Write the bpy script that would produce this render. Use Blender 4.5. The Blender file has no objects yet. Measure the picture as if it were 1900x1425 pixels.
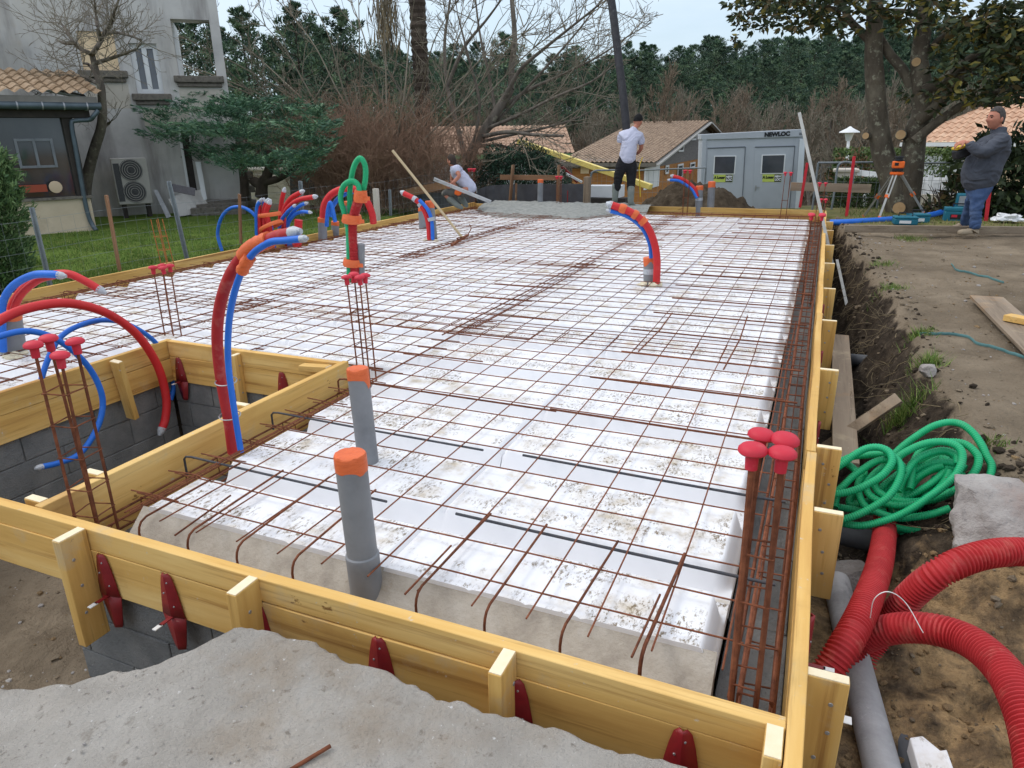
import bpy, bmesh, math, random
import numpy as np
from mathutils import Vector, Matrix, noise
rnd = random.Random(7)
scene = bpy.context.scene
COL = scene.collection
rad = math.radians
# ------------------------------------------------------------------ camera
YAW, PIT, ROL, FPX = 4.07889444e-01, 3.39603343e-01, 1.34505173e-02, 1301.49718
CAM = np.array([-0.073826607, -1.55787008, 1.40])
PW, PH = 1900.0, 1425.0
_f = np.array([-math.sin(YAW)*math.cos(PIT), math.cos(YAW)*math.cos(PIT), -math.sin(PIT)])
_r = np.array([math.cos(YAW), math.sin(YAW), 0.0])
_d = np.cross(_f, _r)
_c, _s = math.cos(ROL), math.sin(ROL)
CR, CD, CF = _c*_r+_s*_d, -_s*_r+_c*_d, _f
cam = bpy.data.cameras.new('camera')
cam.sensor_width = 36.0
cam.lens = FPX/PW*36.0
cam.clip_start, cam.clip_end = 0.05, 3000.0
cam_o = bpy.data.objects.new('camera', cam)
COL.objects.link(cam_o)
cam_o.matrix_world = Matrix(((CR[0], -CD[0], -CF[0], CAM[0]), (CR[1], -CD[1], -CF[1], CAM[1]), (CR[2], -CD[2], -CF[2], CAM[2]), (0, 0, 0, 1)))
scene.camera = cam_o
# ------------------------------------------------------------------ light
SUN_EL, SUN_AZ = rad(52), rad(262)          # azimuth clockwise from +Y
world = bpy.data.worlds.new('World')
scene.world = world
world.use_nodes = True
wn, wl = world.node_tree.nodes, world.node_tree.links
wn.clear()
sky = wn.new('ShaderNodeTexSky')
sky.sky_type = 'NISHITA'
sky.sun_disc = False
sky.sun_elevation, sky.sun_rotation = SUN_EL, SUN_AZ
sky.air_density, sky.dust_density, sky.ozone_density = 1.0, 2.0, 1.0
tc = wn.new('ShaderNodeTexCoord')
mp = wn.new('ShaderNodeMapping')
mp.inputs['Scale'].default_value = (1.0, 1.0, 3.2)
mp.inputs['Location'].default_value = (0.35, 0.1, 0.0)
nz = wn.new('ShaderNodeTexNoise')
nz.inputs['Scale'].default_value, nz.inputs['Detail'].default_value, nz.inputs['Roughness'].default_value = 2.6, 8, 0.58
rp = wn.new('ShaderNodeValToRGB')
rp.color_ramp.elements[0].position, rp.color_ramp.elements[1].position = 0.34, 0.62
rp.color_ramp.elements[0].color, rp.color_ramp.elements[1].color = (0.35, 0.35, 0.35, 1), (0.97, 0.97, 0.97, 1)
mx = wn.new('ShaderNodeMix'); mx.data_type = 'RGBA'
sz = wn.new('ShaderNodeSeparateXYZ'); zr = wn.new('ShaderNodeMapRange'); zr.inputs[1].default_value = 0.02; zr.inputs[2].default_value = 0.75
cm = wn.new('ShaderNodeMix'); cm.data_type = 'RGBA'; cm.inputs[6].default_value = (5.0, 6.3, 7.4, 1); cm.inputs[7].default_value = (11.2, 11.5, 11.9, 1)
wl.new(tc.outputs['Generated'], sz.inputs[0]); wl.new(sz.outputs['Z'], zr.inputs[0]); wl.new(zr.outputs[0], cm.inputs[0]); wl.new(cm.outputs[2], mx.inputs[7])
bg = wn.new('ShaderNodeBackground'); bg.inputs['Strength'].default_value = 0.105
wo = wn.new('ShaderNodeOutputWorld')
wl.new(tc.outputs['Generated'], mp.inputs['Vector']); wl.new(mp.outputs['Vector'], nz.inputs['Vector'])
wl.new(nz.outputs['Fac'], rp.inputs['Fac']); wl.new(rp.outputs['Color'], mx.inputs[0])
vm = wn.new('ShaderNodeVectorMath'); vm.operation = 'SCALE'; vm.inputs['Scale'].default_value = 1.5
wl.new(sky.outputs['Color'], vm.inputs[0]); wl.new(vm.outputs[0], mx.inputs[6]); wl.new(mx.outputs[2], bg.inputs['Color']); wl.new(bg.outputs['Background'], wo.inputs['Surface'])
sun = bpy.data.lights.new('sun', 'SUN')
sun.energy, sun.angle, sun.color = 0.8, rad(20), (1.0, 0.96, 0.9)
sun_o = bpy.data.objects.new('sun', sun); COL.objects.link(sun_o)
_sd = Vector((math.sin(SUN_AZ)*math.cos(SUN_EL), math.cos(SUN_AZ)*math.cos(SUN_EL), math.sin(SUN_EL)))
sun_o.rotation_euler = _sd.to_track_quat('Z', 'Y').to_euler()
vs = scene.view_settings
vs.view_transform, vs.look, vs.exposure, vs.gamma = 'Standard', 'None', 0.32, 1.0
vs.use_curve_mapping = False
scene.cycles.max_bounces = 6
scene.cycles.transparent_max_bounces = 12
scene.cycles.use_denoising = True
# ------------------------------------------------------------------ photo pixel -> place
def V(*a): return np.array(a, float)
def ray(x, y): return CF + CR*((x-PW/2)/FPX) + CD*((y-PH/2)/FPX)
def un(x, y, z=0.0):
    d = ray(x, y); return CAM + d*((z-CAM[2])/d[2])
def aty(x, y, Y):
    d = ray(x, y); return CAM + d*((Y-CAM[1])/d[1])
def atx(x, y, X):
    d = ray(x, y); return CAM + d*((X-CAM[0])/d[0])
def atp(x, y, P, n):
    d = ray(x, y); return CAM + d*(np.dot(np.asarray(P)-CAM, n)/np.dot(d, n))
def atd(x, y, D): return CAM + ray(x, y)*D
def dep(P): return float(np.dot(np.asarray(P)-CAM, CF))
def pxm(P): return dep(P)/FPX                # metres per photo pixel at P
# ------------------------------------------------------------------ objects
def wloc(o):
    v = Vector((0, 0, 0))
    while o is not None:
        v = v + o.location; o = o.parent
    return v
def T(o, label=None, cat=None, group=None, kind=None):
    if label: o['label'] = label
    if cat: o['category'] = cat
    if group: o['group'] = group
    if kind: o['kind'] = kind
    return o
def thing(name, loc, label, cat, group=None):
    o = bpy.data.objects.new(name, None); COL.objects.link(o)
    o.empty_display_size = 0.1
    o.location = tuple(float(c) for c in loc)
    return T(o, label, cat, group)
def dup(root, loc=None, rotz=None, label=None, group=None, scale=None):
    r = root.copy(); COL.objects.link(r)
    if loc is not None: r.location = tuple(float(c) for c in loc)
    if rotz is not None: r.rotation_euler = (0, 0, rotz)
    if scale is not None: r.scale = (scale,)*3 if not hasattr(scale, '__len__') else scale
    if label: r['label'] = label
    if group: r['group'] = group
    for ch in list(root.children):
        c = ch.copy(); COL.objects.link(c); c.parent = r
        for g in list(ch.children):
            d = g.copy(); COL.objects.link(d); d.parent = c
    return r
def nrm(v):
    v = np.asarray(v, float); l = np.linalg.norm(v); return v/l if l > 1e-12 else v
def spline(P, n=8, closed=False):
    P = [np.asarray(p, float) for p in P]
    if len(P) < 3 and not closed:
        return [P[0]+(P[-1]-P[0])*t for t in np.linspace(0, 1, max(2, n))]
    out = []; m = len(P); segs = m if closed else m-1
    for i in range(segs):
        if closed: a, b, c, d = P[(i-1) % m], P[i], P[(i+1) % m], P[(i+2) % m]
        else:
            b, c = P[i], P[i+1]
            a = P[i-1] if i else b*2-c
            d = P[i+2] if i+2 < m else c*2-b
        for k in range(n):
            t = k/n
            out.append(0.5*((2*b)+(c-a)*t+(2*a-5*b+4*c-d)*t*t+(3*b-a-3*c+d)*t**3))
    if not closed: out.append(P[-1])
    return out
class MB:
    def __init__(s): s.v = []; s.f = []; s.n = 0; s.m = []
    def add(s, vs_, fs, mi=0):
        b = s.n; s.v.extend([tuple(map(float, q)) for q in vs_]); s.n += len(vs_)
        s.f.extend([tuple(i+b for i in f) for f in fs]); s.m.extend([mi]*len(fs)); return s
    def box(s, c, size, ax=None, mi=0):
        c = np.asarray(c, float); h = np.asarray(size, float)/2
        A = np.eye(3) if ax is None else np.asarray(ax, float)
        vs_ = [c+A[0]*(h[0]*i)+A[1]*(h[1]*j)+A[2]*(h[2]*k) for i in (-1, 1) for j in (-1, 1) for k in (-1, 1)]
        return s.add(vs_, [(0, 1, 3, 2), (4, 6, 7, 5), (0, 4, 5, 1), (2, 3, 7, 6), (0, 2, 6, 4), (1, 5, 7, 3)], mi)
    def bx(s, a, b, mi=0):
        a = np.asarray(a, float); b = np.asarray(b, float); return s.box((a+b)/2, np.abs(b-a), None, mi)
    def bar(s, a, b, w, h, up=(0, 0, 1), mi=0):
        a = np.asarray(a, float); b = np.asarray(b, float)
        d = nrm(b-a); sd = nrm(np.cross(d, up)); u = np.cross(sd, d)
        return s.box((a+b)/2, (np.linalg.norm(b-a), w, h), (d, sd, u), mi)
    def tube(s, P, r, n=8, cap=True, closed=False, mi=0, flat=1.0, up=None):
        P = np.array(P, float); m = len(P)
        R = np.full(m, r, float) if np.isscalar(r) else np.asarray(r, float)
        if closed: tg = np.roll(P, -1, 0)-np.roll(P, 1, 0)
        else: tg = np.gradient(P, axis=0)
        tg /= (np.linalg.norm(tg, axis=1)[:, None]+1e-12)
        u = np.array(up, float) if up is not None else (np.array([0, 0, 1.]) if abs(tg[0][2]) < .9 else np.array([1., 0, 0]))
        ang = np.arange(n)*2*math.pi/n; ca, sa = np.cos(ang), np.sin(ang)*flat
        vs_ = []
        for i in range(m):
            t = tg[i]; a = u-t*np.dot(u, t); a /= (np.linalg.norm(a)+1e-12); b = np.cross(t, a)
            if up is None: u = a
            vs_.extend(P[i]+R[i]*(ca[:, None]*a+sa[:, None]*b))
        fs = []
        for i in range(m if closed else m-1):
            o1, o2 = i*n, ((i+1) % m)*n
            for k in range(n):
                k2 = (k+1) % n; fs.append((o1+k, o1+k2, o2+k2, o2+k))
        if cap and not closed:
            fs.append(tuple(range(n-1, -1, -1))); fs.append(tuple((m-1)*n+k for k in range(n)))
        return s.add(vs_, fs, mi)
    def prism(s, out, ext, mi=0):
        out = [np.asarray(q, float) for q in out]; e = np.asarray(ext, float); n = len(out)
        vs_ = out+[q+e for q in out]
        fs = [tuple(range(n-1, -1, -1)), tuple(range(n, 2*n))]+[(i, (i+1) % n, n+(i+1) % n, n+i) for i in range(n)]
        return s.add(vs_, fs, mi)
    def lathe(s, prof, c, n=16, axis=(0, 0, 1), mi=0):
        a = nrm(axis); t = np.array([1., 0, 0]) if abs(a[0]) < .9 else np.array([0, 1., 0])
        x = nrm(np.cross(t, a)); y = np.cross(a, x); c = np.asarray(c, float)
        vs_ = [c+a*z+r*(x*math.cos(2*math.pi*k/n)+y*math.sin(2*math.pi*k/n)) for r, z in prof for k in range(n)]
        fs = [(i*n+k, i*n+(k+1) % n, (i+1)*n+(k+1) % n, (i+1)*n+k) for i in range(len(prof)-1) for k in range(n)]
        fs.append(tuple(range(n-1, -1, -1))); fs.append(tuple((len(prof)-1)*n+k for k in range(n)))
        return s.add(vs_, fs, mi)
    def ball(s, c, r, n=10, m=7, jit=0.0, mi=0):
        c = np.asarray(c, float); r = np.full(3, r, float) if np.isscalar(r) else np.asarray(r, float)
        vs_ = [c+V(0, 0, -r[2])]
        for i in range(1, m):
            t = math.pi*i/m
            for k in range(n):
                q = V(math.sin(t)*math.cos(2*math.pi*k/n), math.sin(t)*math.sin(2*math.pi*k/n), -math.cos(t))
                vs_.append(c+q*r*(1+jit*rnd.uniform(-1, 1)))
        vs_.append(c+V(0, 0, r[2])); L = len(vs_)-1
        fs = [(0, 1+(k+1) % n, 1+k) for k in range(n)]
        fs += [(1+i*n+k, 1+i*n+(k+1) % n, 1+(i+1)*n+(k+1) % n, 1+(i+1)*n+k) for i in range(m-2) for k in range(n)]
        fs += [(1+(m-2)*n+k, 1+(m-2)*n+(k+1) % n, L) for k in range(n)]
        return s.add(vs_, fs, mi)
    def build(s, name, mat, parent=None, ang=40, bevel=0, origin=None):
        A = np.array(s.v, float)
        if parent is not None: o0 = np.array(wloc(parent))+(0 if origin is None else np.asarray(origin, float)-np.array(wloc(parent)))
        elif origin is not None: o0 = np.asarray(origin, float)
        else: o0 = np.array([(A[:, 0].min()+A[:, 0].max())/2, (A[:, 1].min()+A[:, 1].max())/2, A[:, 2].min()])
        me = bpy.data.meshes.new(name)
        me.from_pydata((A-o0).tolist(), [], s.f)
        mats = mat if isinstance(mat, (list, tuple)) else [mat]
        for k in mats: me.materials.append(k)
        if len(mats) > 1: me.polygons.foreach_set('material_index', s.m)
        return link(name, me, parent, o0, ang, bevel)
def link(name, me, parent, o0, ang=40, bevel=0):
    if ang:
        me.polygons.foreach_set('use_smooth', [True]*len(me.polygons)); me.set_sharp_from_angle(angle=rad(ang))
    me.update()
    o = bpy.data.objects.new(name, me); COL.objects.link(o)
    if parent is not None:
        o.parent = parent; o.location = tuple(np.asarray(o0)-np.array(wloc(parent)))
    else: o.location = tuple(o0)
    if bevel:
        b = o.modifiers.new('bevel', 'BEVEL'); b.width = bevel; b.segments = 2; b.limit_method = 'ANGLE'
    return o
def raw(name, A, k, mat, parent=None, origin=None, smooth=False, mi=None):
    """A: (n*k,3) vertices, every k in a row make one face"""
    A = np.asarray(A, float); n = len(A)//k
    if origin is None: origin = (wloc(parent) if parent is not None else np.array([A[:, 0].mean(), A[:, 1].mean(), A[:, 2].min()]))
    origin = np.array(origin, float)
    me = bpy.data.meshes.new(name)
    me.vertices.add(n*k); me.vertices.foreach_set('co', (A-origin).astype(np.float32).ravel())
    me.loops.add(n*k); me.loops.foreach_set('vertex_index', np.arange(n*k, dtype=np.int32))
    me.polygons.add(n); me.polygons.foreach_set('loop_start', np.arange(0, n*k, k, dtype=np.int32))
    mats = mat if isinstance(mat, (list, tuple)) else [mat]
    for q in mats: me.materials.append(q)
    if mi is not None: me.polygons.foreach_set('material_index', np.asarray(mi, np.int32))
    me.update(calc_edges=True); me.validate()
    return link(name, me, parent, origin, 0)
# ------------------------------------------------------------------ materials
def lin(c):
    c = c/255.0
    return c/12.92 if c <= 0.04045 else ((c+0.055)/1.055)**2.4
def C(r, g, b): return (lin(r), lin(g), lin(b), 1.0)
MATS = {}
def M(name, cols, scale=6, rough=0.75, metal=0, bump=0.0, bscale=40, stretch=(1, 1, 1), spec=0.35, detail=5, pos=None, rand=True, trans=0, alpha=None, coat=0, lines=None, spots=None, hue=0.0, bdist=0.01):
    m = bpy.data.materials.new(name); m.use_nodes = True
    nt = m.node_tree; N, L = nt.nodes, nt.links
    p = N['Principled BSDF']; p.inputs['Roughness'].default_value = rough; p.inputs['Metallic'].default_value = metal
    p.inputs['Specular IOR Level'].default_value = spec
    if coat: p.inputs['Coat Weight'].default_value = coat
    tc = N.new('ShaderNodeTexCoord'); mp = N.new('ShaderNodeMapping'); mp.inputs['Scale'].default_value = stretch
    L.new(tc.outputs['Object'], mp.inputs['Vector'])
    oi = N.new('ShaderNodeObjectInfo'); mul = N.new('ShaderNodeMath'); mul.operation = 'MULTIPLY'; mul.inputs[1].default_value = 60 if rand else 0
    L.new(oi.outputs['Random'], mul.inputs[0])
    nz = N.new('ShaderNodeTexNoise'); nz.noise_dimensions = '4D'; nz.inputs['Scale'].default_value = scale; nz.inputs['Detail'].default_value = detail; nz.inputs['Roughness'].default_value = .62
    L.new(mp.outputs[0], nz.inputs['Vector']); L.new(mul.outputs[0], nz.inputs['W'])
    rp = N.new('ShaderNodeValToRGB'); e = rp.color_ramp.elements
    k = len(cols); pos = pos or [0.28+0.44*i/max(1, k-1) for i in range(k)]
    while len(e) < k: e.new(0.5)
    for i in range(k): e[i].position = pos[i]; e[i].color = cols[i]
    L.new(nz.outputs['Fac'], rp.inputs['Fac'])
    out = rp.outputs['Color']
    def mix(fac, a, col):
        x = N.new('ShaderNodeMix'); x.data_type = 'RGBA'; L.new(fac, x.inputs[0]); L.new(a, x.inputs[6]); x.inputs[7].default_value = col; return x.outputs[2]
    for sp in (spots or []):            # (scale, lo, hi, colour, stretch, strength)
        mp2 = N.new('ShaderNodeMapping'); mp2.inputs['Scale'].default_value = sp[4] if len(sp) > 4 else (1, 1, 1); L.new(tc.outputs['Object'], mp2.inputs['Vector'])
        n2 = N.new('ShaderNodeTexNoise'); n2.noise_dimensions = '4D'; n2.inputs['Scale'].default_value = sp[0]; n2.inputs['Detail'].default_value = 6; n2.inputs['Roughness'].default_value = .65
        ad = N.new('ShaderNodeMath'); ad.operation = 'ADD'; ad.inputs[1].default_value = 3.7; L.new(mul.outputs[0], ad.inputs[0])
        L.new(mp2.outputs[0], n2.inputs['Vector']); L.new(ad.outputs[0], n2.inputs['W'])
        mr = N.new('ShaderNodeMapRange'); mr.inputs[1].default_value = sp[1]; mr.inputs[2].default_value = sp[2]; mr.inputs[4].default_value = sp[5] if len(sp) > 5 else 1.0
        L.new(n2.outputs['Fac'], mr.inputs[0]); out = mix(mr.outputs[0], out, sp[3])
    if hue:
        hs = N.new('ShaderNodeHueSaturation'); mr = N.new('ShaderNodeMapRange'); mr.inputs[3].default_value = 1-hue; mr.inputs[4].default_value = 1+hue
        L.new(oi.outputs['Random'], mr.inputs[0]); L.new(mr.outputs[0], hs.inputs['Value']); L.new(out, hs.inputs['Color']); out = hs.outputs[0]
    L.new(out, p.inputs['Base Color'])
    if bump:
        n3 = N.new('ShaderNodeTexNoise'); n3.inputs['Scale'].default_value = bscale; n3.inputs['Detail'].default_value = 6; n3.inputs['Roughness'].default_value = .65
        L.new(mp.outputs[0], n3.inputs['Vector'])
        b = N.new('ShaderNodeBump'); b.inputs['Strength'].default_value = bump; b.inputs['Distance'].default_value = bdist
        L.new(n3.outputs['Fac'], b.inputs['Height']); L.new(b.outputs[0], p.inputs['Normal'])
    if trans: p.inputs['Transmission Weight'].default_value = trans
    if alpha is not None: p.inputs['Alpha'].default_value = alpha
    MATS[name] = m
    return m
def wood(name, ax, cols, knots=True, rough=.7, fine=9.0, dirt=None):
    st = [1.0, 1.0, 1.0]; st[ax] = 0.07
    sp = [(16, .56, .68, cols[3], tuple(1 if i != ax else .03 for i in range(3)), .8), (40, .56, .66, cols[3], tuple(1 if i != ax else .03 for i in range(3)), .45), (2.2, .55, .75, cols[0], tuple(1 if i != ax else .5 for i in range(3)), .6)]
    if knots: sp += [(9, .675, .70, C(112, 72, 34), tuple(1.3 if i != ax else .75 for i in range(3)), .85), (3.3, .58, .70, C(184, 168, 140), (1, 1, 1), .6), (30, .64, .70, C(196, 188, 172), (1, 1, 1), .75), (1.3, .58, .7, C(172, 128, 76), (1, 1, 1), .6)]
    if dirt: sp.append(dirt)
    return M(name, cols[:3], scale=fine, rough=rough, stretch=tuple(st), spots=sp, bump=.25, bscale=60, spec=.25, hue=.07, bdist=.004)
YW = [C(186, 140, 74), C(212, 170, 98), C(228, 194, 128), C(146, 100, 50)]
for a_, n_ in ((0, 'x'), (1, 'y'), (2, 'z')):
    wood('pine_'+n_, a_, YW)
    wood('old_wood_'+n_, a_, [C(112, 98, 82), C(140, 124, 106), C(158, 144, 124), C(84, 70, 56)])
    wood('brown_wood_'+n_, a_, [C(112, 82, 60), C(134, 100, 74), C(150, 118, 92), C(86, 60, 42)])
M('end_grain', [C(232, 214, 178), C(240, 226, 196)], scale=30, rough=.8)
M('rust', [C(84, 50, 36), C(114, 68, 48), C(138, 86, 60)], scale=30, rough=.85, bump=.3, bscale=200, spec=.2, hue=.2)
M('rust_orange', [C(140, 84, 46), C(170, 104, 56), C(120, 70, 44)], scale=25, rough=.85)
M('black_steel', [C(42, 44, 50), C(60, 62, 68), C(74, 60, 54)], scale=20, rough=.6, spec=.4)
M('red_cap', [C(188, 34, 54), C(204, 46, 66)], scale=8, rough=.58, spec=.4, spots=[(20, .58, .74, C(200, 104, 100), (1, 1, 1), .5), (6, .58, .7, C(168, 60, 60), (1, 1, 1), .5)])
M('red_steel', [C(112, 20, 26), C(134, 26, 32), C(120, 30, 34)], scale=12, rough=.5, spec=.5, spots=[(40, .66, .72, C(170, 130, 120), (1, 1, 1), .7)])
M('zinc', [C(150, 152, 154), C(178, 180, 182)], scale=20, rough=.45, metal=.6)
M('white_plastic', [C(222, 222, 220), C(236, 236, 234)], scale=10, rough=.5)
M('pvc', [C(112, 114, 118), C(126, 128, 132), C(134, 136, 140)], scale=7, rough=.55, spec=.4, spots=[(24, .62, .74, C(160, 160, 158), (1, 1, .3), .6), (5, .6, .75, C(150, 142, 128), (1, 1, 1), .4)])
M('orange_tape', [C(204, 92, 48), C(222, 108, 60), C(212, 98, 54)], scale=20, rough=.5, bump=.5, bscale=45, stretch=(1, 1, 3), bdist=.006)
M('grey_tape', [C(168, 170, 174), C(190, 192, 196)], scale=20, rough=.4, bump=.4, bscale=40)
M('clear_tape', [C(150, 156, 162), C(186, 190, 196), C(128, 136, 144)], scale=40, rough=.3, spec=.6, bump=.4, bscale=60)
M('red_hose', [C(160, 34, 38), C(182, 44, 48)], scale=10, rough=.6, spec=.35, spots=[(14, .54, .72, C(196, 118, 104), (1, 1, 1), .5), (5, .58, .7, C(150, 84, 72), (1, 1, 1), .4)])
M('bright_red', [C(190, 34, 38), C(208, 44, 48)], scale=8, rough=.55, spec=.4, spots=[(12, .58, .74, C(206, 110, 100), (1, 1, 1), .3)])
M('blue_hose', [C(28, 98, 196), C(40, 114, 214)], scale=8, rough=.5, spec=.4, spots=[(12, .6, .74, C(120, 150, 190), (1, 1, 1), .35)])
M('green_hose', [C(14, 148, 96), C(22, 164, 108), C(30, 172, 120)], scale=6, rough=.5, spec=.4, spots=[(10, .58, .74, C(110, 168, 140), (1, 1, 1), .35)])
# ================================================================== ground
M('dirt', [C(98, 87, 73), C(126, 113, 96), C(146, 132, 113)], scale=1.6, rough=.97, bump=1.0, bscale=14, detail=10, spec=.08, rand=False, bdist=.05,
  spots=[(24, .60, .70, C(74, 62, 50), (1, 1, 1), .6), (1.1, .56, .68, C(148, 134, 114), (1, 1, 1), .6), (70, .68, .72, C(182, 172, 156), (1, 1, 1), .7)])
M('dark_soil', [C(44, 38, 33), C(68, 60, 52), C(88, 78, 68)], scale=5, rough=.98, bump=1.0, bscale=16, detail=10, spec=.06, rand=False, bdist=.06,
  spots=[(22, .62, .72, C(112, 100, 86), (1, 1, 1), .6), (3, .6, .72, C(104, 94, 82), (1, 1, 1), .5)])
M('sandy_soil', [C(92, 78, 62), C(142, 120, 92), C(176, 146, 106)], scale=3.2, rough=.97, bump=1.0, bscale=22, detail=10, spec=.06, rand=False, bdist=.05,
  spots=[(9, .58, .68, C(78, 70, 62), (1, 1, 1), .75), (40, .66, .72, C(196, 178, 150), (1, 1, 1), .6)])
M('lawn_soil', [C(64, 84, 34), C(84, 106, 44), C(104, 118, 56)], scale=2.2, rough=.95, bump=.6, bscale=20, rand=False, spec=.1, spots=[(.9, .58, .7, C(104, 102, 58), (1, 1, 1), .6)])
M('field', [C(78, 86, 50), C(106, 104, 66), C(122, 112, 78)], scale=.12, rough=.95, rand=False, spec=.1)
def fbm(x, y, o=4, sc=1.0, s=0.0):
    v, a, f = 0, 1, sc
    for _ in range(o):
        v += a*noise.noise(Vector((x*f, y*f, s))); a *= .5; f *= 2.03
    return v
def ss(a, b, x):
    t = min(1, max(0, (x-a)/(b-a))); return t*t*(3-2*t)
def lerp(a, b, t): return a+(b-a)*t
ED = [(-9, 1.3), (0.3, 1.1), (.8, 1.0), (1.3, .95), (1.94, .86), (2.6, .80), (3.3, .72), (4.5, .70), (6.26, .60), (8, .46), (9.3, .38), (10.2, .32), (11.2, .24), (30, .24)]
def interp(T_, x):
    if x <= T_[0][0]: return T_[0][1]
    for (a, b), (c, d) in zip(T_, T_[1:]):
        if x <= c: return b+(d-b)*(x-a)/(c-a)
    return T_[-1][1]
SOIL = [0.0]
def gz(x, y):
    """height and material of the ground"""
    SOIL[0] = 0.0
    n = fbm(x, y, 5, 1.3)
    s_ = (x-CAM[0])*-.396+(y-CAM[1])*.918
    far = lerp(-1.1, -4.2, ss(24, 50, s_))+lerp(0, 7.5, ss(64, 130, s_))+lerp(0, 6, ss(130, 260, s_))
    mi = 0
    if s_ > 17: mi = 4
    if x > .02:                                          # bank on the right
        e = interp(ED, y)+.10*fbm(0, y*1.7, 3, 1, 4.2)+.03*n
        bot = lerp(-.52, -.78, ss(1.2, 2.4, y)); top = lerp(-.26, -.03, ss(.9, 2.3, y))+.018*n+.035*fbm(x*.5, y*.5, 2, 1, 8)
        t = (x-.14)/max(.05, e-.14)
        z = top if t >= 1 else bot if t <= 0 else bot+(top-bot)*(t**1.5*.55+.45*ss(.2, 1, t))
        rough = 1-abs(min(1, max(0, t))*2-1)
        z += .17*rough*fbm(x*2.6, y*2.6, 5, 1, 1.7)+.05*rough*fbm(x*9, y*5, 4, 1, 7)+.014*fbm(x*6, y*6, 4, 1, 2)
        mi = 0; SOIL[0] = 1-ss(.80, 1.02, t+.10*fbm(x*5, y*5, 4, 1, 3)) if y < 13 else 0.0
        SOIL[0] *= lerp(.42, 1, ss(1.3, 2.1, y+.3*n))
        if y > 11.6 and t > 1: mi = 5
        z = lerp(z, top-.1, ss(12.4, 13.4, y)); z = lerp(z, -.9, ss(15.0, 20, y))
        if y > 13.2: mi = 5
    elif x > -7.42:
        z = -.87+.03*n+.012*fbm(x*5, y*5, 3)
        if y > 13.3: z = lerp(-.32, -.95, ss(13.6, 17, y))+.03*n
        if y < .1 and x < -2.3: z += .05*fbm(x*3, y*3, 4)
    else:
        z = -.40+.02*n; mi = 3
        if y > 13.5+.6*n and x > -13: mi = 0
    if y > 13.3 and x < .02: z = lerp(-.45, z, ss(-9, -6, x))
    z = lerp(z, far, ss(19, 27, s_))
    if mi == 0 and 13.3 < y and x < -8.5: mi = 3
    if s_ > 26: mi = 4
    if s_ > 48: mi = 6
    return z, mi
def axis(segs):
    out = []
    for a, b, st in segs: out += list(np.arange(a, b-1e-6, st))
    return np.array(out+[segs[-1][1]])
GX = axis([(-500, -100, 40), (-100, -40, 6), (-40, -20, 1.2), (-20, -7.6, .35), (-7.6, -3.6, .25), (-3.6, -2.2, .06), (-2.2, 0, .12), (0, 1.6, .035), (1.6, 3.4, .07), (3.4, 8, .3), (8, 30, 1.5), (30, 120, 8), (120, 500, 40)])
GY = axis([(-30, -4, 3), (-4, -1, .3), (-1, 3.4, .035), (3.4, 7, .06), (7, 15, .11), (15, 30, .5), (30, 100, 3), (100, 300, 8), (300, 600, 40)])
gv, gm, gs = [], [], []
for y in GY:
    for x in GX:
        z, mi = gz(x, y); gv.append((x, y, z)); gm.append(0 if mi < 3 else mi)
        tt = SOIL[0]; gs.append((tt, ss(2.15, 1.35, y+.3*fbm(x*2, y*2, 3, 1, 5)) if x > .02 else 0.0))
nx, ny = len(GX), len(GY)
me = bpy.data.meshes.new('ground')
me.from_pydata(gv, [], [(j*nx+i, j*nx+i+1, (j+1)*nx+i+1, (j+1)*nx+i) for j in range(ny-1) for i in range(nx-1)])
M('wood_floor', [C(52, 46, 38), C(78, 68, 56)], scale=.3, rough=.98, rand=False, spec=.05)
M('bank_grass', [C(88, 92, 52), C(112, 108, 70), C(126, 112, 84)], scale=3, rough=.95, bump=.8, bscale=20, rand=False, spec=.1, bdist=.03)
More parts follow.
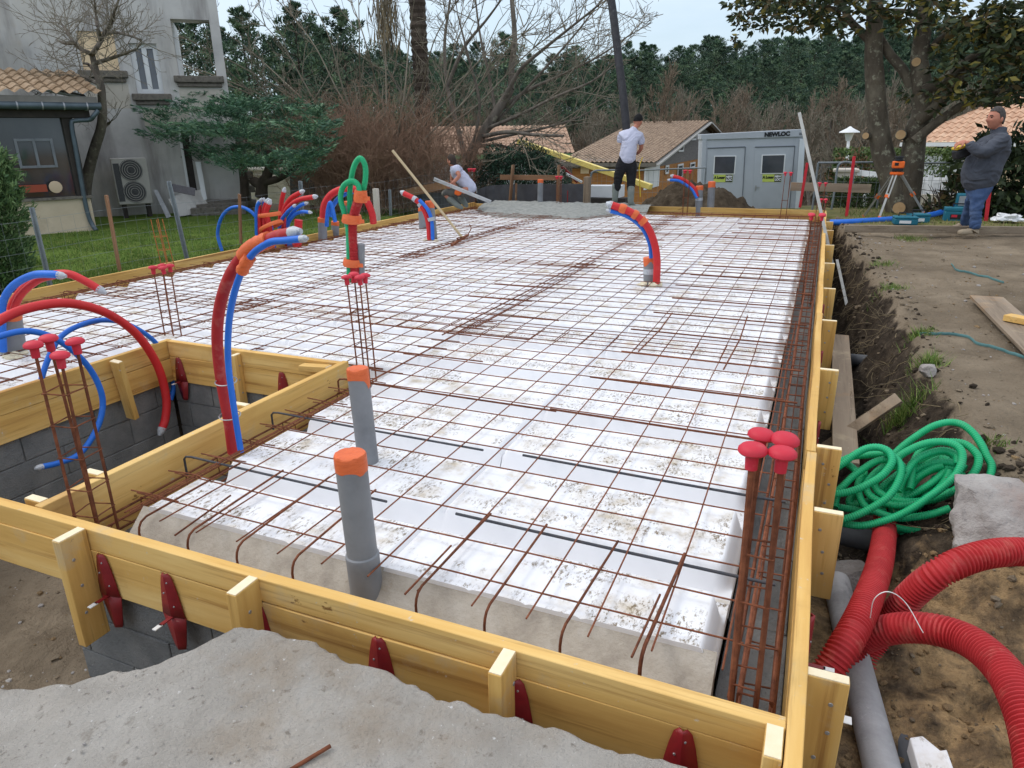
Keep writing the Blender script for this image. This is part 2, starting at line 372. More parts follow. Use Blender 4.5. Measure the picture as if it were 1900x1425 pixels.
def soil_mat():
    m = M('soil', [C(98, 87, 73), C(126, 113, 96), C(146, 132, 113)], scale=1.6, rough=.97, bump=1.0, bscale=16, detail=10, spec=.08, rand=False, bdist=.05,
      spots=[(24, .60, .70, C(74, 62, 50), (1, 1, 1), .6), (1.1, .56, .68, C(156, 142, 122), (1, 1, 1), .6), (70, .68, .72, C(190, 180, 164), (1, 1, 1), .7), (4, .58, .72, C(92, 78, 62), (1, 1, 1), .5)])
    nt = m.node_tree; N, L = nt.nodes, nt.links; p = N['Principled BSDF']; base = p.inputs['Base Color'].links[0].from_socket; tc = [n for n in N if n.type == 'TEX_COORD'][0]
    def noi(sc, d=8):
        n = N.new('ShaderNodeTexNoise'); n.inputs['Scale'].default_value = sc; n.inputs['Detail'].default_value = d; n.inputs['Roughness'].default_value = .68; L.new(tc.outputs['Object'], n.inputs['Vector']); return n.outputs['Fac']
    def ramp(f, cols):
        r = N.new('ShaderNodeValToRGB'); e = r.color_ramp.elements
        while len(e) < len(cols): e.new(.5)
        for i, c in enumerate(cols): e[i].position = .3+.4*i/(len(cols)-1); e[i].color = c
        L.new(f, r.inputs[0]); return r.outputs[0]
    def layer(attr, col, sc, out):
        a = N.new('ShaderNodeAttribute'); a.attribute_name = attr
        q = N.new('ShaderNodeMath'); q.operation = 'MULTIPLY_ADD'; q.inputs[1].default_value = .9; q.inputs[2].default_value = -.45; L.new(noi(sc), q.inputs[0])
        w = N.new('ShaderNodeMath'); w.operation = 'ADD'; L.new(a.outputs['Fac'], w.inputs[0]); L.new(q.outputs[0], w.inputs[1])
        r = N.new('ShaderNodeMapRange'); r.inputs[1].default_value = .38; r.inputs[2].default_value = .62; L.new(w.outputs[0], r.inputs[0])
        x = N.new('ShaderNodeMix'); x.data_type = 'RGBA'; L.new(r.outputs[0], x.inputs[0]); L.new(out, x.inputs[6]); L.new(col, x.inputs[7]); return x.outputs[2]
    o = layer('m_sand', ramp(noi(7), [C(84, 74, 62), C(128, 108, 84), C(172, 144, 106), C(150, 126, 96)]), 6, base)
    o = layer('m_dark', ramp(noi(9), [C(38, 33, 28), C(62, 54, 46), C(96, 85, 72)]), 8, o)
    L.new(o, p.inputs['Base Color'])
soil_mat()
for nm_, ix in (('m_dark', 0), ('m_sand', 1)):
    at = me.attributes.new(nm_, 'FLOAT', 'POINT'); at.data.foreach_set('value', [float(q[ix]) for q in gs])
for k in ('soil', 'dark_soil', 'sandy_soil', 'lawn_soil', 'field', 'bank_grass', 'wood_floor'): me.materials.append(MATS[k])
me.polygons.foreach_set('material_index', [gm[j*nx+i] for j in range(ny-1) for i in range(nx-1)])
T(link('ground', me, None, (0, 0, 0), 0), kind='structure')
me.polygons.foreach_set('use_smooth', [True]*len(me.polygons))
def gh(x, y): return gz(x, y)[0]
# ---- broken concrete in the foreground
def chunk_strip():
    px = [(-260, 1300), (-120, 1275), (0, 1262), (80, 1262), (130, 1272), (215, 1254), (240, 1262), (280, 1256), (330, 1234), (390, 1212), (440, 1189), (480, 1184), (520, 1190), (552, 1204), (620, 1229), (690, 1246), (760, 1266), (830, 1287), (900, 1311), (970, 1334), (1040, 1353), (1110, 1374), (1180, 1391), (1260, 1412), (1330, 1440), (1420, 1490), (1500, 1600)]
    P = [un(x, y, -.05) for x, y in px]
    S = []
    for a, b in zip(P, P[1:]):
        k = max(2, int(np.linalg.norm(b-a)/.018))
        S += [a+(b-a)*i/k for i in range(k)]
    S.append(P[-1]); n = len(S)
    rows = [(-1, 1.0), (-1, .55), (-1, .22), (0, .05), (0, 0)]+[(1, t) for t in np.linspace(.02, 1, 70)**1.6]
    vs_ = []
    for k, t in rows:
        for i, q in enumerate(S):
            w = V(q[0]*13, q[1]*13, 0); jag = .024*noise.noise(Vector((i*.11, 0, 1.5)))+.014*noise.noise(Vector((i*.45, 0, 3.5)))+.008*noise.noise(Vector((i*1.7, 0, 5.5)))
            if k < 0:
                x, y, z = q[0], q[1]+jag+.05*(1-t)*0+.05*t*noise.noise(Vector((i*.12, t*4, 7))), -.065-.8*t
                x -= .02*t; y -= .10*t
            elif k == 0: x, y, z = q[0], q[1]+jag+(.0 if t else -.012), -.062 if t else -.05
            else:
                x, y, z = q[0]+(q[0]*.12)*t, q[1]+jag*(1-t)**3-.01+(-3.2-q[1])*t, -.047
                z += .011*fbm(x*1.6, y*1.6, 5, 1, 3)+.004*fbm(x*14, y*14, 3, 1, 9)+.0035*fbm(x*37, y*37, 3, 1, 4)
                z += .05*math.exp(-((x+1.45)/.35)**2)*ss(-1.3, -.3, y)-.02*math.exp(-((x+2.2)/.3)**2)
            if k <= 0 and k == 0: z += .05*math.exp(-((x+1.45)/.35)**2)-.02*math.exp(-((x+2.2)/.3)**2)+.011*fbm(x*1.6, y*1.6, 5, 1, 3)
            vs_.append((x, y, z))
    m = len(rows)
    me = bpy.data.meshes.new('concrete_rubble')
    me.from_pydata(vs_, [], [(j*n+i, j*n+i+1, (j+1)*n+i+1, (j+1)*n+i) for j in range(m-1) for i in range(n-1)][::1])
    me.materials.append(MATS['stone_concrete']); me.flip_normals()
    T(link('concrete_rubble', me, None, (0, 0, 0), 60), 'broad broken slab of pale grey concrete filling the foreground', 'concrete slab')
# ================================================================== the slab under construction
def eps_mat():
    m = M('eps', [C(228, 229, 232), C(236, 237, 240)], scale=3, rough=.6, spec=.3)
    nt = m.node_tree; N, L = nt.nodes, nt.links; p = N['Principled BSDF']
    src = p.inputs['Base Color'].links[0].from_socket
    tc = [n for n in N if n.type == 'TEX_COORD'][0]; oi = [n for n in N if n.type == 'OBJECT_INFO'][0]
    def noi(sc, w, st=(1, 1, 1), det=5, ro=.6):
        q = N.new('ShaderNodeMapping'); q.inputs['Scale'].default_value = st; L.new(tc.outputs['Object'], q.inputs[0])
        a = N.new('ShaderNodeMath'); a.operation = 'MULTIPLY_ADD'; a.inputs[1].default_value = 90; a.inputs[2].default_value = w; L.new(oi.outputs['Random'], a.inputs[0])
        n = N.new('ShaderNodeTexNoise'); n.noise_dimensions = '4D'; n.inputs['Scale'].default_value = sc; n.inputs['Detail'].default_value = det; n.inputs['Roughness'].default_value = ro
        L.new(q.outputs[0], n.inputs['Vector']); L.new(a.outputs[0], n.inputs['W']); return n.outputs['Fac']
    def mr(s, a, b, to=1.0):
        r = N.new('ShaderNodeMapRange'); r.inputs[1].default_value = a; r.inputs[2].default_value = b; r.inputs[4].default_value = to; L.new(s, r.inputs[0]); return r.outputs[0]
    def mul(a, b):
        r = N.new('ShaderNodeMath'); r.operation = 'MULTIPLY'; L.new(a, r.inputs[0]); L.new(b, r.inputs[1]); return r.outputs[0]
    def mix(f, a, col):
        x = N.new('ShaderNodeMix'); x.data_type = 'RGBA'; L.new(f, x.inputs[0]); L.new(a, x.inputs[6]); x.inputs[7].default_value = col; return x.outputs[2]
    ge = N.new('ShaderNodeNewGeometry'); sx = N.new('ShaderNodeSeparateXYZ'); L.new(ge.outputs['Normal'], sx.inputs[0])
    top = mr(sx.outputs['Z'], .93, .99)
    fine = mul(mr(noi(75, 1.0, (1, .55, 1), 6, .75), .50, .59), mr(noi(6.0, 5.0, (.8, 1, 1), 4), .46, .58))
    soft = mul(mr(noi(9, 9.0, (1, 1, 1), 5), .46, .68), mr(noi(3.2, 15.0), .42, .54, .85))
    rust = mul(mr(noi(16, 21.0, (.5, 1.6, 1), 5), .66, .74), mr(noi(2.2, 30.0), .52, .6, .75))
    c = mix(mul(soft, top), src, C(190, 176, 152)); c = mix(mul(fine, top), c, C(122, 106, 82)); c = mix(mul(rust, top), c, C(176, 120, 70))
    L.new(c, p.inputs['Base Color'])
    return m
eps_mat()
M('mortar', [C(150, 142, 132), C(176, 168, 156), C(190, 184, 174)], scale=9, rough=.95, bump=.6, bscale=60, spots=[(6, .62, .72, C(138, 122, 98), (1, 1, 1), .7)], spec=.1)
M('block', [C(108, 110, 111), C(126, 127, 127), C(140, 140, 138)], scale=7, rough=.97, bump=.9, bscale=90, spec=.1, spots=[(60, .60, .68, C(84, 84, 84), (1, 1, 1), .5), (3, .6, .75, C(150, 146, 140), (1, 1, 1), .4)])
M('fresh_concrete', [C(122, 124, 120), C(146, 148, 144), C(164, 164, 158)], scale=14, rough=.8, bump=.9, bscale=45, spec=.3, bdist=.03)
M('stone_concrete', [C(156, 150, 142), C(176, 170, 162), C(192, 187, 180)], scale=4, rough=.95, bump=1.0, bscale=75, spec=.12, detail=10, bdist=.022,
  spots=[(2.2, .52, .70, C(200, 192, 182), (1, 1, 1), .6), (34, .60, .68, C(122, 114, 104), (1, 1, 1), .75), (1.7, .52, .68, C(158, 140, 118), (1, 1, 1), .75), (60, .64, .69, C(226, 224, 222), (1, 1, 1), .85), (14, .6, .7, C(136, 128, 118), (1, 1, 1), .6)])
ZT = -0.080        # top of the white infill
ZM = -0.050        # plane of the wire mesh
def infill_mesh(hx, cut=None, deep=False):
    def sst(t): t = min(1, max(0, t)); return t*t*(3-2*t)
    xs = np.unique(np.concatenate([np.linspace(-hx, -hx+.07, 9), np.linspace(-hx+.07, hx-.07, max(4, int(hx*2/.018))), np.linspace(hx-.07, hx, 9)]))
    ys = np.linspace(-.31 if cut is None else cut, .31, 36 if cut is None else 24)
    vs_, fs = [], []
    for y in ys:
        for x in xs:
            ax_, ay_ = abs(x)-(hx-.012-.06), abs(y)-(.243-.06)
            if cut is not None and y < 0: ay_ = -.2
            if not (deep and x > 0): ax_ = -.2
            d = math.hypot(max(ax_, 0), max(ay_, 0))+min(max(ax_, ay_), 0)-.06
            h = -.105*sst((d+.036)/.048)
            if not (deep and x > 0): h = min(h, -.040*sst((abs(x)-(hx-.022))/.02))
            gx = abs(((x+hx*.9) % .205)-.1025)
            if d < -.05 and gx < .009: h -= .007
            if d < -.06 and abs(y) < .008: h -= .003
            vs_.append((x, y, ZT+h+.0022*noise.noise(Vector((x*9, y*9, hx)))))
    nx, ny = len(xs), len(ys)
    fs = [(j*nx+i, j*nx+i+1, (j+1)*nx+i+1, (j+1)*nx+i) for j in range(ny-1) for i in range(nx-1)]
    loop = [i for i in range(nx)]+[j*nx+nx-1 for j in range(1, ny)]+[(ny-1)*nx+i for i in range(nx-2, -1, -1)]+[j*nx for j in range(ny-2, 0, -1)]
    b = len(vs_); vs_ += [(vs_[i][0], vs_[i][1], -.245) for i in loop]
    for k in range(len(loop)):
        k2 = (k+1) % len(loop); fs.append((loop[k2], loop[k], b+k, b+k2))
    me = bpy.data.meshes.new('infill_block'); me.from_pydata(vs_, [], fs); me.materials.append(MATS['eps'])
    me.polygons.foreach_set('use_smooth', [True]*len(fs)); me.set_sharp_from_angle(angle=rad(55)); me.update()
    return me
ME_A, ME_S, ME_F, ME_R, ME_G = infill_mesh(.6), infill_mesh(.43), infill_mesh(.6, -.085), infill_mesh(.6, None, True), infill_mesh(.6, -.085, True)
def infill(x, y, me, front=False, sc=(1, 1, 1)):
    o = bpy.data.objects.new('infill_block', me); COL.objects.link(o)
    o.location = (x+rnd.uniform(-.006, .006), y, rnd.uniform(-.003, .003)); o.scale = sc
    if front: T(o, 'white polystyrene infill block with a dirty cut face, in the row along the front board', 'infill block', 'cut white infill blocks along the front')
    else: T(o, 'white polystyrene infill block with muddy speckled stains lying under the rusty mesh', 'infill block', 'white infill blocks of the floor')
for k in range(19):
    y = .98+.62*k
    for j in range(6):
        x = -.8-1.2*j
        if k < 2 and j > 1: continue
        if k == 2 and j in (2, 3): continue
        if k == 2 and j == 4: continue
        me = ME_R if j == 0 else ME_A
        if j == 5: x, me = -6.63, ME_S
        if y > 12.55 and j in (3, 4): continue
        infill(x, y, me)
for k in range(3):
    infill(-5.2, .98+.62*k, ME_A); infill(-6.4, .98+.62*k, ME_A)
infill(-5.2, .36, ME_A); infill(-6.4, .36, ME_A)
infill(-3.2, 2.39, ME_A, sc=(1, .44, 1)); infill(-4.25, 2.39, ME_S, sc=(.9, .44, 1))
infill(-.8, .36, ME_G, True); infill(-2.0, .36, ME_F, True)
m = MB(); m.prism([V(-2.62, .285, -.092), V(-2.62, .275, -.26), V(-2.62, .03, -.26), V(-2.62, .03, -.235), V(-2.62, .19, -.18)], (2.42, 0, 0))
o = m.build('mortar_edge', MATS['mortar'], ang=30); T(o, 'grey sloping mortar edge between the white blocks and the long front board', 'mortar edge')
# ---- block walls
def block_wall(name, a, b, ztop, zbot, label, th=.2, L0=.5, shift=0.0):
    a, b = V(*a, 0), V(*b, 0); d = nrm(b-a); ln = np.linalg.norm(b-a); n = V(-d[1], d[0], 0)
    m = MB(); m.bar(a+V(0, 0, (ztop+zbot)/2-.003)+d*.006, b+V(0, 0, (ztop+zbot)/2-.003)-d*.006, th-.016, ztop-zbot-.008)
    z = ztop; r = 0
    while z > zbot+.02:
        z2 = max(z-.2, zbot); s = -L0*(.5 if r % 2 else 0)-shift
        while s < ln:
            s0, s1 = max(0, s), min(ln, s+L0)
            if s1-s0 > .03:
                j = rnd.uniform(-.002, .002)
                m.box(a+d*(s0+s1)/2+n*j+V(0, 0, (z+z2)/2), (s1-s0-.008, th, z-z2-.008), (d, n, V(0, 0, 1)))
            s += L0
        z = z2; r += 1
    o = m.build(name, MATS['block'], ang=30, bevel=.004); T(o, label, 'wall'); return o
ZW = -.285
block_wall('block_wall', (-2.82, .10), (-.01, .10), ZW, -1.0, 'grey concrete block wall under the long front board', shift=.18)
block_wall('block_wall', (-.10, .21), (-.10, 13.1), ZW, -1.0, 'long grey block wall under the right hand board beside the trench')
block_wall('block_wall', (-2.74, .21), (-2.74, 2.05), ZW, -1.0, 'grey block wall on the right side of the open pit, below its yellow board')
block_wall('block_wall', (-4.45, 2.16), (-2.84, 2.16), ZW, -1.0, 'grey block wall across the back of the open pit', shift=.12)
block_wall('block_wall', (-4.56, -.6), (-4.56, 2.05), ZW, -1.0, 'tall grey block wall on the left side of the open pit, behind the looping blue hoses')
block_wall('block_wall', (-7.16, -.6), (-7.16, 13.1), ZW, -1.0, 'grey block wall under the far left board beside the lawn')
block_wall('block_wall', (-7.05, 13.1), (-.2, 13.1), ZW, -1.0, 'grey block wall under the back board')
m = MB(); m.bx((-2.87, .0, -1.0), (-2.66, .2, -.3)); m.bx((-2.66, -.004, -1.0), (-2.655, .02, -.3))
# ---- formwork boards
def plank(a, b, th, z0, z1, mat, label, group, name='formwork_board', wob=.0015):
    """board standing on edge; a, b = ends of its centre line"""
    a, b = V(*a, 0), V(*b, 0); d = nrm(b-a); n = V(-d[1], d[0], 0); ln = np.linalg.norm(b-a); k = max(2, int(ln/.25))
    m = MB(); vs_ = []; ph = rnd.uniform(0, 9)
    for i in range(k+1):
        w = n*wob*2*math.sin(ph+i*.9)+V(0, 0, wob*math.sin(ph*2+i*.7))
        for s in ((-1, z0), (1, z0), (1, z1), (-1, z1)): vs_.append(a+d*ln*i/k+n*th/2*s[0]+V(0, 0, s[1])+w)
    fs = [(i*4+j, i*4+(j+1) % 4, i*4+4+(j+1) % 4, i*4+4+j) for i in range(k) for j in range(4)]+[(3, 2, 1, 0), (k*4, k*4+1, k*4+2, k*4+3)]
    m.add(vs_, fs); o = m.build(name, MATS[mat], ang=30, bevel=.003); T(o, label, 'board', group); return o
G1 = 'yellow formwork boards round the slab'
plank((-3.62, -.022), (.002, -.022), .044, -.092, 0, 'pine_x', 'upper yellow board of the two on the long front side, nearest the viewer', G1)
plank((-3.62, -.024), (.002, -.024), .044, -.287, -.095, 'pine_x', 'lower wide yellow board under the front edge, behind the small red brackets', G1)
ys_ = [-.3, 1.72, 4.6, 8.2, 11.0, 13.16]
nm_ = ['nearest', 'second', 'third', 'fourth', 'last and farthest']
for i in range(5):
    plank((.024, ys_[i]+.003), (.026, ys_[i+1]-.003), .042, -.10, .001*(i % 2), 'pine_y', nm_[i]+' length of the narrow yellow top board along the right trench', G1)
for i, (a, b) in enumerate(((-.3, 3.9), (3.9, 8.6), (8.6, 13.16))):
    plank((.022, a+.003), (.022, b-.003), .042, -.29, -.104, 'pine_y', ('near', 'middle', 'far')[i]+' length of the lower yellow board along the right side, behind the upright cleats', G1)
plank((-7.30, -.6), (-7.30, 6.0), .044, -.2, 0, 'pine_y', 'near length of the yellow board on the left side along the lawn', G1)
plank((-7.30, 6.01), (-7.30, 13.16), .044, -.2, 0, 'pine_y', 'far length of the yellow board on the left side, running to the kneeling worker', G1)
plank((-3.75, 13.16), (.04, 13.16), .044, -.2, .01, 'pine_x', 'yellow board along the back of the slab in front of the earth heap', G1)
plank((-7.3, 13.18), (-3.76, 13.18), .044, -.22, -.03, 'pine_x', 'yellow board along the back behind the wet concrete', G1)
plank((-4.44, -.6), (-4.44, 2.09), .044, -.135, 0, 'pine_y', 'upper yellow board on the left side of the pit', G1)
plank((-4.44, -.6), (-4.44, 2.09), .044, -.31, -.138, 'pine_y', 'lower yellow board on the left side of the pit', G1)
plank((-4.415, 2.06), (-2.865, 2.06), .044, -.115, 0, 'pine_x', 'upper yellow board across the back of the pit', G1)
plank((-4.415, 2.06), (-2.865, 2.06), .044, -.31, -.118, 'pine_x', 'lower yellow board across the back of the pit, behind the red and blue conduits', G1)
plank((-2.862, .003), (-2.862, 2.10), .044, -.30, .002, 'pine_y', 'wide yellow board on the right side of the pit, rebar ends hanging over it', G1)
# upright cleats
def cleat(c, sx, sy, z0, z1, label, group='upright cleats nailed to the yellow boards', tilt=(0, 0), cap=True):
    t = thing('wooden_cleat', (c[0], c[1], z0), label, 'cleat', group)
    m = MB(); h = V(tilt[0], tilt[1], z1-z0); u = nrm(h); xx = nrm(np.cross(V(0, 1, 0), u)); yy = np.cross(u, xx)
    m.box(V(c[0], c[1], z0)+h/2, (sx, sy, np.linalg.norm(h)), (xx, yy, u)); m.build('post', MATS['pine_z'], t, bevel=.003, ang=30)
    m = MB(); m.box(V(c[0], c[1], z0)+h+u*.0015, (sx-.005, sy-.005, .003), (xx, yy, u)); m.build('end_grain', MATS['end_grain'], t, ang=30)
    for i in range(3):
        m = MB(); m.lathe([(.007, 0), (.006, .002), (0.0005, .0025)], V(c[0]+(sx/2)*(1 if sx < sy else 0)+rnd.uniform(-.2, .2)*(0 if sx < sy else sx), c[1]-(0 if sx < sy else sy/2)+rnd.uniform(-.3, .3)*(sy if sx < sy else 0), z0+(z1-z0)*(.3+.25*i)), 8, (1, 0, 0) if sx < sy else (0, -1, 0))
        m.build('nail_head', MATS['zinc'], t)
    return t
cleat((-2.535, -.10), .042, .108, -.47, .002, 'front cleat at the open pit corner, a red clamp overlapping its right face')
cleat((-1.69, -.10), .042, .108, -.47, .002, 'upright yellow cleat on the front board above the highest bump of grey rubble')
cleat((-.745, -.10), .042, .108, -.47, .002, 'upright yellow cleat in the middle of the front board, grey rubble covering its foot')
cleat((-.022, -.10), .044, .108, -.47, .002, 'upright yellow cleat at the very front right corner of the formwork')
cy_ = [.20, 1.17, 1.785, 3.05, 4.37, 5.71, 7.15, 8.58, 10.2, 11.37]
cn_ = ['beside the fat red pipes, nearest of the row', 'in front of the green coil', 'beside the green coil', 'where the leaning old plank ends', 'beside the near end of the grey trench plank', 'beside the far end of the grey trench plank', 'seventh in the row', 'eighth in the row', 'ninth in the row', 'last of the row near the aluminium rule']
for y, n in zip(cy_, cn_):
    cleat((.10, y), .11, .036, -.40, rnd.uniform(-.012, .004), 'yellow right board cleat, '+n)
cleat((-4.38, 1.62), .085, .04, -.45, -.01, 'leaning yellow cleat inside the pit beside the red conduit', tilt=(.03, -.06))
cleat((-4.385, .45), .085, .035, -.55, -.14, 'upright yellow cleat on the left pit wall behind the capped near cage')
cleat((-3.72, 2.0), .035, .07, -.42, -.02, 'upright yellow cleat at the back of the pit behind the big red and blue conduits')
for i, (px, py) in enumerate(((100, 934), (187, 879), (448, 750))):
    P = un(px, py, .0)
    cleat((-2.935, P[1]), .10, .04, -.35, .0, ('pale topped cleat outside the right pit board, close to the front board', 'pale topped cleat outside the right pit board, behind the capped cage', 'pale topped cleat outside the right pit board, beside the tall red conduit')[i])
t = thing('wooden_cleat', (-3.02, 1.98, -.02), 'short yellow cleat lying level in the back corner of the pit', 'cleat', 'upright cleats nailed to the yellow boards')
m = MB(); m.bar((-3.14, 1.99, -.04), (-2.93, 2.0, -.03), .07, .04); m.build('post', MATS['pine_x'], t, bevel=.003)
m = MB(); m.box((-2.925, 2.0, -.03), (.006, .06, .036)); m.build('end_grain', MATS['end_grain'], t)
# ---- red steel clamps
def clamp(P, n, label, shelf=True, s=1.0):
    """P: middle of the clamp on the outer face of the board, n: outward direction"""
    n = nrm(V(*n, 0)); x = V(-n[1], n[0], 0); P = np.asarray(P, float); t = thing('formwork_clamp', P, label, 'clamp', 'dark red steel clamps holding the boards')
    z = V(0, 0, 1); m = MB(); up = []
    for u, w in ((0, .056), (.06, .048), (.13, .036), (.172, .025), (.186, .012)):
        up += [P+z*u*s-x*w*s+n*.004, P+z*u*s+n*.016, P+z*u*s+x*w*s+n*.004]
    m.add(up, [(i*3+j, i*3+j+1, i*3+j+4, i*3+j+3) for i in range(4) for j in range(2)]+[(i*3+j+3, i*3+j+4, i*3+j+1, i*3+j) for i in range(0)])
    lo = []
    for u, w in ((0, .058), (-.07, .045), (-.13, .032), (-.15, .026)):
        lo += [P+z*u*s-x*w*s+n*(.002), P+z*u*s+n*(.014), P+z*u*s+x*w*s+n*(.002)]
    m.add(lo, [(i*3+j+3, i*3+j+4, i*3+j+1, i*3+j) for i in range(3) for j in range(2)])
    o = m.build('plate', MATS['red_steel'], t, ang=25); sd = o.modifiers.new('thick', 'SOLIDIFY'); sd.thickness = .004
    if shelf:
        m = MB(); m.box(P+n*.03, (.016, .075, .004), (x, n, z)); m.build('strap', MATS['red_steel'], t)
        m = MB(); m.box(P+n*.078, (.018, .032, .004), (x, n, z)); m.build('strap_end', MATS['white_plastic'], t)
    for u, w in ((.15, 0.008), (.10, -.018), (.05, .022)):
        m = MB(); m.lathe([(.004, 0), (.003, .003)], P+z*u*s+x*w*s+n*.012, 6, n); m.build('rivet', MATS['zinc'], t)
    return t
cl = [((163, 1115), 'red steel clamp against the leftmost front cleat'), ((325, 1143), 'red steel clamp standing alone on the front board above the grey blocks'), ((487, 1185), 'red steel clamp half hidden by rubble, right beside a front cleat'), ((710, 1255), 'small red clamp tip showing above the rubble left of the middle cleat'), ((960, 1335), 'red clamp tip just right of the middle front cleat'), ((1262, 1430), 'red clamp tip near the front right corner')]
for (px, py), lb in cl:
    P = aty(px, py, -.047); clamp((P[0] if px > 200 else -2.455, -.048, -.275), (0, -1), lb)
for y, lb in ((.47, 'red clamp on the right board between the two nearest cleats'), (2.15, 'red clamp on the right board beside the leaning old plank'), (3.5, 'red clamp on the right board beside the grey trench plank'), (5.0, 'red clamp on the right board, farthest of the row')):
    clamp((.048, y, -.2), (1, 0), lb, shelf=(y < 1))
P = aty(340, 715, 2.037); clamp((P[0], 2.035, -.30), (0, -1), 'red clamp in the left back corner of the pit', shelf=True)
P = aty(530, 745, 2.037); clamp((P[0], 2.035, -.30), (0, -1), 'red clamp in the right back corner of the pit', shelf=False)
for i, (y, z) in enumerate(((.26, -.19), (.05, -.33))):
    m = MB(); m.box((.16, y, z), (.05, .03, .003), None); o = m.build('strap_tab', MATS['white_plastic'], bevel=.001); T(o, ('white perforated strap tab on top of the nearest right cleat', 'white perforated strap tab low beside the nearest right cleat')[i], 'strap tab')
chunk_strip()
# ================================================================== reinforcement
def sheet(x0, x1, y0, y1, dz, label, rx=0.0, ry=0.0, holes=(), mat='rust'):
    m = MB()
    def bar(p, q):
        k = max(2, int(np.linalg.norm(q-p)/.8)); d = nrm(q-p); n = V(-d[1], d[0], 0)
        P = [p+(q-p)*i/k+n*rnd.uniform(-.004, .004)+V(0, 0, rnd.uniform(-.006, .005)) for i in range(k+1)]
        m.tube(P, .0034, 5)
    def cutlist(a, b, fixed, horiz):
        seg = [(a, b)]
        for hx0, hx1, hy0, hy1 in holes:
            lo, hi, f0, f1 = (hx0, hx1, hy0, hy1) if horiz else (hy0, hy1, hx0, hx1)
            if f0 < fixed < f1:
                seg = [s for (p, q) in seg for s in ((p, min(q, lo)), (max(p, hi), q)) if s[1]-s[0] > .05]
        return seg
    kx0 = math.ceil((x0+.375)/.2); x = kx0*.2-.375+rx
    while x < x1:
        for a, b in cutlist(y0, y1, x, False): bar(V(x, a, ZM+dz), V(x, b, ZM+dz))
        x += .2
    y = math.ceil((y0-.05)/.2)*.2+ry
    while y < y1:
        for a, b in cutlist(x0, x1, y, True): bar(V(a, y, ZM+dz+.008), V(b, y, ZM+dz+.008))
        y += .2
    T(m.build('rebar_mesh', MATS[mat], ang=60), label, 'rebar mesh', 'welded steel mesh sheets over the white blocks')
PIT = [(-4.62, -2.70, -1, 2.22)]
rows_ = [(.16, 3.52, .10), (3.18, 6.55, -.03), (6.2, 9.55, .02), (9.2, 12.75, .05)]
cols_ = [(-2.66, -.13, 0), (-4.98, -2.42, .035), (-7.08, -4.72, -.02)]
wn_ = [['nearest to the front corner, its free bar ends over the mortar edge', 'second along the right board, around the lone pipe with bent red conduit', 'third along the right board', 'farthest along the right board, by the back cages'],
       ['right behind the open pit', 'in the middle of the floor behind the pit', 'in the middle beside the leaning rake', 'under the wet concrete at the back'],
       ['on the left wing beside the blue hoops', 'on the left behind the four capped bars', 'on the left by the bundled conduits', 'at the far left corner near the kneeling worker']]
for i, (x0, x1, rx) in enumerate(cols_):
    for j, (y0, y1, ry) in enumerate(rows_):
        sheet(x0, x1, y0, y1, .009*((i+j) % 2), 'rusty mesh sheet '+wn_[i][j], rx, ry, PIT, 'rust')
def loose(P, r, mat, label, group, name='loose_bar'):
    m = MB(); m.tube(P, r, 7); return T(m.build(name, MATS[mat], ang=60), label, 'rebar', group)
LB = 'straight bars laid in the channels between white blocks'
for k in range(19):
    y = .67+.62*k
    mt = 'black_steel' if k < 2 else 'rust'
    a = -1.30+.05*math.sin(k*2.1)
    loose([V(a, y+.01, ZM-.009), V(-.6, y, ZM-.012), V(-.06, y-.01, ZM-.009)], .0062, mt, ('thick dark bar in the channel nearest the front right cage', 'second thick dark bar from the front, ending under the near right cage')[k] if k < 2 else 'thick rusty bar lying across the mesh towards the right board', LB if k > 1 else None)
    if k < 3:
        e = -1.62+.16*k
        loose([V(-2.79, y, ZM-.11), V(-2.79, y, ZM-.02), V(-2.775, y, ZM-.005), V(-2.74, y, ZM), V(-2.2, y, ZM-.009), V(e, y-.01, ZM-.009)], .0058, 'black_steel' if k < 2 else 'rust', 'bar hooked down beside the right pit board, '+('closest to the tape capped front pipe', 'just left of the second capped pipe', 'last before the pit corner')[k], None, 'hooked_bar')
    if k > 2:
        loose([V(-2.05-.1*math.sin(k), y+.02, ZM+.004), V(-3.1, y+.01, ZM+.004)], .005, 'rust', 'thin rusty bar laid over the joint of the mesh sheets', 'short bars over the mesh joints')
        loose([V(-7.1, y, ZM-.09), V(-7.1, y, ZM-.0), V(-7.08, y, ZM+.012), V(-7.0, y, ZM+.012), V(-6.1-.1*math.cos(k), y, ZM+.012)], .005, 'rust', 'thin rusty bar hooked down at the left board', 'hooked bars along the left board', 'hooked_bar')
hk = [((259, 993), (460, 862)), ((349, 1018), (545, 876)), ((440, 1041), (640, 890)), ((543, 1069), (717, 912)), ((772, 1129), (813, 932)), ((899, 1166), (1023, 974)), ((1039, 1205), (1137, 1001)), ((1187, 1247), (1268, 1026))]
hl = ['leftmost of the front hooks, over the bare white corner', 'left of the front pipe, second hook', 'left of the front pipe, third hook', 'directly left of the front pipe', 'just right of the front pipe', 'second hook right of the front pipe', 'third hook right of the front pipe', 'nearest the front right cage, thickest']
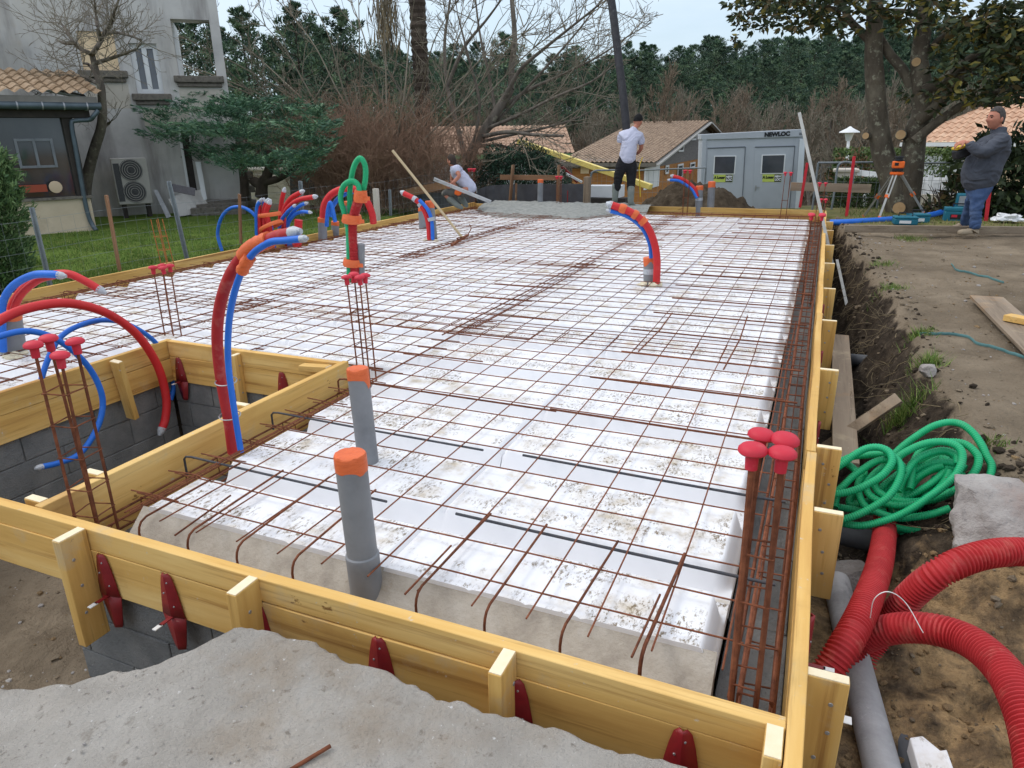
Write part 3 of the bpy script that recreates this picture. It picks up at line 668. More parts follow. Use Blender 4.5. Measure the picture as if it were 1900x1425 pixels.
for i, (a, b) in enumerate(hk):
    A, B = un(a[0], a[1], ZM-.05), un(b[0], b[1], ZM+.014); B[0] = A[0]+rnd.uniform(-.03, .03)
    d = nrm(V(B[0]-A[0], B[1]-A[1], 0)); z = ZM+.012
    A0 = V(A[0], A[1], z)
    P = [V(A[0], A[1], ZM-.13), V(A[0], A[1], z-.05), A0+d*.006+V(0, 0, -.028), A0+d*.018+V(0, 0, -.011), A0+d*.045, A0+d*.12, A0+(B-A0)*.5, V(B[0], B[1], z)]
    loose(P, .0062 if i == 7 else .0048, 'rust', 'bent front bar, '+hl[i], None, 'hooked_bar')
    if i in (1, 4, 7): loose([V(A[0]-.02, A[1]-.03, z+.01), V(B[0]-.03, (A[1]+B[1])/2, z+.012)], .004, 'rust', 'short spliced bar tied to a front hook, '+('left of the front pipe', 'right of the front pipe', 'near the front right cage')[(1, 4, 7).index(i)], None)
# heavier rusty pairs crossing the floor
for i, x in enumerate((-2.62, -2.48, -4.86, -4.95, -1.12, -.52)):
    y0, y1 = ((3.0, 6.9), (3.3, 6.6), (6.0, 9.9), (6.3, 9.6), (3.1, 4.3), (2.9, 4.4))[i]
    loose([V(x, y0, ZM+.022), V(x+.02, (y0+y1)/2, ZM+.024), V(x, y1, ZM+.022)], .0055, 'rust', 'long rusty bar doubling the mesh lap, '+('right one of the pair mid floor', 'left one of the pair mid floor', 'right one of the pair by the rake', 'left one of the pair by the rake', 'short one near the lone right pipe', 'short one near the right board')[i], 'bars doubling the mesh laps')
# ---- cages of the ring beam
def beam_cage(A, B, w, h, label, pitch=.2, zc=-.145):
    A, B = V(*A, zc), V(*B, zc); d = nrm(B-A); n = V(-d[1], d[0], 0); z = V(0, 0, 1); L = np.linalg.norm(B-A)
    t = thing('beam_cage', A, label, 'rebar cage', 'long rusty beam cages')
    for sx, sz in ((1, 1), (1, -1), (-1, 1), (-1, -1)):
        k = int(L/.7); m = MB(); m.tube([A+d*L*i/k+n*sx*w/2+z*sz*h/2+n*rnd.uniform(-.006, .006)+z*rnd.uniform(-.005, .005) for i in range(k+1)], .006, 6); m.build('long_bar', MATS['rust'], t)
    m = MB(); cc = [(1, 1), (1, -1), (-1, -1), (-1, 1)]
    P = [n*(a*(w/2+.006))+z*(b*(h/2+.006)) for a, b in cc]
    pts = []
    for i in range(4): pts += [P[i]*.96+P[(i-1) % 4]*.04, P[i]*.96+P[(i+1) % 4]*.04]
    m.tube([A+q for q in pts], .0032, 5, closed=True)
    o = m.build('stirrup', MATS['rust'], t, origin=A)
    for i in range(1, min(99, int(L/pitch))):
        c = o.copy(); COL.objects.link(c); c.parent = t; q = d*(i*pitch+rnd.uniform(-.03, .03)); c.location = tuple(q); c.rotation_euler = (rnd.uniform(-.05, .05), rnd.uniform(-.03, .03), rnd.uniform(-.08, .08))
    m = MB()
    for i in range(int(L/.2) if w > .079 else 1):
        m.tube([A+d*(i*.2)-z*h*.45, A+d*(i*.2+.1)+z*h*.40, A+d*(i*.2+.2)-z*h*.45], .003, 5)
    m.build('lattice_bar', MATS['rust'], t)
    return t
beam_cage((-.075, .12), (-.075, 6.3), .085, .13, 'rusty beam cage lying along the right board, near half beside the capped cage')
beam_cage((-.075, 6.1), (-.075, 12.9), .085, .13, 'rusty beam cage lying along the right board, far half')
beam_cage((-7.14, 2.6), (-7.14, 12.9), .08, .12, 'rusty beam cage lying along the left board by the lawn')
beam_cage((-2.765, .15), (-2.765, 2.2), .075, .09, 'rusty beam cage beside the right pit board', .25, -.205)
beam_cage((-4.7, 2.33), (-2.7, 2.33), .07, .10, 'rusty beam cage behind the back board of the pit')
beam_cage((-3.6, 12.98), (-.2, 12.98), .07, .10, 'rusty beam cage along the back board')
for i, (x, zz) in enumerate(((-.145, -.1), (-.03, -.09), (-.025, -.15))):
    loose([V(x, .12, zz), V(x+.01, 1.6, zz-.01), V(x-.008, 3.2, zz), V(x, 4.6, zz)], .0065, 'rust' if i else 'rust', ('rusty rod running beside the right beam cage on its inner side', 'rusty rod running between the right beam cage and the board', 'lower rusty rod squeezed against the right board')[i], None)
# ---- starter cages with mushroom caps
def cap_prof(s=1.0): return [(.0165*s, -.045*s), (.0175*s, -.012*s), (.0185*s, -.002*s), (.033*s, .000), (.0385*s, .006*s), (.0375*s, .014*s), (.030*s, .022*s), (.018*s, .0265*s), (.004*s, .028*s)]
def column(x, y, w, zt, label, z0=-.26, lean=(0, 0), dw=None, caps=True, mat='rust', pitch=.125, r=.0052, ncap=4, rot=.0, dzs=(0, 0, 0, 0), from_z=-.05):
    t = thing('starter_cage', (x, y, z0), label, 'rebar cage', 'upright starter cages of four bars')
    dw = dw or w; H = zt-z0; c, s = math.cos(rot), math.sin(rot)
    cor = [(-w/2, -dw/2), (w/2, -dw/2), (w/2, dw/2), (-w/2, dw/2)]
    cor = [(a*c-b*s, a*s+b*c) for a, b in cor]
    tops = []
    for i, (a, b) in enumerate(cor):
        m = MB(); k = 6; j1, j2 = rnd.uniform(-.012, .012), rnd.uniform(-.012, .012)
        P = [V(x+a+lean[0]*u+j1*u*u, y+b+lean[1]*u+j2*u*u, z0+(H+dzs[i])*u) for u in np.linspace(0, 1, k)]
        m.tube(P, r, 7); m.build('bar', MATS[mat], t); tops.append(P[-1])
    nn = int((zt-.08-z0)/pitch)
    for i in range(nn):
        u = (i+.5)*pitch/H; q = rnd.uniform(-.01, .01); m = MB(); P = []
        for (a, b), (a2, b2), (a0, b0) in zip(cor, cor[1:]+cor[:1], cor[-1:]+cor[:-1]):
            e = 1.13; P += [V(x+lean[0]*u+e*(a*.8+a0*.2), y+lean[1]*u+e*(b*.8+b0*.2), z0+u*H+q), V(x+lean[0]*u+e*(a*.97+(a2+a0)*.0), y+lean[1]*u+e*b*.97, z0+u*H+q), V(x+lean[0]*u+e*(a*.8+a2*.2), y+lean[1]*u+e*(b*.8+b2*.2), z0+u*H+q+.003)]
        m.tube(P, .003, 5, closed=True); m.build('stirrup', MATS[mat], t)
    if caps:
        for i, p in enumerate(tops[:ncap] if ncap <= 4 else tops):
            m = MB(); m.lathe(cap_prof(rnd.uniform(.88, .94)), p+V(0, 0, .004), 18, (rnd.uniform(-.08, .08), rnd.uniform(-.08, .08), 1)); m.build('cap', MATS['red_cap'], t)
    return t
column(-.105, .15, .068, .655, 'starter cage with four large red caps at the front right corner', dw=.075, lean=(-.012, 0), r=.0078, dzs=(0, 0, .01, .01), pitch=.14)
column(-2.715, .13, .10, .635, 'starter cage with four red caps at the front of the open pit', lean=(.0, .0), pitch=.135, r=.0062, dzs=(.03, -.01, .02, .03), rot=.25)
column(-2.745, 2.17, .085, .55, 'starter cage with red caps below the looping green conduits', lean=(-.02, 0), pitch=.24, rot=.1)
column(-4.79, 2.42, .085, .455, 'starter cage with red caps behind the left corner of the pit', lean=(.01, 0), pitch=.24, rot=.1)
column(-.09, 6.1, .085, .62, 'starter cage with two near red caps beside the far right board', lean=(-.01, 0), pitch=.17, r=.0058)
column(-.04, 12.1, .08, .28, 'low starter cage with red caps near the back right corner', pitch=.2)
column(-.09, 12.95, .09, .50, 'starter cage with red caps at the back right corner, behind the low one', pitch=.22)
P = aty(1462, 322, 13.0); column(P[0], 13.0, .10, P[2], 'starter cage with red caps in front of the right hut door', pitch=.3)
P = aty(1276, 318, 13.0); column(P[0], 13.0, .09, P[2], 'starter cage with red caps rising before the earth heap', pitch=.3)
P = aty(1037, 329, 12.9); column(P[0], 12.9, .08, P[2], 'starter cage with red caps beside the brown post behind the wet concrete', pitch=.3)
P = aty(876, 315, 12.7); column(P[0], 12.7, .09, P[2], 'starter cage with red caps just right of the kneeling worker', pitch=.3)
P = un(250, 510, -.15)
column(-7.22, P[1]+.1, .10, .52, 'bare orange rebar cage leaning outside the left board', z0=-.4, caps=False, mat='rust_orange', lean=(-.12, .02), pitch=.16)
# ================================================================== pipes and conduits
def resample(P, step):
    P = np.array(P, float); L = np.concatenate([[0], np.cumsum(np.linalg.norm(np.diff(P, axis=0), axis=1))])
    s = np.arange(0, L[-1], step); return np.stack([np.interp(s, L, P[:, i]) for i in range(3)], 1)
def corr(m, P, r, pitch=.012, depth=.1, n=12):
    Q = resample(spline(P, 14), pitch/4); k = len(Q)
    pat = np.array([1, 1, 1-depth, 1-depth]); m.tube(Q, r*pat[np.arange(k) % 4], n); return m
def band(m, P, i0, i1, r, n=10):
    """tape wound round part of a path"""
    S = P[i0:i1+1]; k = len(S); m.tube(S, [r*(1+.10*rnd.uniform(-1, 1)) for _ in range(k)], n)
def path_y(px, Y, dy=0.0):
    k = len(px); return [aty(x, y, Y+dy*i/max(1, k-1)) for i, (x, y) in enumerate(px)]
def path_x(px, X): return [atx(x, y, X) for x, y in px]
def pvc_pipe(base, top, z0, r, label, tape=.06, drip=0, coupling=False, group='grey drain pipes with orange taped tops', band_at=None, wrap=True):
    B = un(base[0], base[1], z0); Tp = aty(top[0], top[1], B[1]); t = thing('drain_pipe', (B[0], B[1], z0-.1), label, 'pipe', group)
    u = nrm(Tp-B); H = np.linalg.norm(Tp-B); m = MB()
    m.lathe([(r, -.15), (r, H*.5), (r, H-.004)], B, 28, u); m.build('pipe', MATS['pvc'], t)
    if wrap:
        m = MB(); n = 28; vs_ = []; e1 = nrm(np.cross(u, V(0, 1, 0))); e2 = np.cross(u, e1); prof = [(1.02, -tape), (1.03, -tape*.6), (1.025, -tape*.25), (1.02, -.003), (.97, .003), (.6, .006), (.25, .004)]
        for q, (a, z) in enumerate(prof):
            for k in range(n):
                w = k*2*math.pi/n; zz = z
                if q == 0: zz -= drip*max(0, noise.noise(Vector((math.cos(w)*1.6, math.sin(w)*1.6, B[0]*7)))*1.8)+.006*math.sin(w*2+1)
                rr = r*a*(1+.012*noise.noise(Vector((w*3, zz*40, 2)))); vs_.append(Tp+u*(zz+(.004*noise.noise(Vector((math.cos(w)*a*3, math.sin(w)*a*3, 5))) if q > 3 else 0))+rr*(e1*math.cos(w)+e2*math.sin(w)))
        fs = [(i*n+k, i*n+(k+1) % n, (i+1)*n+(k+1) % n, (i+1)*n+k) for i in range(len(prof)-1) for k in range(n)]+[tuple((len(prof)-1)*n+k for k in range(n))]
        m.add(vs_, fs); m.build('tape_cap', MATS['orange_tape'], t, ang=50)
    if band_at: m = MB(); m.lathe([(r*1.02, 0), (r*1.03, .02), (r*1.02, .055)], B+u*band_at, 24, u); m.build('tape_band', MATS['clear_tape'], t)
    if coupling:
        m = MB(); m.lathe([(r*1.0, .165), (r*1.10, .16), (r*1.12, .15), (r*1.10, .14), (r*1.09, .02), (r*1.13, .0), (r*1.13, -.06)], B, 28, u); m.build('coupling', MATS['pvc'], t)
    return t, B, u
pvc_pipe((681, 1098), (649, 843), -.17, .0545, 'tall grey pipe with a smooth orange taped top, nearest of all', .055, 0.012, True)
pvc_pipe((684, 862), (663, 684), -.10, .050, 'grey pipe with ragged orange tape hanging down, behind the nearest one', .05, .07)
pvc_pipe((1206, 527), (1206, 478), -.09, .068, 'short grey pipe holding the arching red and blue conduits on the right', .04, .05, band_at=.11)
pvc_pipe((26, 657), (14, 578), -.09, .085, 'wide grey pipe with torn orange tape at the left picture edge', .05, .09)
pvc_pipe((599, 446), (598, 404), -.09, .068, 'grey pipe under the left end of the red hoop', .07, .0)
pvc_pipe((622, 437), (622, 411), -.09, .062, 'shortest grey pipe, standing at the small blue loop', .06, .0)
pvc_pipe((645, 412), (645, 374), -.09, .062, 'grey pipe mostly hidden behind the looping green conduit', .07, .0)
pvc_pipe((804, 446), (797, 373), -.09, .066, 'grey pipe with bright orange top beside the rake handle', .10, .0)
pvc_pipe((785, 426), (783, 386), -.09, .066, 'grey pipe half hidden behind the conduits near the kneeling worker', .05, .0)
pvc_pipe((1296, 391), (1298, 345), -.06, .072, 'lower one of two grey pipes at the back board, with conduits', .08, 0, band_at=.2)
pvc_pipe((1318, 391), (1321, 337), -.06, .07, 'taller one of two grey pipes at the back board', .11, 0)
pvc_pipe((1002, 379), (1003, 333), -.0, .06, 'grey pipe standing in the wet concrete at the back', .07, 0)
for (x, y, s) in ((1207, 530, .11), (800, 447, .1), (28, 660, .12), (1290, 392, .1)):
    P = un(x, y, -.08); m = MB()
    for _ in range(9): m.ball(P+V(rnd.uniform(-s, s), rnd.uniform(-s, s)*.6, .01), (rnd.uniform(.02, .05), rnd.uniform(.02, .04), rnd.uniform(.012, .03)), 7, 5, .25)
    o = m.build('foam_collar', MATS['white_plastic'] if s > .2 else M('foam_%d' % x, [C(214, 204, 176), C(228, 220, 196)], rough=.9)); T(o, 'pale blob of foam round the foot of '+{1207: 'the lone right pipe', 800: 'the pipe beside the rake', 28: 'the wide left pipe', 1290: 'the back pipes'}[x], 'foam')
def conduit(name, P, r, mat, label, ends=(True, True), tapes=(), parent=None, group='red and blue conduits', cat='conduit', endmat='clear_tape', n=10, corrug=0):
    S = spline(P, 8)
    t = parent or thing(name, S[0], label, cat, group)
    m = MB()
    if corrug: corr(m, P, r, corrug, .15, n)
    else: m.tube(S, r, n)
    m.build('hose', MATS[mat], t, ang=60)
    for k, e in enumerate(ends):
        if not e: continue
        a, b = (S[0], S[1]) if k == 0 else (S[-1], S[-2]); d = nrm(a-b); m = MB()
        L_ = min(.05, r*1.6); m.tube([a-d*.015, a+d*.01, a+d*L_*.6, a+d*L_], [r*1.05, r*1.0, r*.7, r*.45], 9); m.build('end_wrap', MATS[endmat], t)
    for i0, i1, rr, mt in tapes: m = MB(); band(m, S, i0, i1, rr); m.build('tape', MATS[mt], t)
    return t
def off(P, dx=0, dy=0, dz=0): return [p+V(dx, dy, dz) for p in P]
# big bent pair in the middle
P = path_y([(432, 840), (424, 780), (408, 690), (403, 620), (410, 560), (430, 505), (465, 462), (505, 443), (545, 432)], .88, -.1)
conduit('conduit', P, .0265, 'red_hose', 'thick dark red conduit bending to the right above the pit', (False, True), ((45, 55, .034, 'orange_tape'),))
P = path_y([(447, 838), (436, 770), (424, 680), (424, 610), (432, 555), (448, 505), (470, 470), (500, 450), (530, 446), (563, 443)], .83, -.08)
conduit('conduit', P, .0150, 'blue_hose', 'blue conduit taped to the thick dark red one above the pit', (False, True), ((40, 46, .026, 'orange_tape'),))
P = path_y([(446, 838), (420, 640), (445, 540), (475, 472), (520, 447), (548, 428)], .78, 0); 
for q, zf in ((.33, 705), (.18, 768)):
    c = aty(425 if zf == 705 else 432, zf, .86); m = MB(); m.tube([c+V(.055*math.cos(a), .045*math.sin(a)-.02, .008*math.sin(a)) for a in np.linspace(0, 6.28, 22)[:-1]], .003, 5, closed=True)
    T(m.build('tie_wire', MATS['zinc']), ('pale wire tied round the tall conduit pair, upper one', 'pale wire tied round the tall conduit pair, lower one')[zf == 768], 'tie')
# left wing loops
P = path_x([(-60, 640), (0, 594), (60, 570), (130, 563), (200, 582), (255, 622), (292, 678), (308, 735), (307, 775), (300, 797)], -4.33)
conduit('conduit', P, .029, 'bright_red', 'bright red conduit arching over the left pit board beside a leaning cleat', (False, True))
P = path_x([(-80, 660), (0, 624), (60, 615), (115, 636), (165, 682), (190, 738), (182, 790), (150, 840), (112, 858), (74, 867)], -4.22)
conduit('conduit', P, .0185, 'blue_hose', 'blue conduit looping down the left pit wall to a taped end', (False, True))
P = path_x([(70, 735), (84, 680), (110, 628), (150, 603), (195, 594), (240, 603), (285, 632), (314, 675), (322, 715), (317, 742)], -4.45)
conduit('conduit', P, .0175, 'blue_hose', 'blue conduit arching into the back left corner of the pit', (False, False))
B = un(26, 657, -.09)
P = path_y([(6, 652), (4, 600), (6, 560), (25, 530), (60, 511), (95, 509), (112, 511)], B[1]-.12, .1)
conduit('conduit', P, .026, 'blue_hose', 'blue conduit rising from the wide left pipe and bending right', (False, True))
P = path_y([(16, 600), (25, 560), (55, 525), (90, 511), (125, 508), (155, 520), (186, 538)], B[1]+.02, .2)
conduit('conduit', P, .028, 'bright_red', 'bright red conduit bending from the wide left pipe over the mesh', (False, True))
P = path_y([(22, 585), (38, 548), (70, 520), (100, 511)], B[1]-.04, .1)
conduit('conduit', P, .026, 'bright_red', 'short red conduit beside the blue one at the left edge', (False, False))
# lone right pipe
B = un(1206, 527, -.09); Y = B[1]
P = path_y([(1218, 525), (1219, 485), (1215, 455), (1204, 425), (1187, 405), (1165, 391), (1133, 380)], Y-.10, -.15)
conduit('conduit', P, .038, 'bright_red', 'thick bright red conduit arching left from the lone right pipe', (False, True), ((34, 37, .047, 'orange_tape'), (41, 44, .047, 'orange_tape'), (28, 31, .047, 'orange_tape')))
P = path_y([(1208, 478), (1206, 455), (1196, 430), (1180, 412), (1158, 399), (1130, 391)], Y-.06, -.2)
conduit('conduit', P, .021, 'blue_hose', 'blue conduit under the thick red one at the lone right pipe', (False, True))
# taped bundle by the lawn
Y = 6.4
def c_(px, r, mat, lb, ends=(False, True), Y_=Y, dy=0.0, **k): return conduit('conduit', path_y(px, Y_, dy), r, mat, lb, ends, **k)
c_([(484, 462), (482, 420), (480, 378)], .036, 'bright_red', 'upright red conduit, leftmost in the taped bundle by the lawn')
c_([(494, 462), (492, 420), (490, 392), (496, 374)], .036, 'bright_red', 'upright red conduit, middle one of the taped bundle by the lawn')
c_([(505, 462), (500, 420), (494, 395), (500, 376)], .036, 'bright_red', 'upright red conduit, rightmost in the taped bundle by the lawn', Y_=Y-.05)
c_([(478, 462), (476, 420), (477, 385), (484, 372)], .026, 'blue_hose', 'blue conduit on the left of the taped bundle by the lawn', Y_=Y-.03)
c_([(510, 462), (503, 420), (491, 400), (490, 372)], .024, 'blue_hose', 'blue conduit on the right of the taped bundle by the lawn', Y_=Y+.05)
c_([(480, 410), (466, 393), (446, 384), (425, 388), (410, 406), (404, 435), (412, 466)], .024, 'blue_hose', 'blue conduit looping out left over the lawn from the taped bundle', (False, False), dy=-.1)
m = MB(); S = path_y([(476, 408), (484, 420), (490, 437), (495, 450)], Y-.02); Sx = spline(S, 4)
for i in range(0, len(Sx)-1, 4): m.tube(Sx[i:i+4], [.105, .115, .11, .10][:len(Sx[i:i+4])], 14)
m2 = MB(); c0 = aty(488, 426, Y-.02)
for k, (pa, pb, w) in enumerate((((472, 402), (505, 398), .05), ((474, 430), (508, 412), .05), ((478, 446), (510, 430), .06))):
    a, b = aty(pa[0], pa[1], Y-.15), aty(pb[0], pb[1], Y-.15)
    loopP = [(a+b)/2+(a-b)/2*math.cos(t)+V(0, .14*math.sin(t)+.13, 0) for t in np.linspace(0, 2*math.pi, 18)[:-1]]
    m2.tube(loopP, w*.55, 8, closed=True, flat=.35)
T(m2.build('tape_wrap', MATS['orange_tape']), 'orange tape wound in three bands round the upright conduit bundle', 'tape')
Y2 = 6.75
c_([(536, 462), (524, 420), (530, 392), (552, 372), (584, 365)], .034, 'bright_red', 'red conduit bending right beside the taped bundle, longest arm', Y_=Y2)
c_([(544, 462), (528, 415), (527, 390), (540, 368), (560, 356)], .034, 'bright_red', 'red conduit bending right beside the taped bundle, upper arm', Y_=Y2+.08)
c_([(526, 462), (520, 415), (522, 378), (527, 354)], .032, 'bright_red', 'red conduit standing upright beside the taped bundle', Y_=Y2+.12)
c_([(516, 455), (520, 415), (532, 395), (546, 382)], .024, 'blue_hose', 'blue conduit bending right, lowest arm left of the red corrugated pipe', Y_=Y2-.08)
c_([(540, 460), (534, 415), (540, 398), (556, 382), (568, 377)], .024, 'blue_hose', 'blue conduit bending right, upper arm beside the red corrugated pipe', Y_=Y2-.02)
c_([(536, 460), (534, 420), (545, 400), (560, 393), (575, 394)], .024, 'blue_hose', 'blue conduit bending right, middle arm beside the red corrugated pipe', Y_=Y2-.05)
c_([(552, 462), (554, 408)], .06, 'bright_red', 'short upright red corrugated pipe by the left board', (False, False), corrug=.022, Y_=Y2-.1)
# red hoop
Y3 = un(599, 446, -.09)[1]
c_([(599, 405), (602, 380), (616, 360), (640, 350), (664, 354), (680, 372), (690, 395), (693, 414)], .052, 'bright_red', 'red conduit hoop between two grey pipes behind the green loops', (False, False), Y_=Y3, dy=.3)
c_([(612, 402), (620, 378), (640, 360), (665, 356), (684, 374), (694, 405)], .034, 'blue_hose', 'blue conduit hoop inside the red hoop', (False, False), Y_=Y3+.1, dy=.3)
c_([(606, 420), (608, 392), (613, 376), (618, 392), (622, 412)], .03, 'blue_hose', 'small tight blue loop over the shortest pipe', (False, False), Y_=Y3-.1)
# green loops
B = un(652, 526, -.09); Y4 = B[1]
c_([(648, 527), (647, 460), (645, 420), (638, 392), (632, 368), (637, 346), (652, 336), (664, 343), (668, 362)], .03, 'green_hose', 'green corrugated conduit making the smaller loop', (False, False), Y_=Y4, corrug=.014, group='green corrugated conduits')
c_([(655, 526), (652, 460), (650, 410), (649, 360), (655, 315), (667, 294), (677, 306), (678, 332), (672, 362)], .03, 'green_hose', 'green corrugated conduit making the tall loop', (False, False), Y_=Y4+.06, corrug=.014, group='green corrugated conduits')
t = c_([(660, 526), (656, 470), (654, 420), (660, 388), (671, 360)], .052, 'red_hose', 'red corrugated conduit standing taped between the green loops', (False, False), Y_=Y4+.02, corrug=.017, group=None)
for (x, y, w, hh) in ((653, 406, .11, .09), (653, 487, .10, .08), (669, 364, .075, .12)):
    P0 = aty(x, y, Y4+.03); m = MB(); m.lathe([(w*.9, -hh/2), (w*1.0, -hh/4), (w*.93, hh/5), (w*.86, hh/2)], P0, 16, (.12, 0, 1)); m.build('tape', MATS['orange_tape'], t)
    m = MB(); m.box(P0+V(w*1.15, -.03, -.02), (.09, .01, .04), None); m.build('tape', MATS['orange_tape'], t)
pvc_pipe((669, 524), (669, 452), -.09, .045, 'thin grey pipe tucked behind the red corrugated conduit', wrap=False, group=None)
# near the rake
Y5 = un(804, 446, -.09)[1]-.12
t = c_([(797, 446), (795, 415), (787, 390), (772, 371), (748, 358)], .040, 'bright_red', 'red conduit bending left in front of the pipe by the rake', (False, True), Y_=Y5, tapes=((19, 21, .046, 'clear_tape'), (24, 26, .046, 'clear_tape')))
c_([(803, 445), (801, 410), (793, 388), (778, 371)], .028, 'blue_hose', 'blue conduit bending left in front of the pipe by the rake', (False, False), Y_=Y5-.03, tapes=((8, 10, .055, 'clear_tape'),))
# back board
Y6 = un(1296, 391, -.06)[1]-.08
c_([(1294, 365), (1288, 350), (1275, 338), (1262, 331), (1248, 327)], .038, 'bright_red', 'red conduit bending left at the back pipes', (False, True), Y_=Y6)
c_([(1293, 368), (1284, 352), (1270, 341), (1258, 335), (1242, 334)], .028, 'blue_hose', 'blue conduit bending left at the back pipes', (False, True), Y_=Y6-.03)
# ------------------------------------------------------------------ trench: coil, red pipes, drains
PN = nrm(V(-.25, -.62, .74)); P0 = un(1690, 900, -.22)
def coil(px, h): return [atp(1540+x/4.75, 760+y/4.75, P0+PN*h, PN) for x, y in px]
t = thing('hose_coil', P0, 'loose coil of bright green corrugated conduit in the trench', 'hose coil')
turns = [
 ([(560, 400), (640, 325), (760, 235), (900, 150), (1040, 112), (1160, 130), (1260, 205), (1335, 310), (1375, 400), (1425, 500), (1400, 640)], -.01),
 ([(640, 560), (590, 440), (720, 345), (880, 290), (1040, 290), (1145, 345), (1165, 440), (1120, 560), (1010, 670), (880, 765), (740, 860), (600, 935), (440, 990), (290, 1022), (160, 1012), (40, 980)], .11),
 ([(700, 700), (760, 420), (900, 300), (1050, 285), (1180, 300), (1275, 370), (1310, 450), (1260, 570), (1130, 690), (960, 780), (780, 810), (600, 800), (480, 760), (400, 690), (400, 600)], .03),
 ([(20, 985), (130, 965), (270, 915), (410, 840), (520, 760), (600, 640), (625, 520), (580, 430), (480, 380)], .16),
 ([(-40, 740), (60, 742), (200, 715), (350, 650), (470, 570), (545, 465), (525, 380), (440, 335), (330, 340), (220, 395), (120, 470), (20, 540)], .19),
 ([(40, 740), (110, 680), (190, 600), (290, 525), (400, 460), (510, 440), (620, 470)], .13),
 ([(300, 560), (250, 660), (262, 770), (320, 860), (430, 910), (590, 955), (760, 945), (900, 920), (1060, 870)], .05),
 ([(500, 480), (400, 560), (320, 660), (340, 740), (420, 800), (560, 840), (720, 832), (890, 790), (1080, 720)], .045),
 ([(660, 830), (690, 720), (770, 610), (870, 545), (980, 515), (1100, 520), (1180, 600)], -.02),
 ([(620, 800), (640, 680), (720, 560), (830, 490), (950, 465), (1080, 470), (1200, 520)], .0),
 ([(600, 720), (650, 600), (740, 460), (860, 390), (1000, 360), (1110, 400), (1130, 480)], .06),
 ([(820, 790), (860, 720), (910, 650), (935, 590)], -.05),
 ([(450, 1000), (580, 1040), (740, 1062), (900, 1045), (1050, 990)], -.04), ([(600, 1060), (700, 1115), (860, 1150), (1000, 1120)], -.08), ([(20, 420), (140, 470), (260, 560), (330, 570)], .05), ([(40, 860), (60, 760), (100, 700)], .06), ([(60, 480), (180, 420), (330, 400), (470, 390), (560, 400)], .10),
 ([(80, 860), (200, 880), (350, 900), (500, 880)], .0)]
for k in range(9):
    a0, rx, ry, cx_, cy_ = k*.7, 250+35*math.sin(k*2.1), 215+30*math.cos(k*1.3), 760+50*math.sin(k*1.7)+(-330 if k in (2, 6) else 0), 660+40*math.cos(k*2.3)
    if k in (2, 6): rx, ry = 190, 170
    turns.append(([(cx_+rx*math.cos(w+.5)-60*math.sin(w), cy_+ry*math.sin(w)-40*math.cos(w)) for w in np.linspace(a0, a0+5.6, 13)], -.13+.016*k))
for px, h in turns:
    m = MB(); corr(m, coil(px, h), .0185, .0105, .13, 12); m.build('hose_turn', MATS['green_hose'], t, ang=60)
P = [un(1642, 960, -.42), un(1640, 1000, -.38), un(1630, 1055, -.30), un(1607, 1120, -.23), un(1577, 1182, -.23), un(1540, 1240, -.30), un(1500, 1300, -.42)]
conduit('corrugated_pipe', P, .052, 'red_hose', 'fat red corrugated pipe running from the coil down behind the nearest cleat', (False, False), corrug=.0155, n=20, group='fat red corrugated pipes', cat='pipe')
P = [un(1990, 1040, -.1), un(1900, 1024, -.09), un(1820, 1031, -.09), un(1748, 1060, -.14), un(1692, 1103, -.27), un(1655, 1150, -.41), un(1630, 1205, -.49), un(1606, 1268, -.54)]
conduit('corrugated_pipe', P, .054, 'red_hose', 'fat red corrugated pipe passing in front of the concrete lump', (False, False), corrug=.0155, n=20, group='fat red corrugated pipes', cat='pipe')
P = [un(1565, 1215, -.43), un(1598, 1188, -.38), un(1650, 1168, -.29), un(1720, 1166, -.22), un(1795, 1188, -.18), un(1858, 1240, -.14), un(1900, 1318, -.12), un(1925, 1420, -.14), un(1930, 1520, -.16)]
conduit('corrugated_pipe', P, .054, 'red_hose', 'fat red corrugated pipe curving towards the viewer at the right edge', (False, False), corrug=.0155, n=20, group='fat red corrugated pipes', cat='pipe')
M('dirty_pvc', [C(142, 142, 144), C(166, 166, 168), C(184, 184, 184)], scale=6, rough=.75, bump=.3, bscale=40, spots=[(9, .58, .68, C(122, 122, 124), (1, .5, 1), .7), (30, .62, .7, C(206, 206, 204), (1, 1, 1), .6)])
M('dark_pvc', [C(70, 72, 76), C(92, 94, 98)], scale=6, rough=.6, spots=[(12, .6, .68, C(150, 150, 148), (1, .5, 1), .7)])
P = [un(1552, 1080, -.50), un(1580, 1200, -.49), un(1612, 1330, -.48), un(1640, 1440, -.47), un(1680, 1600, -.46)]
m = MB(); m.tube(spline(P, 6), .056, 20); T(m.build('drain_pipe', MATS['dirty_pvc'], ang=60), 'cement stained grey pipe lying along the foot of the right board', 'pipe')
P = [un(1640, 1270, -.56), un(1668, 1350, -.55), un(1710, 1480, -.54)]
m = MB(); m.tube(spline(P, 6), .05, 18); T(m.build('drain_pipe', MATS['dark_pvc'], ang=60), 'dark pipe half buried beside the cement stained one', 'pipe')
P = [un(1535, 985, -.50), un(1600, 1000, -.50), un(1680, 1018, -.50), un(1780, 1035, -.5)]
m = MB(); m.tube(spline(P, 6), .055, 18); T(m.build('drain_pipe', MATS['dark_pvc'], ang=60), 'dark grey pipe crossing the trench under the green coil', 'pipe')
P = [un(1566, 668, -.55), un(1582, 668, -.52), un(1640, 672, -.42)]
m = MB(); m.tube(P, [.06, .055, .05], 14); T(m.build('drain_pipe', MATS['dark_pvc'], ang=60), 'short dark pipe poking from the trench wall beyond the grey plank', 'pipe')
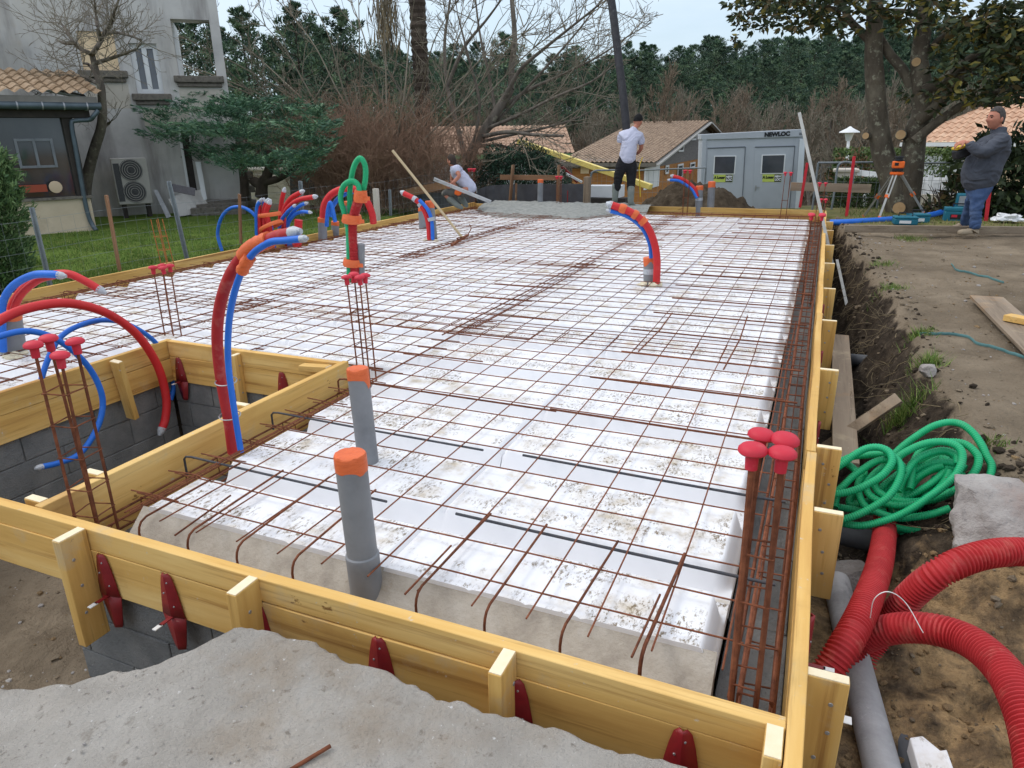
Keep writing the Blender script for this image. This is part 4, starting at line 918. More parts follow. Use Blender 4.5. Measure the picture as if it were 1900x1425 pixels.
m = MB(); A = [un(1688, 1368, -.42), un(1712, 1365, -.42), un(1745, 1392, -.40), un(1757, 1390, -.40), un(1775, 1440, -.40), un(1712, 1450, -.42)]
m.prism(A, (0, 0, -.06)); T(m.build('foam_offcut', MATS['eps'], bevel=.004), 'white polystyrene offcut lying on the dirt at the bottom right', 'foam offcut')
m = MB(); m.tube(spline([un(1614, 1150, -.2), un(1622, 1112, -.08), un(1648, 1098, -.04), un(1680, 1118, -.08), un(1713, 1174, -.16)], 8), .0016, 5); T(m.build('wire_scrap', MATS['white_plastic']), 'thin white wire arching over the red pipes', 'wire')
# ------------------------------------------------------------------ stones, timber and scraps on the bank
def rock(name, c, r, mat, label, cat, seed=0, cuts=7, amp=.12, sub=4, flat=None):
    bm = bmesh.new(); bmesh.ops.create_icosphere(bm, subdivisions=sub, radius=1.0); rr = random.Random(seed)
    pl = [(nrm(V(rr.gauss(0, 1), rr.gauss(0, 1), rr.gauss(0, 1))), rr.uniform(.55, .8)) for _ in range(cuts)]
    if flat is not None: pl += flat
    for v in bm.verts:
        q = np.array(v.co)
        for n, d in pl:
            e = np.dot(q, n)-d
            if e > 0: q = q-n*e*.96
        f = 1+amp*noise.noise(Vector(q*2.3)+Vector((seed, 0, 0)))+amp*.5*noise.noise(Vector(q*6.5)+Vector((0, seed, 0)))+amp*.25*noise.noise(Vector(q*16))
        v.co = Vector(q*f*np.asarray(r))
    me = bpy.data.meshes.new(name); bm.to_mesh(me); bm.free(); me.materials.append(MATS[mat])
    return T(link(name, me, None, c, 35), label, cat)
M('lump', [C(134, 128, 124), C(160, 154, 150), C(182, 178, 174)], scale=6, rough=.96, bump=.9, bscale=40, detail=9, spec=.1, spots=[(2.2, .54, .64, C(152, 134, 126), (1, 1, 1), .7), (14, .62, .7, C(110, 106, 106), (1, 1, 1), .6)], bdist=.02)
c = un(1850, 960, -.14)
rock('concrete_lump', c+V(.06, .02, -.02), (.30, .22, .21), 'lump', 'big rough lump of broken grey concrete beside the green coil', 'rubble', 5, 6, .12, 5, [(nrm(V(-.25, -.55, .8)), .66), (nrm(V(-.8, -.3, .3)), .72)])
c = un(1570, 1075, -.5); rock('concrete_lump', c+V(.03, .06, -.02), (.14, .10, .07), 'lump', 'flat grey concrete lump under the red pipe beside the cleats', 'rubble', 9, 5)
c = un(1722, 687, -.02); rock('stone', c, (.05, .08, .045), 'lump', 'single pale stone beside the grass tufts on the bank edge', 'stone', 3, 5, sub=3)
def flatplank(A, B, w, th, mat, label, name='plank', cat='plank', group=None, sidev=None, roll=0):
    m = MB(); d = nrm(B-A); up = V(0, 0, 1)
    if roll: sd = nrm(np.cross(d, up)); up = nrm(up*math.cos(roll)+sd*math.sin(roll))
    m.bar(A, B, w, th, up); return T(m.build(name, MATS[mat], ang=30, bevel=.003), label, cat, group)
A, B = un(1830, 552, .012), un(2010, 722, .012)
flatplank(A, B, .25, .027, 'old_wood_y', 'wide weathered plank lying flat on the brown earth')
A, B = un(1868, 588, .055), un(1990, 612, .055)
flatplank(A, B, .10, .045, 'pine_x', 'yellow offcut resting on the weathered plank')
A, B = un(1530, 832, -.5), un(1668, 738, -.13)
flatplank(A, B, .07, .03, 'old_wood_y', 'old grey plank leaning across the trench by the green coil', roll=.5)
A, B = V(.23, 2.45, -.36), V(.235, 5.3, -.36)
flatplank(A, B, .14, .03, 'old_wood_y', 'long grey plank lying in the trench beside the cleats', roll=.0)
A, B = un(1566, 424, .07), un(1960, 428, .07)
flatplank(A, B, .07, .10, 'old_wood_x', 'long grey plank lying on edge behind the muddy boots', roll=.0)
M('twine', [C(74, 112, 112), C(96, 138, 140)], scale=10, rough=.6)
for k, (px, lb) in enumerate((([(1708, 612), (1755, 610), (1792, 614), (1815, 626), (1845, 636), (1905, 657), (1940, 670)], 'flat blue green strap trailing over the bank to the weathered plank'), ([(1765, 490), (1776, 502), (1805, 507), (1838, 516), (1862, 525)], 'short green strap lying on the earth before the standing man'))):
    P = spline([un(x, y, -.005) for x, y in px], 6); P = [V(p[0], p[1], gh(p[0], p[1])+.012) for p in P]; m = MB(); m.tube(P, .011, 6, flat=.3, up=(0, 0, 1)); T(m.build('strap', MATS['twine']), lb, 'strap')
A, B = V(.20, 9.6, -.45), aty(1483, 209, 10.75)
m = MB(); m.bar(A, B, .045, .02, (0, -1, .3)); T(m.build('screed_rule', M('alu', [C(150, 150, 146), C(172, 172, 168)], scale=8, rough=.4, metal=.35), bevel=.002), 'long pale aluminium rule leaning at the far right corner', 'screed rule')
A, B = un(1573, 574, -.5), un(1553, 482, -.2)
m = MB(); m.bar(A, B, .035, .012, (0, -1, .3)); T(m.build('metal_bar', MATS['alu'], bevel=.002), 'pale metal bar standing in the trench behind the cleats', 'bar')
t = thing('rake', un(856, 442, -.03), 'rake with a long pale wooden handle standing on the mesh', 'rake')
A = un(857, 440, -.02); Bt = aty(728, 279, A[1]-.5); m = MB(); m.tube([A, (A+Bt)/2, Bt], .019, 8); m.build('handle', M('handle_wood', [C(190, 168, 132), C(206, 186, 150)], scale=8, rough=.6), t)
m = MB(); a, b = un(838, 455, -.04), un(868, 436, -.04); m.bar(a, b, .035, .03); m.tube(spline([A, A+(a-A)*.5+V(0, 0, .04), (a+b)/2], 5), .009, 6); m.tube(spline([b, aty(874, 424, b[1]), aty(871, 416, b[1]), ], 5), .008, 6); m.build('head', MATS['rust'], t)
m = MB(); A = un(548, 1423, -.03); B = un(613, 1384, -.03); m.tube([A-(B-A)*.5, A, B], .0052, 8); T(m.build('rebar_piece', MATS['rust']), 'short rusty bar lying on the pale concrete in the foreground', 'rebar')
# ================================================================== buildings
class Frame:
    """upright plane: P0 on it, d = level direction along it, n = out of it towards the viewer"""
    def __init__(s, P0, az):
        s.P = np.asarray(P0, float); s.d = V(-math.sin(az), math.cos(az), 0); s.n = V(s.d[1], -s.d[0], 0)
        if np.dot(s.n, CAM-s.P) < 0: s.n = -s.n
        s.ax = (s.d, s.n, V(0, 0, 1))
    def at(s, x, y, w=0.0): return atp(x, y, s.P+s.n*w, s.n)
    def uz(s, x, y, w=0.0): q = s.at(x, y, w); return float(np.dot(q-s.P, s.d)), float(q[2])
    def pt(s, u, z, w=0.0): return V(s.P[0], s.P[1], 0)+s.d*u+s.n*w+V(0, 0, z)
    def box(s, m, u0, u1, z0, z1, w0, w1, mi=0): m.box(s.pt((u0+u1)/2, (z0+z1)/2, (w0+w1)/2), (abs(u1-u0), abs(w1-w0), abs(z1-z0)), s.ax, mi)
    def rect(s, tl, br, w=0.0):
        a, b = s.uz(*tl, w), s.uz(*br, w); return min(a[0], b[0]), max(a[0], b[0]), min(a[1], b[1]), max(a[1], b[1])
def holed(m, F, u0, u1, z0, z1, holes, w0, w1):
    us = sorted({u0, u1, *[h[0] for h in holes], *[h[1] for h in holes]}); zs = sorted({z0, z1, *[h[2] for h in holes], *[h[3] for h in holes]})
    for a, b in zip(us, us[1:]):
        run = None
        for c, e in list(zip(zs, zs[1:]))+[(None, None)]:
            solid = c is not None and not any(h[0]-1e-6 < (a+b)/2 < h[1]+1e-6 and h[2]-1e-6 < (c+e)/2 < h[3]+1e-6 for h in holes)
            if solid: run = (run[0], e) if run else (c, e)
            elif run: F.box(m, a, b, run[0], run[1], w0, w1); run = None
def window(F, r, parent, w, frame='white_paint', pane='dark_glass', bars=1, t=.06, name='window'):
    u0, u1, z0, z1 = r; m = MB(); holed(m, F, u0, u1, z0, z1, [(u0+t+(u1-u0-t)*i/(bars+1), u0+(u1-u0-t)*(i+1)/(bars+1), z0+t, z1-t) for i in range(bars+1)], w-.06, w)
    f = m.build(name, MATS[frame], parent, bevel=.004); m = MB(); F.box(m, u0+t/2, u1-t/2, z0+t/2, z1-t/2, w-.045, w-.035); m.build('pane', MATS[pane], f); return f
def tiles(A, B, upv, pitch=.21, step=.36, h=.045, sub=6, jit=.012):
    """corrugated clay tile sheet: eave A-B, upv = vector from eave to ridge"""
    A, B, upv = map(lambda q: np.asarray(q, float), (A, B, upv)); L = np.linalg.norm(B-A); d = (B-A)/L; S = np.linalg.norm(upv); u = upv/S; n = np.cross(d, u); n = n if n[2] > 0 else -n
    nc = max(2, int(L/pitch))*sub+1; nr = max(1, int(S/step)); vs_ = []
    for j in range(nr):
        for e in (0, 1):
            for i in range(nc):
                ph = i/sub*2*math.pi; c = math.cos(ph); hh = h*(abs(.5+.5*c)**.8)
                jt = jit*noise.noise(Vector((int(i/sub)*3.1, j*2.7, L)))
                vs_.append(A+d*(L*i/(nc-1))+u*(S*(j+e)/nr)+n*(hh+(.028*(1-e))+jt*(1-e)))
    fs = [((2*j+k)*nc+i, (2*j+k)*nc+i+1, (2*j+k+1)*nc+i+1, (2*j+k+1)*nc+i) for j in range(nr) for k in range(2 if j < nr-1 else 1) for i in range(nc-1)]
    return vs_, fs
M('render_grey', [C(164, 163, 162), C(192, 190, 188), C(208, 206, 202)], scale=.9, rough=.95, bump=.3, bscale=60, spec=.1, rand=False,
  spots=[(1.6, .50, .66, C(122, 116, 114), (1, 1, .14), .75), (.5, .50, .66, C(196, 190, 180), (1, 1, .6), .7), (5, .6, .75, C(176, 166, 152), (1, 1, 1), .4)])
M('render_cream', [C(222, 196, 160), C(236, 212, 178)], scale=3, rough=.95)
M('pale_patch', [C(186, 179, 168), C(200, 193, 182)], scale=3, rough=.95)
M('white_paint', [C(214, 216, 218), C(228, 230, 232)], scale=4, rough=.5)
M('dark_glass', [C(56, 60, 66), C(82, 86, 94)], scale=1.5, rough=.08, spec=.7)
M('curtain_glass', [C(96, 100, 108), C(124, 128, 136)], scale=2.5, rough=.15, spec=.6, stretch=(1, 1, .1))
M('old_stone', [C(84, 80, 74), C(120, 114, 106), C(66, 62, 58)], scale=8, rough=.95, bump=.6, bscale=40)
M('roof_tile', [C(118, 98, 78), C(150, 128, 104), C(172, 150, 126), C(96, 80, 64)], scale=5, rough=.92, spec=.1, spots=[(3, .58, .7, C(112, 92, 72), (1, 1, 1), .6)], bump=.3, bscale=40)
M('roof_tile_grey', [C(118, 102, 88), C(152, 132, 114), C(174, 154, 134)], scale=2.5, rough=.92, spec=.1, spots=[(2, .56, .68, C(110, 98, 86), (1, 1, 1), .7)])
M('roof_tile_pink', [C(176, 138, 114), C(198, 162, 136), C(212, 180, 154)], scale=2.5, rough=.9, spec=.1, spots=[(6, .6, .7, C(160, 116, 92), (1, 1, 1), .6)])
M('gutter', [C(70, 82, 90), C(92, 104, 112)], scale=5, rough=.4, metal=.3)
M('dark_timber', [C(46, 42, 40), C(66, 60, 56)], scale=6, rough=.8)
M('flashing', [C(150, 152, 158), C(176, 178, 184)], scale=5, rough=.45, metal=.4)
# ---- old house on the left
HF = Frame(un(340, 395, -.4), rad(-47))
wt = thing('old_house', HF.P, 'tall old house with streaky grey render, a corner loggia and stone sills', 'house')
r1 = HF.rect((141, 57), (219, 131)); r2 = HF.rect((241, 80), (300, 176)); r3 = HF.rect((318, 33), (400, 143))
r2 = (HF.uz(245, 120)[0], HF.uz(296, 120)[0], HF.uz(270, 174)[1], HF.uz(262, 80)[1])
r3 = (HF.uz(324, 90)[0], HF.uz(395, 90)[0], HF.uz(365, 141)[1], HF.uz(352, 36)[1])
r1 = (HF.uz(148, 95)[0], HF.uz(216, 95)[0], HF.uz(187, 131)[1], HF.uz(178, 58)[1])
uR = HF.uz(412, 82)[0]; uL = -14.0; zT = r3[3]+1.5
m = MB(); holed(m, HF, uL, uR, -.9, zT, [r1, r2, r3], -.28, 0)
m.prism([HF.pt(uL, zT, -.28), HF.pt(uR, zT, -.28), HF.pt(uR-3.5, zT+2.0, -.28), HF.pt(uL, zT+2.2, -.28)], HF.n*.28)
HF.box(m, uL, r3[0]-.12, -.9, zT, -2.3, -.285); HF.box(m, r3[0]-.12, uR-.02, -.9, r3[2]-.15, -1.0, -.285); HF.box(m, r3[0]-.12, uR-.02, r3[3]+.05, zT, -1.0, -.285)
m.build('wall', MATS['render_grey'], wt, ang=30)
m = MB(); HF.box(m, r1[0], r1[1], r1[2], r1[3], -.2, -.05); m.build('blind_panel', MATS['render_cream'], wt)
window(HF, r2, wt, -.1, pane='curtain_glass', bars=1, t=.11)
m = MB(); HF.box(m, r3[0]-.115, r3[0]+.004, r3[2]-.14, r3[3]+.04, -2.2, -.29); m.build('loggia_wall', MATS['white_paint'], wt)
for r in (r1, r2, r3):
    m = MB(); HF.box(m, r[0]-.12, r[1]+.16, r[2]-.16, r[2], -.25, .12); HF.box(m, r[0]-.06, r[1]+.10, r[2]-.26, r[2]-.165, -.02, .07); m.build('sill', MATS['old_stone'], wt, bevel=.02)
    m = MB(); HF.box(m, r[0]-.05, r[1]+.12, r[2]-.85, r[2]-.30, -.02, .004) if r is not r2 else HF.box(m, r[0]+.05, r[1]+.5, r[2]-.75, r[2]-.30, -.02, .004); m.build('pale_patch', MATS['pale_patch'], wt)
m = MB(); A, B = HF.pt(uR+.55, zT-.28, .35), HF.pt(uR-4.2, zT+2.1, .35)
m.prism([A, A+V(0, 0, .2), B+V(0, 0, .2), B], -HF.n*1.6); m.build('roof', MATS['old_stone'], wt)
for rr in (HF.rect((430, 352), (362, 300)),):
    m = MB(); dx0, dx1 = HF.uz(349, 330)[0], HF.uz(362, 330)[0]; HF.box(m, dx0-.06, dx0, -.4, 1.75, -.1, .06); m.build('door_frame', MATS['white_paint'], wt); m = MB(); HF.box(m, dx0, dx1, -.4, 1.75, -.2, .003); m.build('door', MATS['dark_timber'], wt)
# ---- veranda
VF = Frame(un(180, 427, -.4), rad(-26))
vt = thing('veranda', VF.P, 'tiled veranda with dark corner post, reflective glass and a cream base wall', 'veranda')
zb = VF.uz(150, 368)[1]; zg = VF.uz(120, 203)[1]
m = MB(); VF.box(m, -6, 0, -.8, zb, -.25, 0); m.bar(VF.pt(-.12, (zb-.8)/2, -.25), VF.pt(-.12, (zb-.8)/2, -4), .24, zb+.8); m.build('base_wall', M('veranda_wall', [C(188, 172, 148), C(206, 190, 166)], scale=3, rough=.95, bump=.4, bscale=50, spots=[(1.5, .58, .7, C(160, 146, 126), (1, 1, 1), .5)]), vt, bevel=.01)
m = MB(); VF.box(m, -6, .03, zb, zb+.05, -.3, .06); m.build('ledge', MATS['old_stone'], vt)
m = MB(); VF.box(m, -.22, -.02, zb+.05, zg-.1, -.24, -.04); m.build('post', MATS['dark_timber'], vt, bevel=.008)
m = MB(); VF.box(m, -6, .3, zg-.16, zg+.02, -.3, .02); m.build('beam', MATS['dark_timber'], vt, bevel=.008)
m = MB(); VF.box(m, -6, .45, zg+.10, zg+.24, -.06, .20); m.build('fascia', M('weathered_fascia', [C(112, 108, 104), C(134, 130, 126)], scale=4), vt)
M('veranda_glass', [C(36, 38, 40), C(52, 54, 56), C(76, 76, 76)], scale=.7, rough=.06, spec=.8, stretch=(1, 1, .5))  # deep shade is put into the glass tones, the palest stands for reflection
m = MB(); VF.box(m, -6, -.22, zb+.05, zg-.16, -.16, -.14); m.build('glazing', MATS['veranda_glass'], vt)
m = MB(); m.bar(VF.pt(-.12, (zb+zg)/2, -.24), VF.pt(-.12, (zb+zg)/2, -3.8), .03, zg-zb-.2); m.build('glazing', MATS['veranda_glass'], vt)
M('shaded_frame', [C(104, 108, 114), C(124, 128, 134)], rough=.5)  # frame grey darkened to carry the deep shade of the veranda
rw = (VF.uz(36, 300)[0], VF.uz(108, 300)[0], VF.uz(75, 312)[1], VF.uz(70, 257)[1]); window(VF, rw, vt, -.11, 'shaded_frame', 'dark_glass', 1, .05)
A, B = VF.pt(-6.2, zg+.26, .25), VF.pt(.55, zg+.26, .25); vs_, fs = tiles(A, B, -VF.n*2.5+V(0, 0, .60), pitch=.23, step=.38, h=.07); m = MB(); m.add(vs_, fs)
m.build('roof', MATS['roof_tile'], vt, ang=60)
m = MB(); S = [VF.pt(-6.1+.3*i, zg+.06, .17) for i in range(23)]; m.tube(S, .075, 12); 
m.build('gutter', MATS['gutter'], vt)
for px in (34, 81, 121, 164):
    u = VF.uz(px, 203, .25)[0]; m = MB(); m.tube([VF.pt(u, zg+.06, .17)-VF.d*.012, VF.pt(u, zg+.06, .17)+VF.d*.012], .080, 12); m.build('gutter_bracket', MATS['flashing'], vt)
m = MB(); m.tube(spline([VF.at(182, 205, .2), VF.at(174, 215, .2), VF.at(166, 222, .12), VF.at(140, 224, .04), VF.at(133, 232, .03), VF.at(143, 290, .03), VF.at(155, 360, .03), VF.at(164, 400, .03), VF.at(172, 418, .06), VF.at(179, 428, .16)], 5), .045, 10); m.build('downpipe', MATS['gutter'], vt)
P = [VF.pt(-5, zg+1.62, -3.0), VF.at(60, 158, -1.8), VF.at(142, 177, -.3), VF.at(157, 180, -.05), VF.at(160, 200, .16)]
m = MB(); m.tube(spline([atp(0, 141, VF.P-VF.n*2.2, VF.n), VF.at(70, 162, -1.4), VF.at(142, 177, -.35), VF.at(155, 181, -.1), VF.at(160, 202, .15)], 5), .05, 10); m.build('roof_pipe', MATS['flashing'], vt)
for k, (x, y, c, lb) in enumerate(((60, 350, C(150, 70, 50), 'red box on the veranda ledge'), (103, 347, C(198, 176, 150), 'round pale plate standing behind the veranda glass'))):
    P = VF.at(x, y, .03); m = MB()
    if k == 0: m.box(P+V(0, 0, .0), (.5, .1, .14), VF.ax)
    else: m.lathe([(.12, 0), (.12, .02), (.05, .03)], P, 18, VF.n)
    T(m.build(('box', 'plate')[k], M('veranda_item_%d' % k, [c, c], rough=.7)), lb, ('box', 'plate')[k])
# ---- things by the old house
def PF(x, y): return un(x, y, -.4)
M('ac_white', [C(176, 172, 166), C(192, 188, 182)], scale=3, rough=.5)
M('grille', [C(64, 64, 66), C(90, 90, 92)], scale=60, rough=.6)
base = HF.at(250, 380, .75); AF = Frame(V(base[0], base[1], -.4), rad(-36))
a0, a1 = AF.uz(212, 335)[0], AF.uz(278, 335)[0]; z0, z1 = AF.uz(250, 379)[1], AF.uz(246, 293)[1]
t = thing('heat_pump', AF.pt((a0+a1)/2, z0), 'pale grey heat pump unit with two stacked dark fans by the old house', 'heat pump')
m = MB(); AF.box(m, a0, a1, z0, z1, -.4, 0); m.build('casing', MATS['ac_white'], t, bevel=.02)
uc = a0+(a1-a0)*.52; rr = (z1-z0)*.235
for zz in (z0+(z1-z0)*.27, z0+(z1-z0)*.74):
    m = MB(); m.lathe([(rr, 0), (rr, .012), (rr*.9, .02), (rr*.15, .02), (rr*.12, .03)], AF.pt(uc, zz, .0), 28, AF.n); f = m.build('fan_grille', MATS['grille'], t)
    m = MB()
    for q in (.35, .55, .75, .95): m.tube([AF.pt(uc, zz, .024)+(AF.d*math.cos(a)+V(0, 0, 1)*math.sin(a))*rr*q for a in np.linspace(0, 2*math.pi, 25)[:-1]], .006, 4, closed=True)
    m.build('ring', MATS['ac_white'], f)
m = MB()
for i in range(9): AF.box(m, a0+.03, a0+.16, z0+.1+(z1-z0-.25)*i/8, z0+.13+(z1-z0-.25)*i/8, 0, .012)
m = MB(); AF.box(m, a0+.03, a0+.16, z0+.08, z1-.12, 0, .012); m.build('side_louvre', MATS['grille'], t)
for s in (a0+.12, a1-.12): m = MB(); AF.box(m, s-.05, s+.05, -.5, z0, -.35, -.05); m.build('foot', MATS['dark_timber'], t)
P = PF(190, 385); Tp = aty(190, 318, P[1]); w = pxm(P)
t = thing('water_tank', P, 'rusty pale metal drum standing between bare tree and heat pump', 'drum')
m = MB(); R_ = 24*w; m.lathe([(R_*.96, .0), (R_, .03), (R_, Tp[2]+.33), (R_*1.03, Tp[2]+.36), (R_*.98, Tp[2]+.39), (R_*.2, Tp[2]+.42)], P, 24); m.build('drum', M('rusty_drum', [C(134, 124, 110), C(158, 150, 136), C(130, 86, 56)], scale=2.6, rough=.8, spots=[(2.2, .58, .68, C(120, 72, 44), (1, 1, .5), .8)]), t)
def slabpx(name, quad, F, th, mat, label, cat, w=(0, 0, 0, 0)):
    m = MB(); P = [F.at(x, y, ww) for (x, y), ww in zip(quad, w)]; m.prism(P, -F.n*th); return T(m.build(name, MATS[mat], bevel=.004), label, cat)
M('sheet_metal', [C(126, 130, 134), C(156, 160, 164)], scale=5, rough=.4, metal=.5)
slabpx('metal_sheet', [(312, 370), (337, 357), (372, 352), (392, 388), (345, 400), (330, 402)], HF, .03, 'render_grey', 'grey board scrap leaning against the old house behind the fence', 'board scrap', (.9, .5, .4, .5, 1.1, 1.2))
slabpx('metal_strip', [(284, 352), (292, 352), (318, 402), (309, 405)], HF, .02, 'sheet_metal', 'narrow grey metal strip leaning beside the heat pump', 'metal strip', (.8, .8, 1.4, 1.4))
slabpx('white_board', [(362, 300), (372, 300), (384, 370), (376, 372)], HF, .05, 'white_paint', 'tall narrow white board leaning at the old house corner', 'board', (.2, .2, .5, .5))
m = MB()
for i in range(3): m.box(HF.at(405+6*i, 384-i*7, .9-.3*i)+V(0, 0, -.1), (1.3-.1*i, .35, .2), HF.ax)
T(m.build('stone_steps', MATS['old_stone'], bevel=.01), 'low grey stone steps at the old house corner under the juniper', 'steps')
# ---- boundary wall with pillars behind the juniper
M('wall_block', [C(178, 170, 156), C(196, 188, 174)], scale=3, rough=.95, bump=.3, bscale=30, spots=[(1.2, .56, .7, C(150, 142, 128), (1, 1, .4), .5)])
BF = Frame(un(520, 372, -.4), rad(88))
t = thing('boundary_wall', BF.P, 'pale block boundary wall with capped pillars behind the juniper', 'wall'); zt = BF.uz(520, 325)[1]
ub0, ub1 = BF.uz(440, 340)[0], BF.uz(640, 340)[0]; lo, hi = min(ub0, ub1), max(ub0, ub1)
m = MB()
for k in range(5):
    for i in range(int((hi-lo)/.5)+1): BF.box(m, lo+.5*i+(.25 if k % 2 else 0), min(hi, lo+.5*i+.49+(.25 if k % 2 else 0)), -.5+k*(zt+.5)/5, -.5+(k+1)*(zt+.5)/5-.008, -.15, 0) if lo+.5*i+.25 < hi else None
m.build('wall', MATS['wall_block'], t)
for px in (467, 535, 593):
    u = BF.uz(px, 330)[0]; m = MB(); BF.box(m, u-.22, u+.22, -.5, zt+.12, -.25, .1); m.build('pillar', MATS['wall_block'], t, bevel=.01)
    m = MB(); BF.box(m, u-.33, u+.33, zt+.12, zt+.22, -.36, .21); m.build('pillar_cap', MATS['pale_patch'], t, bevel=.03)
slabpx('dark_panel', [(537, 322), (582, 322), (584, 366), (539, 368)], BF, .05, 'black_steel', 'dark panel standing against the pale boundary wall', 'panel', (.25, .25, .25, .25))
P = HF.at(430, 330, -.6); m = MB()
for k in range(13):
    for j in range(3): m.box(V(P[0], P[1], -.45+k*.19)+HF.d*(j*.3-.3+(k % 2)*.12)+HF.n*.02*((k*7+j*3) % 3), (.28, .4, .18), HF.ax)
T(m.build('stone_pillar', MATS['old_stone'], bevel=.02), 'rough stone pillar just right of the old house', 'pillar')
slabpx('cream_shed', [(362, 270), (408, 272), (408, 320), (364, 318)], Frame(HF.at(400, 330, -7), rad(50)), .2, 'render_cream', 'cream wall glimpsed between the old house and the stone pillar', 'wall')
# ---- grey site hut
D0 = atd(1303, 300, 24.5); SF = Frame(D0, rad(-78.0))
M('hut_grey', [C(164, 170, 178), C(178, 184, 192)], scale=1.2, rough=.55, spots=[(1.5, .56, .7, C(138, 146, 156), (1, 1, .25), .6), (14, .64, .72, C(176, 182, 190), (1, 1, 1), .4)])
M('hut_white', [C(196, 204, 210), C(212, 218, 224)], scale=1.5, rough=.5)
M('hut_line', [C(88, 94, 102), C(96, 102, 110)], rough=.6)
M('lime_label', [C(190, 204, 96), C(198, 212, 106)], rough=.5)
M('ink', [C(26, 28, 32), C(34, 36, 40)], rough=.5)
q = lambda x, y, w=0: SF.at(x, y, w)
t = thing('site_hut', D0-V(0, 0, 1.5), 'grey site hut with two doors, dark windows and rental stickers', 'site hut')
def quadslab(m, quad, w0, w1):
    P = [q(x, y, w0) for x, y in quad]; m.prism(P, SF.n*(w1-w0))
m = MB(); quadslab(m, [(1303, 251), (1491, 241), (1482, 392), (1298, 392)], 0, -2.3); m.build('body', MATS['hut_grey'], t)
m = MB(); quadslab(m, [(1301, 249.5), (1494, 239.5), (1494, 253.5), (1301, 259.5)], .05, -2.32); m.build('roof_beam', MATS['hut_grey'], t, bevel=.01)
m = MB(); A = q(1491, 253, .0); Bb = q(1482, 392, .0); m.prism([A, Bb, Bb+SF.d*.02, A+SF.d*.02], -SF.n*2.28)
m.build('side_wall', MATS['hut_white'], t)
for x0, x1 in (((1303, 1298), (1311, 1306)), ((1484, 1475), (1492, 1483))):
    m = MB(); quadslab(m, [(x0[0], 258), (x1[0], 258), (x1[1], 392), (x0[1], 392)], .05, 0); m.build('corner_post', MATS['hut_grey' if x0[0] < 1400 else 'hut_white'], t, bevel=.008)
m = MB(); A = q(1512, 246, -1.9); m.prism([q(1488, 252, -2.2), q(1480, 392, -2.2), q(1480, 392, -2.2)+SF.d*.12, q(1488, 252, -2.2)+SF.d*.12], -SF.n*.12); m.build('corner_post', MATS['hut_white'], t)
for dq in ([(1313, 275), (1383, 272.5), (1376, 392), (1308, 392)], [(1401, 273), (1475, 271), (1464, 392), (1396, 392)]):
    m = MB(); quadslab(m, dq, .012, 0); dd = m.build('door', MATS['hut_grey'], t, bevel=.004)
    m = MB(); P = [q(x, y, .016) for x, y in dq]
    m.bar(P[0], P[1], .03, .03, SF.n); m.bar(P[1], P[2], .02, .03, SF.n); m.build('door_seam', MATS['hut_line'], dd)
for i, wq in enumerate(([(1325, 289), (1366.5, 288.5), (1363.5, 323.5), (1323, 323.5)], [(1413.5, 287), (1458, 286), (1455, 322.5), (1411, 323)])):
    m = MB(); quadslab(m, wq, .03, .0); f = m.build('window', MATS['white_paint'], t)
    cx_, cy_ = sum(a for a, b in wq)/4, sum(b for a, b in wq)/4
    m = MB(); quadslab(m, [(cx_+(a-cx_)*.90, cy_+(b-cy_)*.90) for a, b in wq], .036, .0); m.build('pane', MATS['dark_glass'], f)
def lettering(txt, P, F, size, mat, parent, name='lettering', w=1.0, tilt=0, bold=0.0):
    cu = bpy.data.curves.new(name, 'FONT'); cu.body = txt; cu.size = size; cu.extrude = .004; cu.align_x = 'CENTER'; cu.align_y = 'CENTER'; cu.offset = bold; cu.materials.append(MATS[mat])
    tmp = bpy.data.objects.new('tmp', cu); COL.objects.link(tmp); me = bpy.data.meshes.new_from_object(tmp.evaluated_get(bpy.context.evaluated_depsgraph_get())); bpy.data.objects.remove(tmp); bpy.data.curves.remove(cu)
    o = bpy.data.objects.new(name, me); COL.objects.link(o); d, n = F.d, F.n
    if np.dot(np.cross(d, V(0, 0, 1)), n) < 0: d = -d
    u = V(0, 0, 1); c, s = math.cos(tilt), math.sin(tilt); d, u = d*c+u*s, u*c-d*s
    P = np.asarray(P); 
    if parent: o.parent = parent; P = P-np.array(wloc(parent))
    o.matrix_local = Matrix(((d[0]*w, u[0], n[0], P[0]), (d[1]*w, u[1], n[1], P[1]), (d[2]*w, u[2], n[2], P[2]), (0, 0, 0, 1))); return o
k = pxm(D0)
lettering('NEWLOC', q(1442, 249.2, .062), SF, 9.5*k, 'ink', t, w=1.05, tilt=rad(2.0), bold=.012)
lettering('BU', q(1487, 248.5, .062), SF, 6*k, 'hut_line', t, tilt=rad(2))
for (lx, ly) in ((1342, 331), (1432.5, 330.5)):
    m = MB(); quadslab(m, [(lx-17.5, ly-7), (lx+18, ly-7), (lx+17, ly+7), (lx-18, ly+7)], .022, 0); st = m.build('sticker', MATS['lime_label'], t)
    m = MB(); quadslab(m, [(lx+4.5, ly-6.6), (lx+17.5, ly-6.6), (lx+16.8, ly+6.6), (lx+3.8, ly+6.6)], .026, .0); m.build('sticker_square', MATS['ink'], st)
    lettering('A Louer', q(lx-7, ly-1.5, .026), SF, 6.2*k, 'ink', st, w=.92, bold=.008)
    lettering('NEW', q(lx+10.8, ly-3.0, .03), SF, 5.0*k, 'white_paint', st, w=.95, bold=.006); lettering('LOC', q(lx+10.6, ly+2.6, .03), SF, 5.6*k, 'white_paint', st, w=.95, bold=.006)
